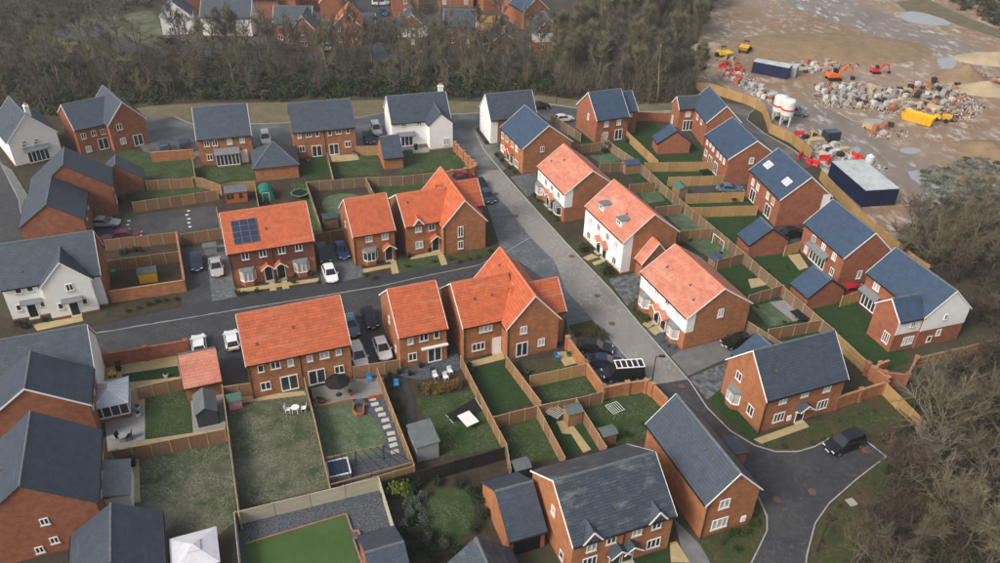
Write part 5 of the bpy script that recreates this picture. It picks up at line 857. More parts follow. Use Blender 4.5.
def bare_tree(seed,H=11.0,spread=0.42,limbs=11,subs=8,tw=46,up=0.5,bark='bark_grey',twl=1.0,tww=0.05,stems=1,sr=0.045):
    rng=np.random.default_rng(seed); T1=[]; T2=[]; tips=[]
    for s in range(stems):
        base=np.array([rng.uniform(-0.5,0.5),rng.uniform(-0.5,0.5),0])*(stems>1); lean=rng.normal(size=2)*0.05*H+(base[:2]*3 if stems>1 else 0); zz=np.linspace(0,H*0.82,6)
        P=np.stack([base[0]+lean[0]*(zz/H)**1.2+rng.normal(size=6)*0.10,base[1]+lean[1]*(zz/H)**1.2+rng.normal(size=6)*0.10,zz],1); P[0,:2]=base[:2]; P[0,2]=-0.3; r0=H*0.017/np.sqrt(stems)**0.8
        T1+=tube_tris(P,r0*(1-zz/(H*0.82)*0.8)+0.02,7)
        for i in range(limbs):
            f=rng.uniform(0.22,0.98); z=f*H*0.8; p0=np.array([np.interp(z,zz,P[:,0]),np.interp(z,zz,P[:,1]),z]); az=i*2.4+rng.uniform(-0.4,0.4); L=H*spread*rng.uniform(0.75,1.15)*(1.15-0.55*f); el=up+0.5*f+rng.uniform(-0.15,0.2)
            q=[p0]; dr=np.array([np.cos(az)*np.cos(el),np.sin(az)*np.cos(el),np.sin(el)])
            for j in range(4): dr=dr+rng.normal(size=3)*0.16+np.array([0,0,0.10]); dr/=np.linalg.norm(dr); q.append(q[-1]+dr*L/4)
            q=np.array(q); rl=r0*0.48*(1.1-0.5*f); T1+=tube_tris(q,np.linspace(rl,0.025,5),5)
            for k in range(subs):
                g=rng.uniform(0.2,1.0)*4; j=min(int(g),3); b0=q[j]+(q[j+1]-q[j])*(g-j); d2=(q[j+1]-q[j]); d2/=np.linalg.norm(d2); d2=d2+rng.normal(size=3)*0.65+np.array([0,0,0.15]); d2/=np.linalg.norm(d2); L2=L*rng.uniform(0.22,0.45)
                e=[b0]
                for _ in range(2): d2=d2+rng.normal(size=3)*0.2; d2/=np.linalg.norm(d2); e.append(e[-1]+d2*L2/2)
                T2+=tube_tris(e,[sr,sr*0.7,sr*0.4],3); tips.append((np.array(e),d2))
    V=[np.array(T2)]
    for e,d in tips:
        u=rng.uniform(0.1,1,tw)*2; j=np.minimum(u.astype(int),1); b=e[j]+(e[j+1]-e[j])*(u-j)[:,None]; dd=d+rng.normal(size=(tw,3))*0.6+np.array([0,0,0.2]); dd/=np.linalg.norm(dd,axis=1)[:,None]; sd=np.cross(dd,rng.normal(size=(tw,3))); sd/=np.linalg.norm(sd,axis=1)[:,None]
        l=(twl*rng.uniform(0.5,1.3,tw))[:,None]; V.append(np.stack([b-sd*tww/2,b+sd*tww/2,b+dd*l],1))
    return tri_mesh('trunk',np.array(T1),[bark]),tri_mesh('crown',np.concatenate(V),[bark])
TREES=[bare_tree(11,11,0.42,10,9,15,0.45,'bark_olive',tww=0.05,sr=0.06),bare_tree(12,12,0.36,11,9,15,0.6,'bark_grey',tww=0.05,sr=0.06),bare_tree(13,10,0.48,9,9,15,0.35,'bark_brown',tww=0.05,sr=0.06),bare_tree(14,12.5,0.30,11,8,15,0.8,'bark_olive',tww=0.05,sr=0.06),bare_tree(15,9.5,0.36,5,8,15,0.75,'bark_grey',tww=0.05,stems=3,sr=0.055),bare_tree(16,13,0.30,6,9,30,0.95,'bark_olive',tww=0.055,stems=2,sr=0.055),
       bare_tree(17,11,0.26,6,9,38,1.05,'bark_olive',twl=1.3,tww=0.055,stems=3,sr=0.05),bare_tree(18,9,0.32,5,9,38,0.95,'bark_grey',twl=1.3,tww=0.055,stems=4,sr=0.05)]
NEAR=[bare_tree(21,10,0.55,12,13,16,0.30,'near_olive',0.9,0.035,sr=0.055),bare_tree(22,9,0.60,12,13,16,0.20,'near_grey',0.9,0.035,sr=0.055),bare_tree(23,8,0.45,6,13,16,0.55,'near_olive',0.9,0.035,stems=3,sr=0.065),bare_tree(24,6.5,0.60,11,12,16,0.35,'near_brown',0.9,0.035,sr=0.065)]
def tree(label,pos,k,sc=1.0,group=None,near=False,cat='tree',name='bare_tree'):
    t,c=(NEAR if near else TREES)[k]; root=empty(name,T(pos[0],pos[1],0,random.uniform(0,360))@Matrix.Diagonal((sc*random.uniform(0.9,1.1),sc*random.uniform(0.9,1.1),sc,1)),label,cat,group)
    link('trunk',t,root,Matrix()); link('crown',c,root,Matrix()); return root
def tree_mass(name,label,pts,kinds):
    V=[]; 
    for i,p in enumerate(pts):
        a=random.uniform(0,6.28); s=random.uniform(0.8,1.15); c,sn=math.cos(a)*s,math.sin(a)*s; Rm=np.array([[c,-sn,0],[sn,c,0],[0,0,s]])
        for me in TREES[kinds[i%len(kinds)]]:
            co=np.empty(len(me.vertices)*3,np.float32); me.vertices.foreach_get('co',co); V.append((co.reshape(-1,3)@Rm.T+np.array([p[0],p[1],0])).reshape(-1,3,3))
    o=link(name,tri_mesh(name,np.concatenate(V),['bark_olive'])); o['kind']='stuff'; o['label']=label; o['category']='wood'; return o
def inside(p,poly):
    x,y=p; r=False; j=len(poly)-1
    for i in range(len(poly)):
        xi,yi=poly[i]; xj,yj=poly[j]
        if (yi>y)!=(yj>y) and x<(xj-xi)*(y-yi)/(yj-yi)+xi: r=not r
        j=i
    return r
def scatter(poly,n,dmin,seed):
    rg=random.Random(seed); xs=[p[0] for p in poly]; ys=[p[1] for p in poly]; out=[]; tries=0
    while len(out)<n and tries<n*60:
        tries+=1; p=(rg.uniform(min(xs),max(xs)),rg.uniform(min(ys),max(ys)))
        if inside(p,poly) and all((p[0]-q[0])**2+(p[1]-q[1])**2>dmin*dmin for q in out): out.append(p)
    return out
SHR={}
def shrub(label,pos,r=0.6,m='leaf_green',group=None,flat=0.85,name='shrub',cat='shrub'):
    k=(m,random.randint(0,2)); me=cached(('shrub',)+k,lambda:leaf_ball(1.0,520,0.17,hash(k[0])%1000+k[1] if False else 31*k[1]+len(k[0]),m)); root=empty(name,T(pos[0],pos[1],0.02,random.uniform(0,360)),label,cat,group)
    link('foliage',me,root,Matrix.Translation((0,0,r*0.72))@Matrix.Diagonal((r,r,r*flat/0.85,1))); link('stem',cached('sstem',lambda:MB().tube((0,0,-0.05),(0.03,0.02,0.6),0.05,0.03,5).mesh('stem','bark_brown')),root,Matrix.Diagonal((r,r,r,1))); return root
def undergrowth(name,label,poly,n,rr,hh,seed,mats,weights,per=110,size=0.34):
    rng=np.random.default_rng(seed); pts=scatter(poly,n,0.6,seed); V=[]; mi=[]
    for p in pts:
        r=rng.uniform(*rr); h=rng.uniform(*hh); c=blob_points(rng,per,r,1.0,5); c[:,2]=np.abs(c[:,2])*h/r; c+=np.array([p[0],p[1],0.0]); V.append(leaf_tris(rng,c,per,size)); mi+=[rng.choice(len(mats),p=weights)]*per
    o=link(name,tri_mesh(name,np.concatenate(V),mats,mi)); o['kind']='stuff'; o['label']=label; o['category']='undergrowth'; return o
def twig_thicket(name,label,poly,n,h,seed,mats,per=26,w=0.05):
    """bare scrub: many thin upright stems"""
    rng=np.random.default_rng(seed); pts=np.array(scatter(poly,n,0.45,seed)); m=len(pts); N=m*per; b=np.repeat(pts,per,0)+rng.normal(size=(N,2))*0.35; z0=rng.uniform(0,0.75,N)*h; d=rng.normal(size=(N,3))*np.array([0.45,0.45,0.35])+np.array([0,0,0.8]); d/=np.linalg.norm(d,axis=1)[:,None]; s=np.cross(d,rng.normal(size=(N,3))); s/=np.linalg.norm(s,axis=1)[:,None]; l=(h*rng.uniform(0.25,0.6,N))[:,None]; B=np.column_stack([b,z0])
    V=np.stack([B-s*w/2,B+s*w/2,B+d*l],1); o=link(name,tri_mesh(name,V,mats,np.repeat(rng.integers(0,len(mats),m),per))); o['kind']='stuff'; o['label']=label; o['category']='scrub'; return o
# ------------------------------------------------------------------ garden things
mat('shed_wood',(0.34,0.20,0.11),(0.26,0.15,0.085),scale=2.0,rough=0.85,stretch=(1,1,6)); mat('shed_orange',(0.42,0.13,0.035),(0.33,0.10,0.03),scale=2.0,rough=0.8,stretch=(1,1,6)); mat('felt_grey',(0.13,0.15,0.155),(0.10,0.115,0.12),scale=1.5,rough=0.9); mat('felt_green',(0.05,0.14,0.11),(0.07,0.16,0.13),scale=1.5,rough=0.9)
mat('shed_grey',(0.32,0.33,0.34),(0.26,0.27,0.28),scale=2.0,rough=0.7,stretch=(6,6,1)); mat('shed_dark',(0.045,0.05,0.058),(0.06,0.066,0.075),scale=2.0,rough=0.6); mat('tent_green',(0.02,0.16,0.11),rough=0.6); mat('plastic_pink',(0.75,0.33,0.36),rough=0.5); mat('plastic_white',(0.75,0.75,0.74),rough=0.45); mat('plastic_blue',(0.03,0.24,0.55),rough=0.45); mat('plastic_yellow',(0.72,0.42,0.03),rough=0.5); mat('plastic_green',(0.06,0.22,0.10),rough=0.5); mat('fabric_black',(0.010,0.010,0.011),rough=0.85); mat('fabric_white',(0.62,0.61,0.66),(0.54,0.53,0.58),scale=2,rough=0.8); mat('fabric_red',(0.22,0.02,0.025),rough=0.8); mat('clear_poly',(0.55,0.60,0.66),rough=0.12,spec=0.7); mat('polycarb',(0.58,0.62,0.68),(0.48,0.53,0.60),scale=0.8,rough=0.15,spec=0.7); mat('terracotta',(0.38,0.12,0.06),rough=0.8); mat('steel_dark',(0.04,0.042,0.045),rough=0.5,metal=0.4); mat('mat_blue',(0.02,0.035,0.07),rough=0.6)
def shed(name,label,pos,yaw,w=2.0,d=1.5,h=1.8,rh=0.4,wall='shed_wood',roof='felt_grey',flat=False,cat='shed'):
    root=empty(name,T(pos[0],pos[1],0.02,yaw),label,cat); wm=MB()
    if flat: wm.prism([(-d/2,0),(d/2,0),(d/2,h+0.12),(-d/2,h)],-w/2,w/2)
    else: wm.prism([(-d/2,0),(d/2,0),(d/2,h),(0,h+rh),(-d/2,h)],-w/2,w/2)
    link('wall',wm.mesh('wall',wall),root,Matrix()); e=0.14
    if flat: rm=MB().prism([(-d/2-e,h),(d/2+e,h+0.14),(d/2+e,h+0.22),(-d/2-e,h+0.08)],-w/2-e,w/2+e)
    else:
        k=rh/(d/2); p=[(-d/2-e,h-e*k+0.07),(-d/2-e,h-e*k),(0,h+rh),(d/2+e,h-e*k),(d/2+e,h-e*k+0.07),(0,h+rh+0.07)]
        rm=MB().add([(-w/2-e,q[0],q[1]) for q in p]+[(w/2+e,q[0],q[1]) for q in p],[(0,1,2,5),(5,2,3,4),(6,11,8,7),(11,10,9,8)]+[(j,(j+1)%6,6+(j+1)%6,6+j)[::-1] for j in range(6)])
    link('roof',rm.mesh('roof',roof),root,Matrix())
    o=link('door',MB().box(-0.38,0.38,-0.045,-0.002,0.05,h-0.15).mesh('door',wall),root,Matrix.Translation((0,-d/2,0))); link('handle',cached('shh',lambda:MB().box(0.26,0.30,-0.07,-0.046,0.8,0.95).mesh('handle','steel_dark')),o,Matrix())
    link('corner_trim',MB().box(-w/2-0.02,-w/2+0.06,-d/2-0.02,-d/2+0.06,0,h-0.02).box(w/2-0.06,w/2+0.02,-d/2-0.02,-d/2+0.06,0,h-0.02).mesh('corner_trim',wall),root,Matrix())
    return root
r=shed('summer_house','orange log cabin with a grey roof behind the solar-panel pair',[(-42.05,112.42)][0],17,3.2,2.4,1.9,0.5,'shed_orange','felt_grey',cat='summer house')
for i in range(4): link('window',MB().box(-0.25,0.25,-0.03,-0.002,0.75,1.6).mesh('window','glass_dark'),r,Matrix.Translation((-1.2+i*0.62,-1.2,0)))
shed('garden_shed','small wooden shed with grey-green felt roof on sandy slabs',[(8.19,63.78)][0],22,1.6,1.3,1.9,0.25)
shed('garden_shed','large flat grey-roofed shed against the black fence',[(-7.45,59.23)][0],-68,3.3,2.3,2.1,0.2,'shed_grey','felt_grey',flat=True)
shed('garden_shed','dark grey metal shed with an arched roof behind the small orange-roofed garage',[(-31.07,63.21)][0],112,3.2,2.1,1.9,0.7,'shed_dark','felt_grey')
shed('garden_shed','small dark-roofed shed between the narrow house and the solar pair',[(-25.75,104.69)][0],22,2.0,1.6,1.8,0.3,'shed_wood','roof_slate')
shed('garden_shed','small wooden shed with a navy roof behind the dormered pair',[(22.02,126.24)][0],15,2.6,1.9,1.8,0.4,'shed_wood','roof_blue')
shed('garden_shed','green-roofed shed beside the dark drive on the right',[(29.05,117.56)][0],-70,2.2,1.6,1.8,0.4,'shed_wood','felt_green')
shed('garden_shed','tiny blue-grey shed behind the twin-gablet pair, right of the tan fence',[(11.66,61.00)][0],22,1.5,1.2,1.5,0.25,'shed_wood','felt_grey')
shed('garden_shed','tiny dark shed behind the open garage by the tan fence',[(2.54,56.02)][0],22,1.5,1.3,1.5,0.25,'shed_dark','felt_grey')
shed('playhouse','pink playhouse with a green roof behind the wide orange-roofed pair',[(-28.58,64.93)][0],22,1.3,1.2,1.3,0.5,'plastic_pink','felt_green',cat='playhouse')
shed('garden_shed','navy-roofed shed by the goal garden',[(30.36,96.03)][0],-67,1.6,1.3,1.5,0.3,'shed_wood','roof_blue')
r=shed('playhouse','yellow timber playhouse with a blue-grey roof in the left walled garden',[(-47.18,88.97)][0],20,2.2,1.5,1.6,0.3,'plastic_yellow','felt_grey',cat='playhouse')
shed('storage_box','small dark store against the fence by the silver car on the slate drive',[(-41.24,96.38)][0],20,1.6,0.9,1.1,0.1,'shed_grey','felt_grey',flat=True,cat='storage')
# green dome tent
p=[(-37.75,113.41)][0]; root=empty('garden_tent',T(p[0],p[1],0.03,18),'green polytunnel with a white-framed door behind the solar-panel pair','greenhouse')
arc=[(1.3*math.cos(math.pi*i/8),1.9*math.sin(math.pi*i/8)**0.8) for i in range(9)]; link('cover',MB().prism(arc,-1.5,1.5,'y').mesh('cover','tent_green'),root,Matrix()); link('door_frame',MB().box(-0.55,-0.47,-1.55,-1.505,0,1.55).box(0.47,0.55,-1.55,-1.505,0,1.55).box(-0.47,0.47,-1.55,-1.505,1.47,1.55).mesh('door_frame','plastic_white'),root,Matrix())
# trampolines
def trampoline(label,pos,r=1.5,pad='plastic_green',net=True):
    root=empty('trampoline',T(pos[0],pos[1],0.03),label,'trampoline'); b=MB()
    for i in range(24):
        a,c=[2*math.pi*(i+k)/24 for k in (0,1)]
        for ra,rb,z in ((r,r-0.28,0.82),):
            b.add([(ra*math.cos(a),ra*math.sin(a),z),(ra*math.cos(c),ra*math.sin(c),z),(rb*math.cos(c),rb*math.sin(c),z+0.02),(rb*math.cos(a),rb*math.sin(a),z+0.02)],[(0,1,2,3)])
    link('pad',b.mesh('pad',pad),root,Matrix()); link('jump_mat',MB().lathe([(r-0.27,0.80),(r-0.27,0.815)],24).mesh('jump_mat','fabric_black'),root,Matrix())
    for i in range(6):
        a=math.pi*i/3; link('leg',cached(('tleg',r),lambda:MB().tube((r,0,0),(r,0,2.3),0.035,0.035,6).mesh('leg','steel_dark')),root,Matrix.Rotation(a,4,'Z'))
    return root
trampoline('round trampoline with a pale green rim behind the solar-panel pair',[(-32.36,113.71)][0],1.45)
# pub parasol on the terrace
p=[(-17.68,67.13)][0]; root=empty('parasol',T(p[0],p[1],0.03),'closed-octagon black parasol open over the grey terrace','parasol')
n=8; vs=[(1.45*math.cos(2*math.pi*(i+.5)/n),1.45*math.sin(2*math.pi*(i+.5)/n),1.95) for i in range(n)]+[(0,0,2.5)]+[(1.42*math.cos(2*math.pi*(i+.5)/n),1.42*math.sin(2*math.pi*(i+.5)/n),1.92) for i in range(n)]+[(0,0,2.46)]
link('canopy',MB().add(vs,[(i,(i+1)%n,n) for i in range(n)]+[(n+1+(i+1)%n,n+1+i,2*n+1) for i in range(n)]+[(i,n+1+i,n+1+(i+1)%n,(i+1)%n) for i in range(n)]).mesh('canopy','fabric_black'),root,Matrix()); link('pole',MB().tube((0,0,0.1),(0,0,2.45),0.03,0.03).mesh('pole','metal_grey'),root,Matrix()); link('base',MB().lathe([(0.35,0),(0.33,0.08),(0.06,0.12)],12).mesh('base','steel_dark'),root,Matrix())
root['label']='black octagonal parasol open over the grey terrace'
# terrace edging, stepping stones, planters
def slab_path():
    pass
pts=[(-13.87,66.51),(-13.45,65.72),(-12.87,64.91),(-12.44,64.09),(-11.97,63.25),(-11.66,62.26)]+[(-11.10,61.28),(-10.86,60.43),(-10.62,59.59),(-10.37,58.68)]; mat('slab_pale',(0.50,0.49,0.46),(0.42,0.41,0.39),scale=2,rough=0.8)
gp=bpy.data.objects.new('stepping_stone_path',None); C.objects.link(gp); gp['kind']='structure'
for i,q in enumerate(pts): link('paving_slab',cached('slab',lambda:MB().box(-0.42,0.42,-0.27,0.27,0,0.04).mesh('paving_slab','slab_pale')),gp,T(q[0],q[1],0.045,20+4*((i*7)%3-1)))
def planter(label,pts,h=0.45,m='shed_orange'):
    root=empty('planter',T(pts[0][0],pts[0][1]),label,'planter'); inv=root.matrix_basis.inverted()
    for a,b in zip(pts[:-1],pts[1:]): link('sleeper',MB().bar((a[0],a[1],h/2),(b[0],b[1],h/2),0.12,h).mesh('sleeper',m),root,inv)
    return root
planter('low timber edging below the grey terrace',[(-19.50,64.87),(-15.92,66.13)],m='shed_wood'); planter('orange timber edging above the stepping stones',[(-14.27,66.50),(-12.52,67.12)],m='shed_orange'); planter('round-ended timber planter at the terrace corner',[(-15.75,65.53),(-15.60,64.30),(-15.03,63.72),(-14.41,63.91),(-14.58,65.39)],m='shed_orange')
planter('timber edging round the artificial lawn',[(-22.44,46.72),(-13.91,50.40),(-13.04,48.48),(-12.43,48.50),(-12.19,47.85),(-12.75,47.51),(-11.55,44.96)],h=0.25,m='shed_wood')
# pergola
A,B,D_=[(-16.65,55.54),(-11.29,57.49),(-8.55,56.35)]; 
base=[(-15.08,56.89),(-13.20,57.49),(-11.39,58.28),(-16.78,56.13),(-8.76,57.47)]; root=empty('pergola',T(base[0][0],base[0][1]),'dark slim pergola frame over the slate corner of the terrace garden','pergola'); inv=root.matrix_basis.inverted()
P4=[(-16.63,55.72),(-11.31,57.59),(-8.20,55.41),(-15.60,52.32)]; ce=[Vector((x,y,2.0)) for x,y in P4]
def lerp(a,b,t): return a+(b-a)*t
for q in ce+[lerp(ce[0],ce[1],0.5),lerp(ce[3],ce[2],0.5)]: link('post',MB().bar((q.x,q.y,0),(q.x,q.y,2.0),0.10).mesh('post','steel_dark'),root,inv)
for a,b in ((ce[0],ce[1]),(ce[3],ce[2])): link('beam',MB().bar(a,b,0.09,0.12).mesh('beam','shed_wood'),root,inv)
for i in range(9): t=i/8; a=lerp(ce[0],ce[1],t)+Vector((0,0,.08)); b=lerp(ce[3],ce[2],t)+Vector((0,0,.08)); link('rafter',MB().bar(a,b,0.05,0.08).mesh('rafter','steel_dark'),root,inv)
# framed daybed / hot-tub cover
p=[(-15.58,55.61)][0]; root=empty('hot_tub',T(p[0],p[1],0.03,20),'square hot tub with a dark cover and white rim in the terrace garden corner','hot tub'); link('shell',MB().box(-1.05,1.05,-1.05,1.05,0,0.75).mesh('shell','shed_grey'),root,Matrix()); link('rim',MB().box(-1.12,1.12,-1.12,-0.98,0.72,0.82).box(-1.12,1.12,0.98,1.12,0.72,0.82).box(-1.12,-0.98,-0.98,0.98,0.72,0.82).box(0.98,1.12,-0.98,0.98,0.72,0.82).mesh('rim','plastic_white'),root,Matrix())
for s in (-1,0,1): link('cover',cached('htc',lambda:MB().box(-0.31,0.31,-0.97,0.97,0.74,0.80).mesh('cover','mat_blue')),root,Matrix.Translation((s*0.65,0,0)))
# furniture
def chair(label,pos,yaw,m='plastic_white',group=None):
    root=empty('garden_chair',T(pos[0],pos[1],0.05,yaw),label,'chair',group)
    link('seat',cached(('cs',m),lambda:MB().box(-0.27,0.27,-0.26,0.26,0.40,0.46).mesh('seat',m)),root,Matrix()); link('backrest',cached(('cb',m),lambda:MB().bar((0,0.27,0.46),(0,0.38,0.95),0.52,0.05).mesh('backrest',m)),root,Matrix())
    for sx in (-1,1):
        for sy in (-1,1): link('leg',cached(('cl',m),lambda:MB().box(-0.025,0.025,-0.025,0.025,0,0.40).mesh('leg',m)),root,Matrix.Translation((sx*0.24,sy*0.23,0)))
    return root
def table(label,pos,yaw=0,r=0.45,m='plastic_white',rect=None):
    root=empty('garden_table',T(pos[0],pos[1],0.05,yaw),label,'table')
    link('table_top',(MB().lathe([(r,0.68),(r,0.73)],16) if not rect else MB().box(-rect[0]/2,rect[0]/2,-rect[1]/2,rect[1]/2,0.68,0.73)).mesh('table_top',m),root,Matrix())
    for sx in (-1,1):
        for sy in (-1,1): k=r*0.6; link('leg',cached(('tl',m),lambda:MB().box(-0.03,0.03,-0.03,0.03,0,0.68).mesh('leg',m)),root,Matrix.Translation((sx*k,sy*k,0)))
    return root
q=[(-21.82,64.16)][0]; table('round white table on the worn lawn',q); chair('white chair left of the round white table on the worn lawn',(q[0]-0.8,q[1]),90); chair('white chair right of the round white table on the worn lawn',(q[0]+0.8,q[1]+0.25),-80)
for (x,y,l) in ((595,55,'white lounge chair on the slate patio by the tan hedge, leftmost'),(680,70,'white lounge chair on the slate patio by the tan hedge, middle'),(725,18,'white lounge chair on the slate patio nearest the house')):
    pass
for s,l in (([(-7.12,70.34)][0],'white chair on the slate patio of the awning house, left'),([(-5.91,70.14)][0],'white chair on the slate patio of the awning house, front'),([(-5.50,71.19)][0],'white chair on the slate patio of the awning house, nearest the doors')): chair(l,s,30)
table('round grey table on the paving below the conservatory',[(-38.49,59.27)][0],m='shed_grey'); q=[(-38.95,59.35)][0]; chair('black chair left of the table below the conservatory',q,70,'plastic_black'); chair('black chair right of the table below the conservatory',[(-38.07,59.57)][0],-60,'plastic_black')
table('black garden table beside the patio doors of the roof-window pair',[(37.52,115.64)][0],m='plastic_black'); chair('black chair by the patio doors of the roof-window pair',[(38.63,116.36)][0],-70,'plastic_black')
table('dark patio table outside the many-windowed pair',[(34.76,125.89)][0],15,m='plastic_black',rect=(1.8,0.9)); table('dark covered table on the grey patio behind the bottom orange-roofed pair',[(38.64,83.81)][0],-65,m='fabric_black',rect=(2.2,1.3))
chair('blue chair on the small patio by the orange wall',[(7.13,74.47)][0],60,'plastic_blue'); chair('blue child seat at the end of the slate path',[(-11.41,68.64)][0],10,'plastic_blue'); chair('blue folding seat on the grey terrace',[(-14.58,69.56)][0],30,'plastic_blue')
# swing frame and a white play panel on the awning house lawn
p=[(-3.03,63.07)][0]; root=empty('table_tennis_table',T(p[0],p[1],0.03,35),'white-topped play table standing on the awning house lawn','table'); link('table_top',MB().box(-0.75,-0.01,-1.0,1.0,0.70,0.76).box(0.01,0.75,-1.0,1.0,0.70,0.76).mesh('table_top','plastic_white'),root,Matrix())
for sx in (-1,1):
    for sy in (-1,1): link('leg',cached('ttl',lambda:MB().box(-0.03,0.03,-0.03,0.03,0,0.70).mesh('leg','steel_dark')),root,Matrix.Translation((sx*0.6,sy*0.8,0)))
a,b=[(-5.49,64.22),(-2.39,66.26)]; root=empty('swing_frame',T(a[0],a[1]),'toppled dark swing frame on the awning house lawn','swing'); inv=root.matrix_basis.inverted(); A=Vector((a[0],a[1],0.15)); B=Vector((b[0],b[1],0.9))
link('top_bar',MB().tube(A,B,0.06,0.06).mesh('top_bar','steel_dark'),root,inv)
for q,dx in ((A,0.9),(B,1.0),(B,-0.7)): link('leg',MB().tube(q,(q.x+dx,q.y-1.3*abs(dx),0.06),0.05,0.05).mesh('leg','metal_grey'),root,inv)
link('swing_net',MB().add([A+Vector((0.2,0,0)),B,B+Vector((0.9,-1.2,-0.8)),A+Vector((1.1,-1.0,-0.05))],[(0,1,2,3)]).prism([(A.x+0.3,A.y-0.5),(A.x+0.9,A.y-0.9),(A.x+1.0,A.y-0.4),(A.x+0.5,A.y)],0.05,0.2,'z').mesh('swing_net','fabric_black'),root,inv)
# white goal
a,b=[(31.32,102.55),(32.38,100.21)]; root=empty('goal_frame',T(a[0],a[1]),'white football goal frame on the pale lawn','goal'); inv=root.matrix_basis.inverted()
for q in (a,b): link('post',MB().tube((q[0],q[1],0),(q[0],q[1],1.7),0.05,0.05).mesh('post','plastic_white'),root,inv); link('back_stay',MB().tube((q[0],q[1],1.7),(q[0]+0.5,q[1]+0.6,0),0.03,0.03).mesh('back_stay','plastic_white'),root,inv)
link('crossbar',MB().tube((a[0],a[1],1.7),(b[0],b[1],1.7),0.05,0.05).mesh('crossbar','plastic_white'),root,inv)
# clothes airers
def airer(label,pos,yaw):
    root=empty('clothes_airer',T(pos[0],pos[1],0.03,yaw),label,'airer'); b=MB()
    for s in (-1,1): link('leg',MB().bar((s*0.1,-0.6,1.0),(s*0.6,-0.6,0),0.03).bar((s*0.1,0.6,1.0),(s*0.6,0.6,0),0.03).mesh('leg','metal_grey'),root,Matrix())
    for i in range(7): x=-0.75+i*0.25; b.bar((x,-0.75,1.0+0.12*abs(x)),(x,0.75,1.0+0.12*abs(x)),0.03)
    b.bar((-0.75,-0.75,1.09),(0.75,-0.75,1.09),0.03).bar((-0.75,0.75,1.09),(0.75,0.75,1.09),0.03); link('rack',b.mesh('rack','plastic_white'),root,Matrix())
airer('white clothes airer on the lawn corner below the parked van',[(12.86,65.03)][0],30); airer('white clothes airer on the dark lawn left of the small wooden shed',[(6.36,64.14)][0],50)
# conservatory
f=(-46.51,60.32,-68.5,5.85,9.64,5.03,8.48); p=[(-40.99,63.61)][0]
root=empty('conservatory',T([(-41.50,64.11)][0][0],[(-41.50,64.11)][0][1],0,-68.5),'white-framed conservatory with a pale faceted roof at the left-hand slate house','conservatory')
w,d=4.2,3.4; link('dwarf_wall',MB().box(-w/2,w/2,-d/2,d/2,0,0.6).mesh('dwarf_wall','brick_red'),root,Matrix())
link('glazing',MB().box(-w/2+0.06,w/2-0.06,-d/2+0.06,d/2-0.06,0.6,2.1).mesh('glazing','glass_dark'),root,Matrix()); b=MB()
for i in range(6):
    for y in (-d/2,d/2): x=-w/2+w*i/5; b.box(x-0.05,x+0.05,y-0.05,y+0.05,0.6,2.1)
for i in range(5):
    for x in (-w/2,w/2): y=-d/2+d*i/4; b.box(x-0.052,x+0.052,y-0.05,y+0.05,0.6,2.1)
for z in (0.62,2.08): b.box(-w/2-0.06,w/2+0.06,-d/2-0.06,-d/2+0.06,z-0.05,z+0.05).box(-w/2-0.06,w/2+0.06,d/2-0.06,d/2+0.06,z-0.05,z+0.05).box(-w/2-0.061,-w/2+0.06,-d/2,d/2,z-0.05,z+0.05).box(w/2-0.06,w/2+0.061,-d/2,d/2,z-0.05,z+0.05)
link('frame',b.mesh('frame','frame_white'),root,Matrix()); e=0.15; rv=[(-w/2-e,-d/2-e,2.15),(w/2+e,-d/2-e,2.15),(w/2+e,d/2+e,2.15),(-w/2-e,d/2+e,2.15),(-0.5,0,3.0),(0.5,0,3.0),(-0.5,-0.3,3.0)]
link('roof',MB().add(rv[:6],[(3,2,1,0),(0,1,5,4),(1,2,5),(2,3,4,5),(3,0,4)]).mesh('roof','polycarb'),root,Matrix()); b=MB()
for a_,c_ in ((0,4),(1,5),(2,5),(3,4),(4,5)): b.bar(Vector(rv[a_])+Vector((0,0,.03)),Vector(rv[c_])+Vector((0,0,.03)),0.08,0.06)
for t in (0.2,0.4,0.6,0.8):
    for s in (-1,1): b.bar((-w/2+w*t,s*(d/2+e),2.18),(-0.5+1.0*t,0,3.03),0.05,0.05)
link('glazing_bar',b.mesh('glazing_bar','frame_white'),root,Matrix())
# gazebo at the bottom edge
p=[(-25.94,44.48)][0]; root=empty('gazebo',T(p[0],p[1],0.02,22),'white fabric gazebo with red sides at the bottom left','gazebo'); w=4.0
link('canopy',MB().add([(-w/2,-w/2,2.0),(w/2,-w/2,2.0),(w/2,w/2,2.0),(-w/2,w/2,2.0),(-0.45,-0.45,2.55),(0.45,-0.45,2.55),(0.45,0.45,2.55),(-0.45,0.45,2.55)],[(3,2,1,0),(0,1,5,4),(1,2,6,5),(2,3,7,6),(3,0,4,7),(4,5,6,7)]).mesh('canopy','fabric_white'),root,Matrix()); link('vent_top',MB().add([(-0.6,-0.6,2.58),(0.6,-0.6,2.58),(0.6,0.6,2.58),(-0.6,0.6,2.58),(0,0,2.85)],[(3,2,1,0),(0,1,4),(1,2,4),(2,3,4),(3,0,4)]).mesh('vent_top','fabric_white'),root,Matrix())
for sx in (-1,1):
    for sy in (-1,1): link('post',cached('gzp',lambda:MB().box(-0.04,0.04,-0.04,0.04,0,2.0).mesh('post','steel_dark')),root,Matrix.Translation((sx*1.65,sy*1.65,0)))
link('side_curtain',MB().box(1.68,1.74,-1.6,1.6,0.02,1.95).mesh('side_curtain','fabric_red'),root,Matrix()); link('side_curtain',MB().box(-1.6,1.6,1.68,1.74,0.02,1.95).mesh('side_curtain','fabric_red'),root,Matrix())
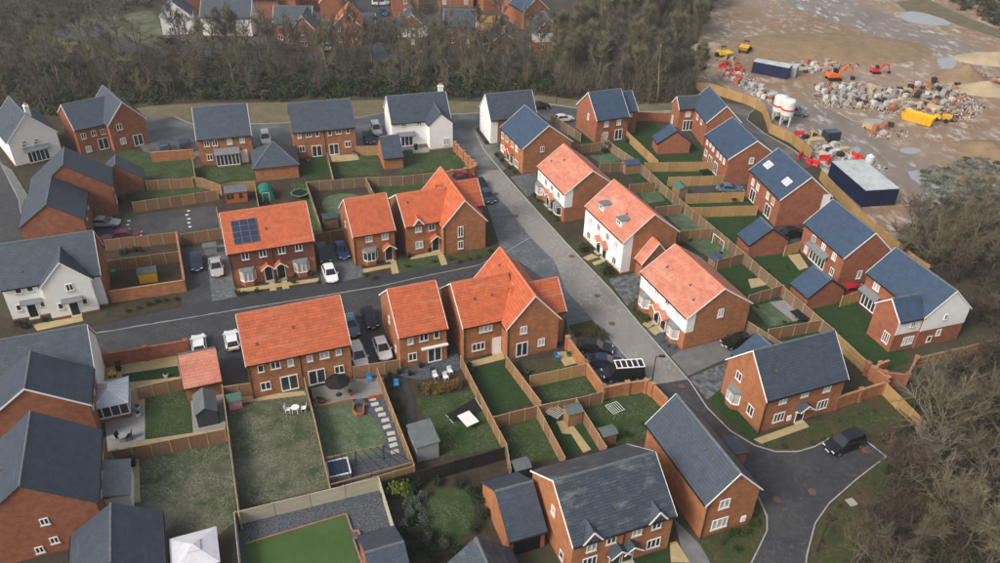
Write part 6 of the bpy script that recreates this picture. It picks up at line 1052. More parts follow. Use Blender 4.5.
# bins
def bin_(label,pos,yaw,m):
    root=empty('wheelie_bin',T(pos[0],pos[1],0.03,yaw),label,'bin'); link('body',cached(('bb',m),lambda:MB().add([(-0.22,-0.26,0.08),(0.22,-0.26,0.08),(0.22,0.24,0.08),(-0.22,0.24,0.08),(-0.28,-0.34,0.98),(0.28,-0.34,0.98),(0.28,0.34,0.98),(-0.28,0.34,0.98)],[(0,3,2,1),(4,5,6,7),(0,1,5,4),(1,2,6,5),(2,3,7,6),(3,0,4,7)]).mesh('body',m)),root,Matrix()); link('lid',cached(('bl',m),lambda:MB().box(-0.30,0.30,-0.38,0.36,0.985,1.06).mesh('lid',m)),root,Matrix())
    for s in (-1,1): link('wheel',cached('bw',lambda:MB().tube((-0.03,0,0),(0.03,0,0),0.10,0.10,8).mesh('wheel','rubber')),root,Matrix.Translation((s*0.26,0.28,0.10)))
for (l,s,m) in (('green wheelie bin by the fence of the playhouse garden',[(-51.99,89.39)][0],'plastic_green'),('green wheelie bin at the lean-to beside the worn lawn',[(-36.88,57.04)][0],'plastic_green'),('black bin beside the lean-to on the worn lawn edge',[(-36.18,55.89)][0],'plastic_black'),('black bin at the corner of the conservatory house',[(-43.54,70.32)][0],'plastic_black'),('black bin against the patio doors of the six-window pair',[(-30.61,130.03)][0],'plastic_black'),('black bin outside the white garden-gable house',[(-15.77,132.95)][0],'plastic_black')): bin_(l,s,20,m)
# street lamps and posts
def lamp(label,pos,yaw,h=6.0):
    root=empty('street_lamp',T(pos[0],pos[1],0.02,yaw),label,'street lamp'); link('column',cached(('lc',h),lambda:MB().tube((0,0,0),(0,0,1.2),0.09,0.085,8).tube((0,0,1.2),(0,0,h),0.06,0.045,8).mesh('column','steel_dark')),root,Matrix()); link('lantern',cached(('ll',h),lambda:MB().bar((0,0,h),(0.5,0,h+0.1),0.06).box(0.35,1.0,-0.16,0.16,h+0.04,h+0.18).mesh('lantern','steel_dark')),root,Matrix())
lamp('black street lamp beside the orange wall corner at the main road',[(17.84,70.66)][0],0,3.8); lamp('black street lamp on the grass of the turning head',[(29.68,47.66)][0],30,4.0); lamp('slim street lamp on the verge of the top road',[(10.64,157.16)][0],90,6.0)
# yellow play things, crates and pots
for l,s in (('yellow plastic toy by the brick wall at the conservatory house',[(-43.85,69.28)][0]),): 
    root=empty('ride_on_toy',T(s[0],s[1],0.03,20),l,'toy'); link('body',MB().box(-0.4,0.4,-0.22,0.22,0.15,0.45).box(-0.1,0.1,-0.2,0.2,0.45,0.75).mesh('body','plastic_yellow'),root,Matrix())
    for sx in (-1,1):
        for sy in (-1,1): link('wheel',cached('toyw',lambda:MB().tube((0,-0.05,0),(0,0.05,0),0.14,0.14,10).mesh('wheel','plastic_black')),root,Matrix.Translation((sx*0.28,sy*0.26,0.14)))
def pot(label,pos,m='terracotta',r=0.28,h=0.4,group=None):
    root=empty('plant_pot',T(pos[0],pos[1],0.03),label,'pot',group); link('pot',cached(('pot',m,r,h),lambda:MB().lathe([(r*0.7,0),(r,h),(r*1.1,h),(r*1.1,h+0.05),(r*0.9,h+0.05)],10).mesh('pot',m)),root,Matrix()); link('foliage',cached('potfol',lambda:leaf_ball(0.34,90,0.12,3)),root,Matrix.Translation((0,0,h+0.22)))
# ------------------------------------------------------------------ trees and scrub
belt=[(-100.70,147.12),(-85.23,144.10),(-72.64,151.21),(-61.65,154.18),(-41.85,156.15),(-21.77,159.30),(-5.13,158.79),(6.80,163.71),(11.59,161.71),(12.37,178.10),(-5.86,179.41),(-23.98,177.97),(-46.61,177.55),(-68.71,175.79),(-89.89,172.75),(-113.70,170.87)]
undergrowth('undergrowth','dark green and brown hedge bank along the top road',belt,1000,(0.9,2.1),(0.8,2.4),5,['leaf_dark','leaf_olive','leaf_brown','leaf_green'],[0.42,0.18,0.30,0.10])
undergrowth('undergrowth','tall dark evergreen bushes along the foot of the tree belt',[(-70.90,151.87),(-61.83,154.72),(-41.97,156.70),(-21.84,159.87),(-5.15,159.35),(6.81,164.31),(10.77,162.24),(11.06,168.90),(-5.44,167.66),(-22.61,166.37),(-43.63,164.19),(-64.22,162.05),(-73.59,158.99)],260,(1.0,2.0),(1.8,3.6),9,['leaf_dark','leaf_green','leaf_olive'],[0.55,0.25,0.2],per=160)
twig_thicket('scrub','bare brown scrub in the tree belt beyond the top road',belt,800,1.9,6,['bark_brown','bark_grey','bark_olive'],per=26)
for i,p in enumerate(scatter(belt,84,3.2,8)): tree('bare winter tree in the belt beyond the top road',p,i%5,random.uniform(0.85,1.1) if i%7==0 else random.uniform(0.5,0.8),'trees in the belt beyond the top road')
wood=[(10.69,160.49),(23.80,158.03),(38.54,159.64),(41.91,166.28),(42.40,183.23),(51.40,212.60),(60.85,241.45),(68.22,268.99),(16.46,263.37),(23.23,229.22),(24.34,210.18),(16.23,196.83),(10.66,180.72)]
undergrowth('undergrowth','dark brown brambles under the dense wood by the building site',wood,700,(0.9,2.0),(0.8,2.4),15,['leaf_brown','leaf_dark','leaf_olive'],[0.5,0.2,0.3])
twig_thicket('scrub','bare scrub under the dense wood by the building site',wood,1500,6.0,16,['bark_olive','bark_grey','bark_brown'],per=26)
wp=sorted(scatter(wood,120,2.5,18),key=lambda q:q[1])
for i,p in enumerate(wp[:46]): tree('tall bare tree in the dense wood beside the building site',p,(5,6,7,6,3,7)[i%6],random.uniform(0.8,1.15),'trees of the wood beside the building site')
tree_mass('far_wood','depths of the dense bare wood beside the building site',wp[46:],(5,6,7,6,3,7))
fl=[(-114.33,170.82),(-98.44,172.08),(-77.94,176.43),(-66.94,177.31),(-70.73,181.97),(-86.69,181.38),(-96.98,186.47),(-113.92,194.50),(-117.17,206.30),(-96.58,219.69),(-93.42,251.44),(-155.02,244.75)]
twig_thicket('scrub','bare scrub in the far left grassland',fl,900,2.4,26,['bark_grey','bark_brown'],per=20); undergrowth('undergrowth','low brown brambles in the far left grassland',fl,350,(0.8,1.8),(0.5,1.6),27,['leaf_brown','leaf_olive','leaf_dark'],[0.45,0.35,0.2])
for i,p in enumerate(scatter(fl,30,3.5,28)): tree('bare grey tree on the far left grassland',p,(1,4,2,0)[i%4],random.uniform(0.45,0.85),'trees on the far left grassland')
for i,q in enumerate([(-77.95,188.08),(-73.70,183.92),(-70.04,179.87),(-65.73,184.58),(-60.24,179.25),(-54.32,181.15),(-48.71,178.77),(-44.51,180.52),(-39.83,183.77),(-34.31,182.77),(-30.27,177.48),(-27.04,180.51),(-24.82,185.00),(-17.00,181.32),(-14.20,187.35),(-10.11,181.87),(-3.18,182.43),(0.97,185.64),(4.46,181.62),(6.24,190.54),(-90.08,184.04),(-83.37,178.79),(-101.58,178.72),(-106.80,175.49),(-93.78,176.54),(-65.73,184.58),(-60.07,183.57),(-51.27,182.84),(-43.56,184.93),(-20.78,186.81),(-13.06,184.50),(-6.27,191.03),(-67.12,181.54),(-61.58,179.14),(-55.41,178.24),(-37.03,181.12),(-34.98,178.48),(-22.49,180.88),(-17.97,174.39),(-14.95,178.69),(-8.20,180.61),(-25.80,183.46),(-40.17,179.46),(-46.61,177.55),(-1.35,184.00),(8.05,186.21),(11.18,194.04),(15.80,178.37),(19.79,185.71),(23.56,201.53),(-78.54,209.88),(-63.55,222.89),(-42.35,211.37),(-35.45,227.67),(-18.38,223.20),(-1.70,207.86)]): tree('bare tree in front of the far houses',q,(1,2,0,4,3)[i%5],random.uniform(0.85,1.15),'trees in front of the far houses')
# right-hand wood, close to the viewer
rw=[(58.21,98.70),(60.49,106.23),(64.99,110.80),(71.02,113.73),(82.58,119.15),(91.31,121.42),(49.43,43.24),(29.74,42.66),(32.98,47.94),(36.29,52.94),(40.61,57.73),(44.17,62.70),(47.34,68.49),(50.54,73.31),(62.56,79.54),(62.85,82.64),(59.95,84.67),(67.37,93.17),(60.98,92.87)]
undergrowth('undergrowth','brown brambles and leaf litter under the right-hand wood',rw,750,(0.6,1.4),(0.3,1.3),35,['leaf_brown','leaf_olive','leaf_dark'],[0.6,0.2,0.2],per=150,size=0.16)
twig_thicket('scrub','bare scrub along the edge of the right-hand wood',rw,1500,2.6,36,['near_brown','near_brown','near_grey'],per=22,w=0.035)
for i,p in enumerate(scatter(rw,82,2.0,38)): tree('bare spreading tree in the right-hand wood',p,i%4,random.uniform(0.5,0.95),'trees of the right-hand wood',near=True)
sc=[(72.97,129.92),(83.15,134.68),(92.95,139.65),(91.48,123.26),(79.99,117.26),(71.69,113.43),(70.61,120.26)]; undergrowth('undergrowth','pale frosted scrub on the building site edge',sc,220,(0.7,1.6),(0.12,0.4),45,['leaf_frost','leaf_grey','leaf_olive'],[0.5,0.3,0.2],size=0.22)
tr=[(132.69,265.44),(179.94,273.01),(145.31,212.03),(133.55,219.94),(131.86,239.66)]; undergrowth('undergrowth','dark hedge at the top right corner beyond the site',tr,260,(1.0,2.2),(1.5,4.0),55,['leaf_dark','leaf_brown'],[0.6,0.4])
vs=[(115.79,246.89),(127.22,252.64),(129.82,235.25),(134.41,216.37),(130.64,209.06),(123.02,226.57),(114.90,233.84)]; ground('verge',vs,'verge_grass',3)
# garden shrubs: (label, pixel list, radius, material)
def shrubs(label,pts,r,m,group): 
    for p in pts: shrub(label,p,r*random.uniform(0.8,1.2),m,group)
shrubs('small evergreen shrub under the solar-panel pair windows',[(-35.03,89.58),(-34.23,86.04),(-33.51,86.18),(-32.15,86.78),(-27.85,90.66),(-25.91,91.16),(-27.80,89.08),(-24.42,89.24),(-30.16,89.81)],0.5,'leaf_green','shrubs under the solar-panel pair')
shrub('round dark bush at the left corner of the dormered white pair',[(12.13,99.35)][0],1.15,'leaf_dark'); shrub('round dark bush at the door side of the dormered white pair',[(14.65,93.43)][0],1.2,'leaf_dark'); shrub('round dark bush on the corner patio by the back brick house',[(22.96,138.79)][0],0.75,'leaf_dark')
shrubs('low shrub in front of the white-clad pair next to the blue-roofed pair',[(5.04,115.90),(5.65,114.37),(7.63,110.22),(8.20,108.97),(8.58,108.15)],0.5,'leaf_green','shrubs of the upper white-clad pair'); shrubs('low shrub in front of the bottom white-clad pair',[(17.55,84.75),(17.99,84.06),(18.39,83.21),(18.81,82.54),(19.24,82.73)],0.45,'leaf_olive','shrubs of the bottom white-clad pair'); shrubs('small round shrub in the gravel strip at the white bays',[(20.41,78.36),(20.75,77.42),(21.56,76.98)],0.3,'leaf_grey','gravel strip shrubs'); shrubs('low shrub before the blue-roofed pair at the top road',[(-1.22,131.11),(-0.24,128.96),(1.08,126.02),(2.00,124.41),(-3.28,136.55)],0.45,'leaf_dark','shrubs of the blue-roofed pair')
shrubs('low shrub in the bed under the cross-gabled front house',[(-7.15,95.94),(-5.81,95.39),(-4.54,96.07),(-3.25,96.75),(-1.65,98.41),(-1.37,100.69),(-13.13,93.82),(-9.38,95.22),(-18.52,91.21),(-17.18,90.70)],0.5,'leaf_olive','shrubs of the cross-gabled front house'); shrubs('straggly shrub above the three parked cars',[(9.67,79.15),(10.65,79.42),(11.43,79.01),(12.30,79.49),(12.65,78.84),(11.92,79.93),(13.02,78.41)],0.75,'leaf_olive','shrubs above the parked cars')
shrubs('shrub in the planted strip below the orange wall of the white pair',[(-44.92,83.13),(-44.12,83.76),(-43.22,84.10),(-41.97,84.46),(-45.92,82.21),(-47.03,81.58)],0.45,'leaf_green','shrubs along the white pair pavement'); shrubs('dark shrub beside the white pair entrance',[(-59.13,78.23),(-58.20,78.00),(-56.32,79.18)],0.6,'leaf_dark','shrubs at the white pair entrance'); shrubs('shrub in the side garden right of the white pair',[(-52.74,95.87),(-51.93,96.20),(-50.89,95.96),(-53.38,95.12),(-59.68,110.03),(-59.16,111.85),(-57.41,110.60)],0.6,'leaf_dark','shrubs in the side gardens right of the white pair')
for q in [(-8.25,68.26),(-7.72,67.91),(-7.25,68.11),(-6.74,68.04),(-6.26,68.15),(-5.77,68.26),(-5.29,68.47),(-4.80,68.68),(-4.32,68.98)]: shrub('tan grass clump in the hedge row along the slate patio',q,0.75,'leaf_gold','tan grass hedge',flat=1.1)
shrubs('bush in the border of the slate path garden',[(-11.93,68.21),(-11.26,66.45),(-10.62,64.76),(-12.01,70.04),(-8.64,68.34),(-10.42,63.10),(-3.72,72.28),(-2.90,71.35),(-12.06,66.86)],0.5,'leaf_green','shrubs of the slate path garden')
shrubs('dark bush around the round lawn at the bottom',[(-10.51,52.78),(-7.26,54.31),(-5.71,54.57),(-3.49,54.44),(-2.19,53.46),(-1.52,52.09),(-1.16,50.57),(-7.94,53.27),(-7.70,49.60),(-7.98,48.13),(-6.98,48.34),(-5.79,48.20),(-4.28,47.71),(-3.33,46.51),(-5.63,46.44),(-6.53,46.76),(-5.00,45.78),(-1.70,49.06),(-7.21,46.39)],0.75,'leaf_dark','dark bushes around the round lawn'); shrubs('grey-green bush around the round lawn at the bottom',[(-7.95,50.53),(-7.49,51.89),(-6.95,52.70),(-8.55,49.20),(-6.51,49.64),(-6.95,51.14),(-6.01,47.48),(-4.53,47.17),(-8.21,51.48)],0.7,'leaf_grey','grey bushes around the round lawn'); shrub('lime green bush by the black fence end at the bottom',[(-9.31,53.13)][0],1.2,'leaf_lime'); shrub('lower lime green bush left of the round lawn',[(-8.51,52.85)][0],0.7,'leaf_lime')
shrubs('small shrub along the stepping stones',[(-11.54,65.20),(-11.31,64.33),(-10.97,63.49),(-14.42,65.09),(-14.47,66.15),(-10.63,62.65),(-15.08,65.42)],0.32,'leaf_brown','shrubs along the stepping stones'); shrubs('low shrub beside the gable of the turning head house',[(22.26,49.10),(23.43,49.33),(21.13,48.29),(24.48,50.35),(22.22,47.57)],0.5,'leaf_green','shrubs of the turning head gable house'); shrubs('scrappy weed clump on the lawn corner below the parked van',[(13.97,62.16),(14.27,61.82),(15.88,63.69),(12.90,61.77)],0.35,'leaf_green','weed clumps by the orange wall')
# pale palm in a pot
p=[(18.42,134.16)][0]; root=empty('potted_palm',T(p[0],p[1],0.02),'pale spiky palm in a black pot behind the orange-roofed pairs','palm'); link('pot',MB().lathe([(0.3,0),(0.42,0.55),(0.45,0.6)],12).mesh('pot','plastic_black'),root,Matrix()); link('trunk',MB().tube((0,0,0.5),(0.05,0,1.6),0.09,0.07,6).mesh('trunk','bark_grey'),root,Matrix())
rng=np.random.default_rng(3); V=[]
for i in range(26):
    a=i*2.4; e=rng.uniform(-0.3,0.9); d=np.array([math.cos(a)*math.cos(e),math.sin(a)*math.cos(e),math.sin(e)]); s=np.array([-math.sin(a),math.cos(a),0])*0.11; b=np.array([0.05,0,1.6]); V.append((b-s*0.4,b+s*0.4,b+d*0.7+s)); V.append((b-s*0.4,b+d*0.7+s,b+d*0.7-s)); V.append((b+d*0.7-s,b+d*0.7+s,b+d*1.25-np.array([0,0,0.25])))
link('frond',tri_mesh('frond',np.array(V),['leaf_grey']),root,Matrix())

# pots and small planting along patios and fences
for (lab,pts,m,g) in (('terracotta pot with a small plant on the grey terrace',[(-20.19,65.51),(-19.60,65.89),(-19.22,65.81),(-16.36,67.19),(-16.97,69.32)],'terracotta','pots on the grey terrace'),('dark plant pot on the slate patio of the awning house',[(-12.39,70.50),(-11.37,71.01),(-10.12,70.82),(-9.03,72.30),(-7.55,71.40),(-6.51,74.13)],'plastic_black','pots on the slate patio'),('grey pot by the patio doors of the six-window pair',[(-26.48,130.04),(-25.85,129.64),(-33.94,126.95)],'shed_grey','pots by the six-window pair'),('pot by the front step of the cross-gabled front house',[(-10.22,98.14),(-12.93,96.43)],'plastic_black','pots at the cross-gabled front house'),('pot beside the conservatory lawn fence',[(-38.86,63.91),(-38.40,62.89),(-37.78,69.34)],'plastic_white','pots at the conservatory'),('pot along the fence behind the cross-gabled back house',[(-3.27,72.54),(-3.08,71.82),(3.45,71.61),(8.45,75.01)],'plastic_green','pots behind the cross-gabled back house')):
    for p in pts: pot(lab,p,m,group=g)
shrubs('weedy shrub along the fence of the deep green lawns on the right',[(26.73,111.72),(31.21,111.47),(28.22,102.94),(32.02,99.69),(33.87,86.16),(36.55,82.95),(37.84,95.12),(39.53,89.21),(40.70,85.11),(31.71,116.59),(35.56,111.70),(37.15,99.12),(40.65,96.04)],0.35,'leaf_green','weedy shrubs along the right-hand fences')
shrubs('tuft of rough grass on the verge by the turning head',[(30.36,60.75),(33.43,61.36),(34.70,61.91),(37.52,64.88),(40.20,66.07),(41.95,66.68),(31.70,51.56),(33.46,52.87),(35.76,54.66),(37.98,56.07),(30.47,48.75),(31.83,49.96),(33.55,51.22),(35.47,52.93),(39.56,57.49)],0.32,'leaf_olive','grass tufts by the turning head')
shrubs('bramble clump where the verge meets the right-hand wood',[(40.94,62.19),(41.09,60.70),(41.24,59.24),(39.77,56.40),(38.21,54.13),(36.72,51.97),(35.62,49.92),(34.25,47.95),(42.46,63.28)],0.8,'leaf_brown','brambles at the edge of the right-hand wood')
# ------------------------------------------------------------------ far houses beyond the trees
def far_house(label,base,yaw,L,W,he=4.9,rise=3.2,wall='brick_red',roof='roof_slate',cat='house',upper=None,wins=None,gwins=None):
    fit=(base[0],base[1],yaw,L,W,he,he+rise); h=House('distant_house',label,fit,cat); h.block(fit,wall=wall,roof=roof,upper=upper,uz=2.6)
    for t in (wins or []): h.win([('f',t*L,4.0,0.95,1.1,2),('f',t*L,1.5,1.1,1.2,2)])
    for t in (gwins or []): h.win([('r',t*W,4.0,0.9,1.1,2),('r',t*W,1.5,1.0,1.2,2)],out=0.04)
    return h
far_house('far white-gabled house half hidden by trees at the top left',[(-81.86,200.70)][0],-75,9,7,wall='render_white',gwins=(0.3,0.7))
far_house('far white-fronted house with a broad slate roof behind the trees',[(-68.66,200.17)][0],3,12,7.5,wall='render_white',wins=(0.15,0.4,0.62,0.85))
h=far_house('far brick house with a cross gable and slate roof',[(-51.43,195.87)][0],4,9,7,wins=(0.15,0.4)); f=[(-47.93,192.18)][0]; h.block((f[0],f[1],-86,9,5.5,4.9,8.0),wall='brick_red',roof='roof_slate'); h.win([('r',2.7,4.0,0.95,1.2,2),('r',2.7,1.5,1.2,1.2,2)])
far_house('far brown brick gable house left of the leading-away road',[(-38.45,196.18)][0],-85,9,6.5,wall='brick_orange',roof='roof_orange',gwins=(0.25,0.75)); far_house('far house with a white upper gable right of the leading-away road',[(-22.91,195.90)][0],-85,9,7,wall='brick_red',upper=('all','render_white'),gwins=(0.5,))
far_house('far slate-roofed brick house with cream windows',[(-11.42,196.89)][0],3,7.5,7,wall='brick_red',wins=(0.25,0.75)); far_house('far small brick garage with a pale roof',[(-1.51,194.54)][0],-70,5,4.5,2.5,1.8,cat='garage',roof='roof_blue')
far_house('far blue-roofed brick house behind the small garage',[(5.62,213.93)][0],-65,9,7,roof='roof_blue'); far_house('far blue-roofed house highest at the top edge',[(2.19,225.17)][0],-65,9,7,roof='roof_blue'); far_house('far white-gabled house with slate roof right of the others',[(9.47,193.89)][0],-80,7,7,wall='brick_orange',upper=('all','render_white'),gwins=(0.3,0.7))
far_house('far pink-roofed house left of the leading-away road',[(-45.96,216.68)][0],-80,9,7,roof='roof_orange'); far_house('far orange-roofed house right of the leading-away road',[(-27.87,222.30)][0],-80,9,7,roof='roof_orange',gwins=(0.5,)); far_house('far brick house cut by the top edge right of centre',[(-14.79,231.80)][0],5,10,7,wall='brick_orange',roof='roof_orange',wins=(0.2,0.8)); far_house('far slate-roofed house cut by the top edge left of centre',[(-61.26,219.11)][0],5,10,7,wall='brick_orange'); far_house('far grey-roofed house at the top edge behind the white-fronted one',[(-86.76,222.66)][0],-60,9,7)
far_house('far slate-roofed house between the white-fronted and cross-gabled ones, set back',[(-64.72,216.83)][0],5,9,7,wall='brick_red'); far_house('far dark-roofed house behind the pink-roofed one at the top edge',[(-52.82,228.06)][0],4,9,7); far_house('far slate-roofed house right of the cream-windowed one at the top edge',[(-4.85,230.66)][0],-70,9,7); far_house('far low garage between the brown gable and the road',[(-35.34,204.85)][0],4,4,4.5,2.5,1.8,cat='garage')
fence('far orange-brown fence among the distant gardens, upper',[(-12.96,215.11),(-1.83,214.26)],'fence_new'); fence('far orange-brown fence among the distant gardens, lower',[(-7.92,208.15),(-0.43,205.26)],'fence_new'); fence('far orange-brown fence behind the slate-roofed house with cream windows',[(-7.08,199.51),(-0.84,196.73)],'fence_new')
# ------------------------------------------------------------------ building site
mat('container_blue',(0.008,0.014,0.05),(0.012,0.02,0.065),scale=1,rough=0.5); mat('steel_roof',(0.50,0.54,0.56),(0.38,0.40,0.40),scale=0.5,rough=0.5,c3=(0.34,0.28,0.21),s3=0.4); mat('silo_white',(0.74,0.74,0.73),(0.66,0.66,0.65),scale=1,rough=0.5); mat('signal_red',(0.62,0.03,0.03),rough=0.5); mat('digger_orange',(0.72,0.15,0.03),rough=0.45); mat('digger_yellow',(0.70,0.40,0.02),rough=0.5); mat('wrap_white',(0.60,0.585,0.56),(0.42,0.40,0.375),scale=2.0,rough=0.4,var=0.15); mat('block_grey',(0.36,0.345,0.325),(0.26,0.25,0.235),scale=2,rough=0.85,var=0.2); mat('brick_pack',(0.40,0.15,0.085),(0.30,0.11,0.06),scale=3,rough=0.85,var=0.2); mat('tarp_dark',(0.03,0.033,0.04),rough=0.6); mat('timber_pale',(0.52,0.40,0.24),(0.42,0.31,0.18),scale=2,rough=0.85,stretch=(1,6,1)); mat('spoil',(0.27,0.19,0.115),(0.20,0.14,0.085),scale=0.4,rough=0.95,bump=0.15,bscale=1.5); mat('spoil_pale',(0.42,0.34,0.22),(0.34,0.27,0.175),scale=0.4,rough=0.95,bump=0.12,bscale=1.5)
def container(label,pos,yaw,L,W,Hh,body='container_blue',roof='steel_roof',name='storage_container',pitch=False):
    root=empty(name,T(pos[0],pos[1],0.02,yaw),label,'container'); b=MB(); n=int(L/0.4)
    for i in range(n):
        x0=-L/2+L*i/n; x1=-L/2+L*(i+1)/n; o=0.03*(i%2); b.box(x0,x1,-W/2+o,W/2-o,0.05,Hh)
    link('body',b.mesh('body',body),root,Matrix()); link('roof',MB().box(-L/2-0.05,L/2+0.05,-W/2-0.05,W/2+0.05,Hh,Hh+0.10).mesh('roof',roof),root,Matrix())
    for s in (-1,1): link('door',MB().box(L/2+0.002,L/2+0.05,s*W/4-W/4+0.05,s*W/4+W/4-0.05,0.15,Hh-0.1).mesh('door',body),root,Matrix())
    [link('corner_post',MB().box(-0.07,0.07,-0.07,0.07,0,Hh-0.01).mesh('corner_post',body),root,Matrix.Translation((sx*L/2,sy*W/2,0))) for sx in (-1,1) for sy in (-1,1)]; return root
container('large navy-sided site store with a pale steel roof beside the yellow fence',(60.0,121.1),-80,10.8,5.8,3.0)
container('navy storage container on the muddy site, farther of the two',[(60.41,178.87)][0],-30,8,2.6,2.6); container('small grey cabin right of the far navy container',[(64.15,178.92)][0],-30,4,2.3,2.2,body='shed_grey')
def silo(label,pos):
    root=empty('mortar_silo',T(pos[0],pos[1],0.02,20)@Matrix.Diagonal((1.0,1.0,0.78,1)),label,'silo'); link('tank',MB().lathe([(0.35,1.3),(1.25,2.9),(1.25,6.3),(1.05,6.65),(0.3,6.8)],20).mesh('tank','silo_white'),root,Matrix()); link('band',MB().lathe([(1.27,4.0),(1.27,4.45)],20).mesh('band','signal_red'),root,Matrix())
    for i in range(4): link('leg',cached('sleg',lambda:MB().bar((1.15,0,0),(1.15,0,3.2),0.16).bar((1.15,0,0.1),(0.81,0.81,2.6),0.07).mesh('leg','silo_white')),root,Matrix.Rotation(math.pi/2*i,4,'Z'))
    link('mixer',MB().box(-0.4,0.4,-0.4,0.4,0.5,1.35).mesh('mixer','steel_dark'),root,Matrix())
silo('white mortar silo with a red band, rear of the two',[(54.20,151.14)][0]); silo('white mortar silo with a red band, front of the two',[(55.25,149.18)][0])
def excavator(label,pos,yaw,m,sc=1.0,cat='excavator',name='excavator'):
    root=empty(name,T(pos[0],pos[1],0.02,yaw)@Matrix.Scale(sc,4),label,cat)
    for s in (-1,1): link('track',MB().prism([(-1.7,0.15),(-1.4,0),(1.4,0),(1.7,0.15),(1.75,0.5),(1.4,0.8),(-1.4,0.8),(-1.75,0.5)],s*1.05-0.28,s*1.05+0.28,'y').mesh('track','rubber'),root,Matrix())
    link('house_body',MB().prism([(-2.0,0.95),(1.2,0.95),(1.2,1.5),(0.3,1.8),(-1.9,1.9)],-1.2,1.2,'y').box(-0.5,0.5,-0.5,0.5,0.7,0.95).mesh('house_body',m),root,Matrix()); link('cab',MB().prism([(0.0,1.5),(1.25,1.5),(1.2,2.3),(0.9,2.9),(0.0,2.9)],0.15,1.15,'y').mesh('cab','car_glass'),root,Matrix())
    link('boom',MB().bar((1.0,-0.3,1.5),(2.6,-0.3,3.6),0.4,0.55).bar((2.5,-0.3,3.6),(4.6,-0.3,3.3),0.36,0.45).mesh('boom',m),root,Matrix()); link('arm',MB().bar((4.4,-0.3,3.5),(5.2,-0.3,1.0),0.3,0.36).mesh('arm',m),root,Matrix()); link('bucket',MB().prism([(4.7,0.1),(5.6,0.2),(5.7,0.9),(5.0,1.0)],-0.8,0.2,'y').mesh('bucket','steel_dark'),root,Matrix()); return root
excavator('orange excavator with its arm reaching right on the site',[(73.88,176.42)][0],8,'digger_orange',0.85); excavator('small red excavator farther right on the site',[(85.37,181.68)][0],5,'signal_red',0.6)
def dumper(label,pos,yaw,m='digger_yellow',sc=1.0):
    root=empty('dumper',T(pos[0],pos[1],0.02,yaw)@Matrix.Scale(sc,4),label,'dumper'); link('skip',MB().add([(0.2,-0.8,0.8),(1.6,-0.8,0.8),(1.6,0.8,0.8),(0.2,0.8,0.8),(-0.1,-1.1,1.9),(2.2,-1.1,1.7),(2.2,1.1,1.7),(-0.1,1.1,1.9)],[(0,3,2,1),(0,1,5,4),(1,2,6,5),(2,3,7,6),(3,0,4,7),(4,5,6,7)]).mesh('skip',m),root,Matrix()); link('engine_cover',MB().box(-2.0,-0.2,-0.7,0.7,0.6,1.4).mesh('engine_cover',m),root,Matrix()); link('roll_bar',MB().bar((-0.4,-0.6,1.4),(-0.4,-0.6,2.6),0.1).bar((-0.4,0.6,1.4),(-0.4,0.6,2.6),0.1).box(-0.9,0.1,-0.65,0.65,2.6,2.68).mesh('roll_bar','steel_dark'),root,Matrix())
    for sx in (-1.3,1.1):
        for sy in (-1,1): link('wheel',cached('dmw',lambda:MB().tube((0,-0.2,0),(0,0.2,0),0.55,0.55,12).mesh('wheel','rubber')),root,Matrix.Translation((sx,sy*0.95,0.55)))
dumper('yellow dumper by the wood at the back of the site, left one',[(52.09,190.01)][0],-60); dumper('yellow dumper by the wood at the back of the site, right one',[(58.34,194.82)][0],-120); dumper('small yellow and white dumper beside the yellow skip',[(87.95,153.34)][0],-30,sc=0.8)
p=[(82.81,152.46)][0]; root=empty('roll_off_skip',T(p[0],p[1],0.02,-42),'long yellow roll-off skip at the edge of the materials yard','skip'); link('shell',MB().add([(-2.8,-1.0,0.1),(2.8,-1.0,0.1),(2.8,1.0,0.1),(-2.8,1.0,0.1),(-3.1,-1.2,1.7),(3.0,-1.2,1.7),(3.0,1.2,1.7),(-3.1,1.2,1.7)],[(0,3,2,1),(0,1,5,4),(1,2,6,5),(2,3,7,6),(3,0,4,7)]).box(-3.0,2.9,-1.1,1.1,1.2,1.25).mesh('shell','digger_yellow'),root,Matrix())
for i in range(7): link('rib',cached('srib',lambda:MB().bar((0,-1.06,0.1),(0,-1.27,1.72),0.14,0.1).bar((0,1.06,0.1),(0,1.27,1.72),0.14,0.1).mesh('rib','digger_yellow')),root,Matrix.Translation((-2.7+i*0.9,0,0)))
def pallet_mesh(m,w,d,h,seed):
    rg=random.Random(seed); b=MB(); b.box(-w/2,w/2,-d/2,d/2,0.0,0.14); n=2
    for i in range(2):
        for j in range(2):
            for k in range(2): x=-w/2+w/2*i; y=-d/2+d/2*j; z=0.14+(h-0.14)/2*k; e=rg.uniform(0,0.04); b.box(x+0.01+e,x+w/2-0.01,y+0.01,y+d/2-0.01-e,z,z+(h-0.14)/2-0.01)
    return b.mesh('load',m)
PM=[('block_grey','pallet of grey blocks in the materials yard'),('wrap_white','white-wrapped pallet in the materials yard'),('brick_pack','pallet of red bricks in the materials yard'),('timber_pale','stack of pale timber in the materials yard'),('tarp_dark','dark sheeted pallet in the materials yard')]
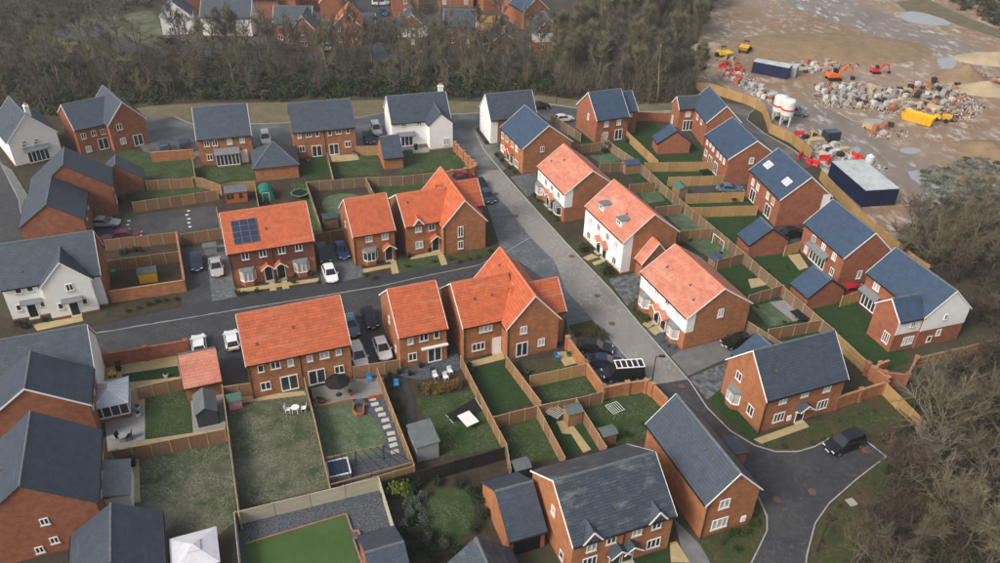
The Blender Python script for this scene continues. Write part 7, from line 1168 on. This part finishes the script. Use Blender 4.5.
def pallets(poly,n,seed,where,weights,dmin=1.25):
    rg=random.Random(seed)
    for p in scatter(poly,n,dmin,seed):
        k=rg.choices(range(5),weights)[0]; m,l=PM[k]; v=rg.randint(0,1); w,d,h=((0.95,0.95,0.9),(1.1,0.9,0.65))[v] if k!=3 else (3.0,1.0,0.6)
        root=empty('material_pallet',T(p[0],p[1],0.02,rg.choice((10,-35,22,-68,50))+rg.uniform(-8,8)),l.replace('the materials yard',where),'pallet',PM[k][0].replace('_',' ')+' stacks in '+where)
        link('load',cached(('pal',k,v),lambda:pallet_mesh(m,w,d,h,k*3+v)),root,Matrix.Diagonal((1,1,rg.choice((1,1,1.4,0.7)),1)))
        link('pallet_base',cached(('palb',w,d),lambda:MB().box(-w/2-0.03,w/2+0.03,-d/2-0.03,d/2+0.03,0.0,0.05).mesh('pallet_base','timber_pale')),root,Matrix())
pallets([(68.18,171.91),(72.23,173.48),(80.90,172.86),(82.62,169.26),(84.24,164.61),(87.14,161.38),(84.40,157.32),(79.33,157.51),(75.94,159.47),(71.01,160.24),(66.04,161.02)],60,71,'the middle materials yard',(6,4,1.6,1.0,1.6)); pallets([(83.07,169.30),(88.38,172.16),(92.91,175.03),(97.67,176.68),(101.12,174.37),(97.50,167.93),(97.93,165.59),(93.16,158.47),(89.53,154.99),(86.76,158.03),(84.38,162.32)],50,72,'the right-hand materials yard',(3,4,2,1,3.5)); pallets([(65.72,185.08),(69.52,186.81),(77.29,188.88),(78.25,186.07),(73.73,180.84),(65.25,180.18)],24,73,'the far row by the excavator',(4,5,1.5,1,1)); pallets([(50.91,188.22),(54.16,189.96),(54.53,181.40),(51.84,171.95),(48.53,172.98)],20,74,'the stack by the silos and dumpers',(2,3,5,0.5,0.5)); pallets([(57.02,142.87),(59.96,144.96),(61.99,139.50),(63.35,134.32),(61.94,133.38),(58.35,134.01)],18,75,'the yard behind the navy store',(2,6,1,1,2)); pallets([(52.29,171.99),(56.47,171.04),(57.38,163.85),(55.55,162.56),(52.12,165.83)],12,76,'the strip along the yellow fence top',(2,6,1,1,2)); pallets([(106.73,185.48),(113.62,180.53),(110.21,173.78),(105.17,177.25)],16,77,'the far right pile beside the sand heaps',(3,3,3,1,2)); pallets([(71.14,148.63),(76.80,150.01),(74.61,145.44),(70.83,145.67)],7,78,'the lone heap in the middle of the mud',(3,5,1,1,1))
# loose debris: offcuts, sheets, blocks, bags, far too many and small to count
def debris(label,poly,n,seed,mats,wt,smin=0.06,smax=0.36):
    rng=np.random.default_rng(seed); b=MB(); pts=scatter(poly,n,0.15,seed); q=MB(); vs=[]; fs=[]; mi=[]
    for p in pts:
        a=rng.uniform(0,math.pi); sx,sy,sz=rng.uniform(smin,smax),rng.uniform(smin,smax)*0.6,rng.uniform(0.05,0.3); c,s=math.cos(a),math.sin(a); t=rng.uniform(-0.15,0.15); k=len(vs)
        for x,y,z in ((-1,-1,0),(1,-1,0),(1,1,0),(-1,1,0),(-1,-1,1),(1,-1,1),(1,1,1),(-1,1,1)): vs.append((p[0]+(x*sx*c-y*sy*s)*0.6,p[1]+(x*sx*s+y*sy*c)*0.6,0.02+z*sz+t*x*z))
        fs+=[tuple(k+i for i in f) for f in ((4,5,6,7),(0,1,5,4),(1,2,6,5),(2,3,7,6),(3,0,4,7))]; mi+=[int(rng.choice(len(mats),p=wt))]*5
    me=bpy.data.meshes.new('site_debris'); me.from_pydata(vs,[],fs)
    for m in mats: me.materials.append(M[m])
    me.polygons.foreach_set('material_index',mi); o=link('site_debris',me); o['kind']='stuff'; o['label']=label; o['category']='debris'
DM=['wrap_white','block_grey','brick_pack','tarp_dark','timber_pale','plastic_blue']; DW=[0.15,0.27,0.14,0.26,0.16,0.02]
debris('loose blocks, sheets and offcuts strewn through the materials yards',[(67.67,173.14),(74.96,174.97),(87.24,172.07),(98.74,178.07),(102.05,174.44),(97.47,163.24),(90.09,153.98),(83.71,155.66),(77.85,156.33),(70.62,159.10),(64.61,159.79)],2200,81,DM,DW); debris('loose materials in the far row by the excavators',[(64.76,185.00),(69.96,188.29),(85.21,190.99),(84.08,186.53),(76.80,181.76),(64.86,178.80)],420,82,DM,DW); debris('loose materials by the dumpers and silos',[(50.58,191.16),(55.24,191.55),(54.90,180.06),(57.38,163.85),(55.39,161.97),(50.72,171.87),(47.91,174.21)],420,83,DM,[0.30,0.2,0.3,0.1,0.08,0.02]); debris('loose materials behind the navy store',[(56.62,144.74),(60.58,146.95),(64.84,134.41),(68.43,129.65),(64.51,128.61),(60.54,132.46),(57.32,136.54)],380,84,DM,[0.4,0.2,0.12,0.18,0.08,0.02]); debris('dark rubble and offcuts on the right of the materials yard',[(95.03,167.75),(100.55,169.36),(100.71,161.21),(94.27,154.26),(89.60,152.91)],420,85,DM,[0.12,0.3,0.12,0.36,0.08,0.02]); debris('rubble by the sand heaps at the right edge',[(106.86,188.34),(115.05,181.99),(109.58,171.24),(105.70,175.99)],300,86,DM,[0.25,0.3,0.25,0.1,0.08,0.02]); debris('scattered rubble in the middle of the mud',[(70.67,150.61),(80.20,147.26),(76.21,142.24),(70.11,143.72)],90,87,DM,DW)
# plastic barriers and drums near the fence
def barrier(label,pos,yaw,m='signal_red',group=None):
    root=empty('site_barrier',T(pos[0],pos[1],0.02,yaw),label,'barrier',group); link('body',cached(('bar',m),lambda:MB().prism([(-0.25,0),(0.25,0),(0.12,0.3),(0.10,1.0),(-0.10,1.0),(-0.12,0.3)],-0.9,0.9).mesh('body',m)),root,Matrix()); link('foot',cached('barf',lambda:MB().box(-0.6,-0.4,-0.35,0.35,0,0.06).box(0.4,0.6,-0.35,0.35,0,0.06).mesh('foot','plastic_black')),root,Matrix())
for i,q in enumerate([(56.48,143.80),(53.77,133.89),(54.56,131.57),(55.17,130.95),(57.78,133.11),(58.25,131.93),(63.75,134.50),(64.02,134.04)]+[(50.36,182.96),(50.13,178.53),(50.81,175.91),(51.54,174.40),(53.54,179.88)]): barrier('red plastic barrier beside the building site fence',q,(i*47)%180,group='red barriers along the site fence')
barrier('yellow plastic barrier beside the building site fence',[(58.69,143.34)][0],70,'plastic_yellow')
p=[(65.55,132.06)][0]; root=empty('water_tank',T(p[0],p[1],0.02),'pale turquoise round tank behind the navy store','tank'); link('tank',MB().lathe([(0.75,0.1),(0.8,0.9),(0.7,1.5),(0.3,1.75)],16).mesh('tank','polycarb'),root,Matrix()); link('cap',MB().lathe([(0.2,1.74),(0.2,1.85)],10).mesh('cap','plastic_white'),root,Matrix())
container('dark green site cabin among white sheets behind the navy store',[(62.07,142.48)][0],15,2.6,1.8,1.7,body='tarp_dark',roof='car_teal'); car('grey pickup beside the mortar silos',[(59.02,154.78)][0],-30,'car_grey','suv')
# spoil heaps
def heap(label,pos,rx,ry,h,m,seed,yaw=0):
    rng=np.random.default_rng(seed); n=26; vs=[]; fs=[]
    for i in range(n+1):
        for j in range(n+1):
            x=-1+2*i/n; y=-1+2*j/n; r=math.hypot(x,y); z=max(0,1-r)**0.85 if r<1 else 0; z*=(1+0.25*math.sin(5*x+seed)*math.cos(4*y)); vs.append((x*rx,y*ry,z*h+rng.uniform(-0.03,0.03)*h*(r<0.95)-0.05))
    for i in range(n):
        for j in range(n):
            a=i*(n+1)+j
            if math.hypot(-1+2*(i+.5)/n,-1+2*(j+.5)/n)<1.0: fs.append((a,a+n+1,a+n+2,a+1))
    me=MB().add(vs,fs).mesh('spoil_heap',m)
    for p_ in me.polygons: p_.use_smooth=True
    o=link('spoil_heap',me,None,T(pos[0],pos[1],0.02,yaw)); tag(o,label,'heap')
heap('brown sand heap on the right of the building site',[(103.92,178.46)][0],7,6,3.2,'spoil',1); heap('pale flat sand heap near the right edge of the site',[(106.10,172.22)][0],8,4.5,1.8,'spoil_pale',2); heap('orange-brown earth heap by the frosted scrub',[(91.02,139.53)][0],7,5,1.6,'spoil',3); heap('long broad earth mound across the back of the site',[(80.91,199.89)][0],26,13,2.2,'spoil',4,5); heap('pale mound beside the wood at the back of the site',[(49.38,197.24)][0],4,3,1.8,'spoil_pale',5); heap('pale heap at the top right of the site',[(117.81,193.62)][0],9,5,2.2,'spoil_pale',6)

# ------------------------------------------------------------------ thin winter haze
hm=bpy.data.materials.new('haze'); hm.use_nodes=True; nt=hm.node_tree; nt.nodes.remove(nt.nodes['Principled BSDF']); pv=nt.nodes.new('ShaderNodeVolumePrincipled'); pv.inputs['Color'].default_value=(0.93,0.95,0.97,1); pv.inputs['Density'].default_value=0.0003; pv.inputs['Anisotropy'].default_value=0.2; nt.links.new(pv.outputs[0],nt.nodes['Material Output'].inputs['Volume'])
o=link('haze',MB().box(-905,905,-155,1405,-1.0,63.0).mesh('haze',hm)); o['kind']='stuff'; o['label']='thin pale winter haze over the whole estate'; o['category']='haze'
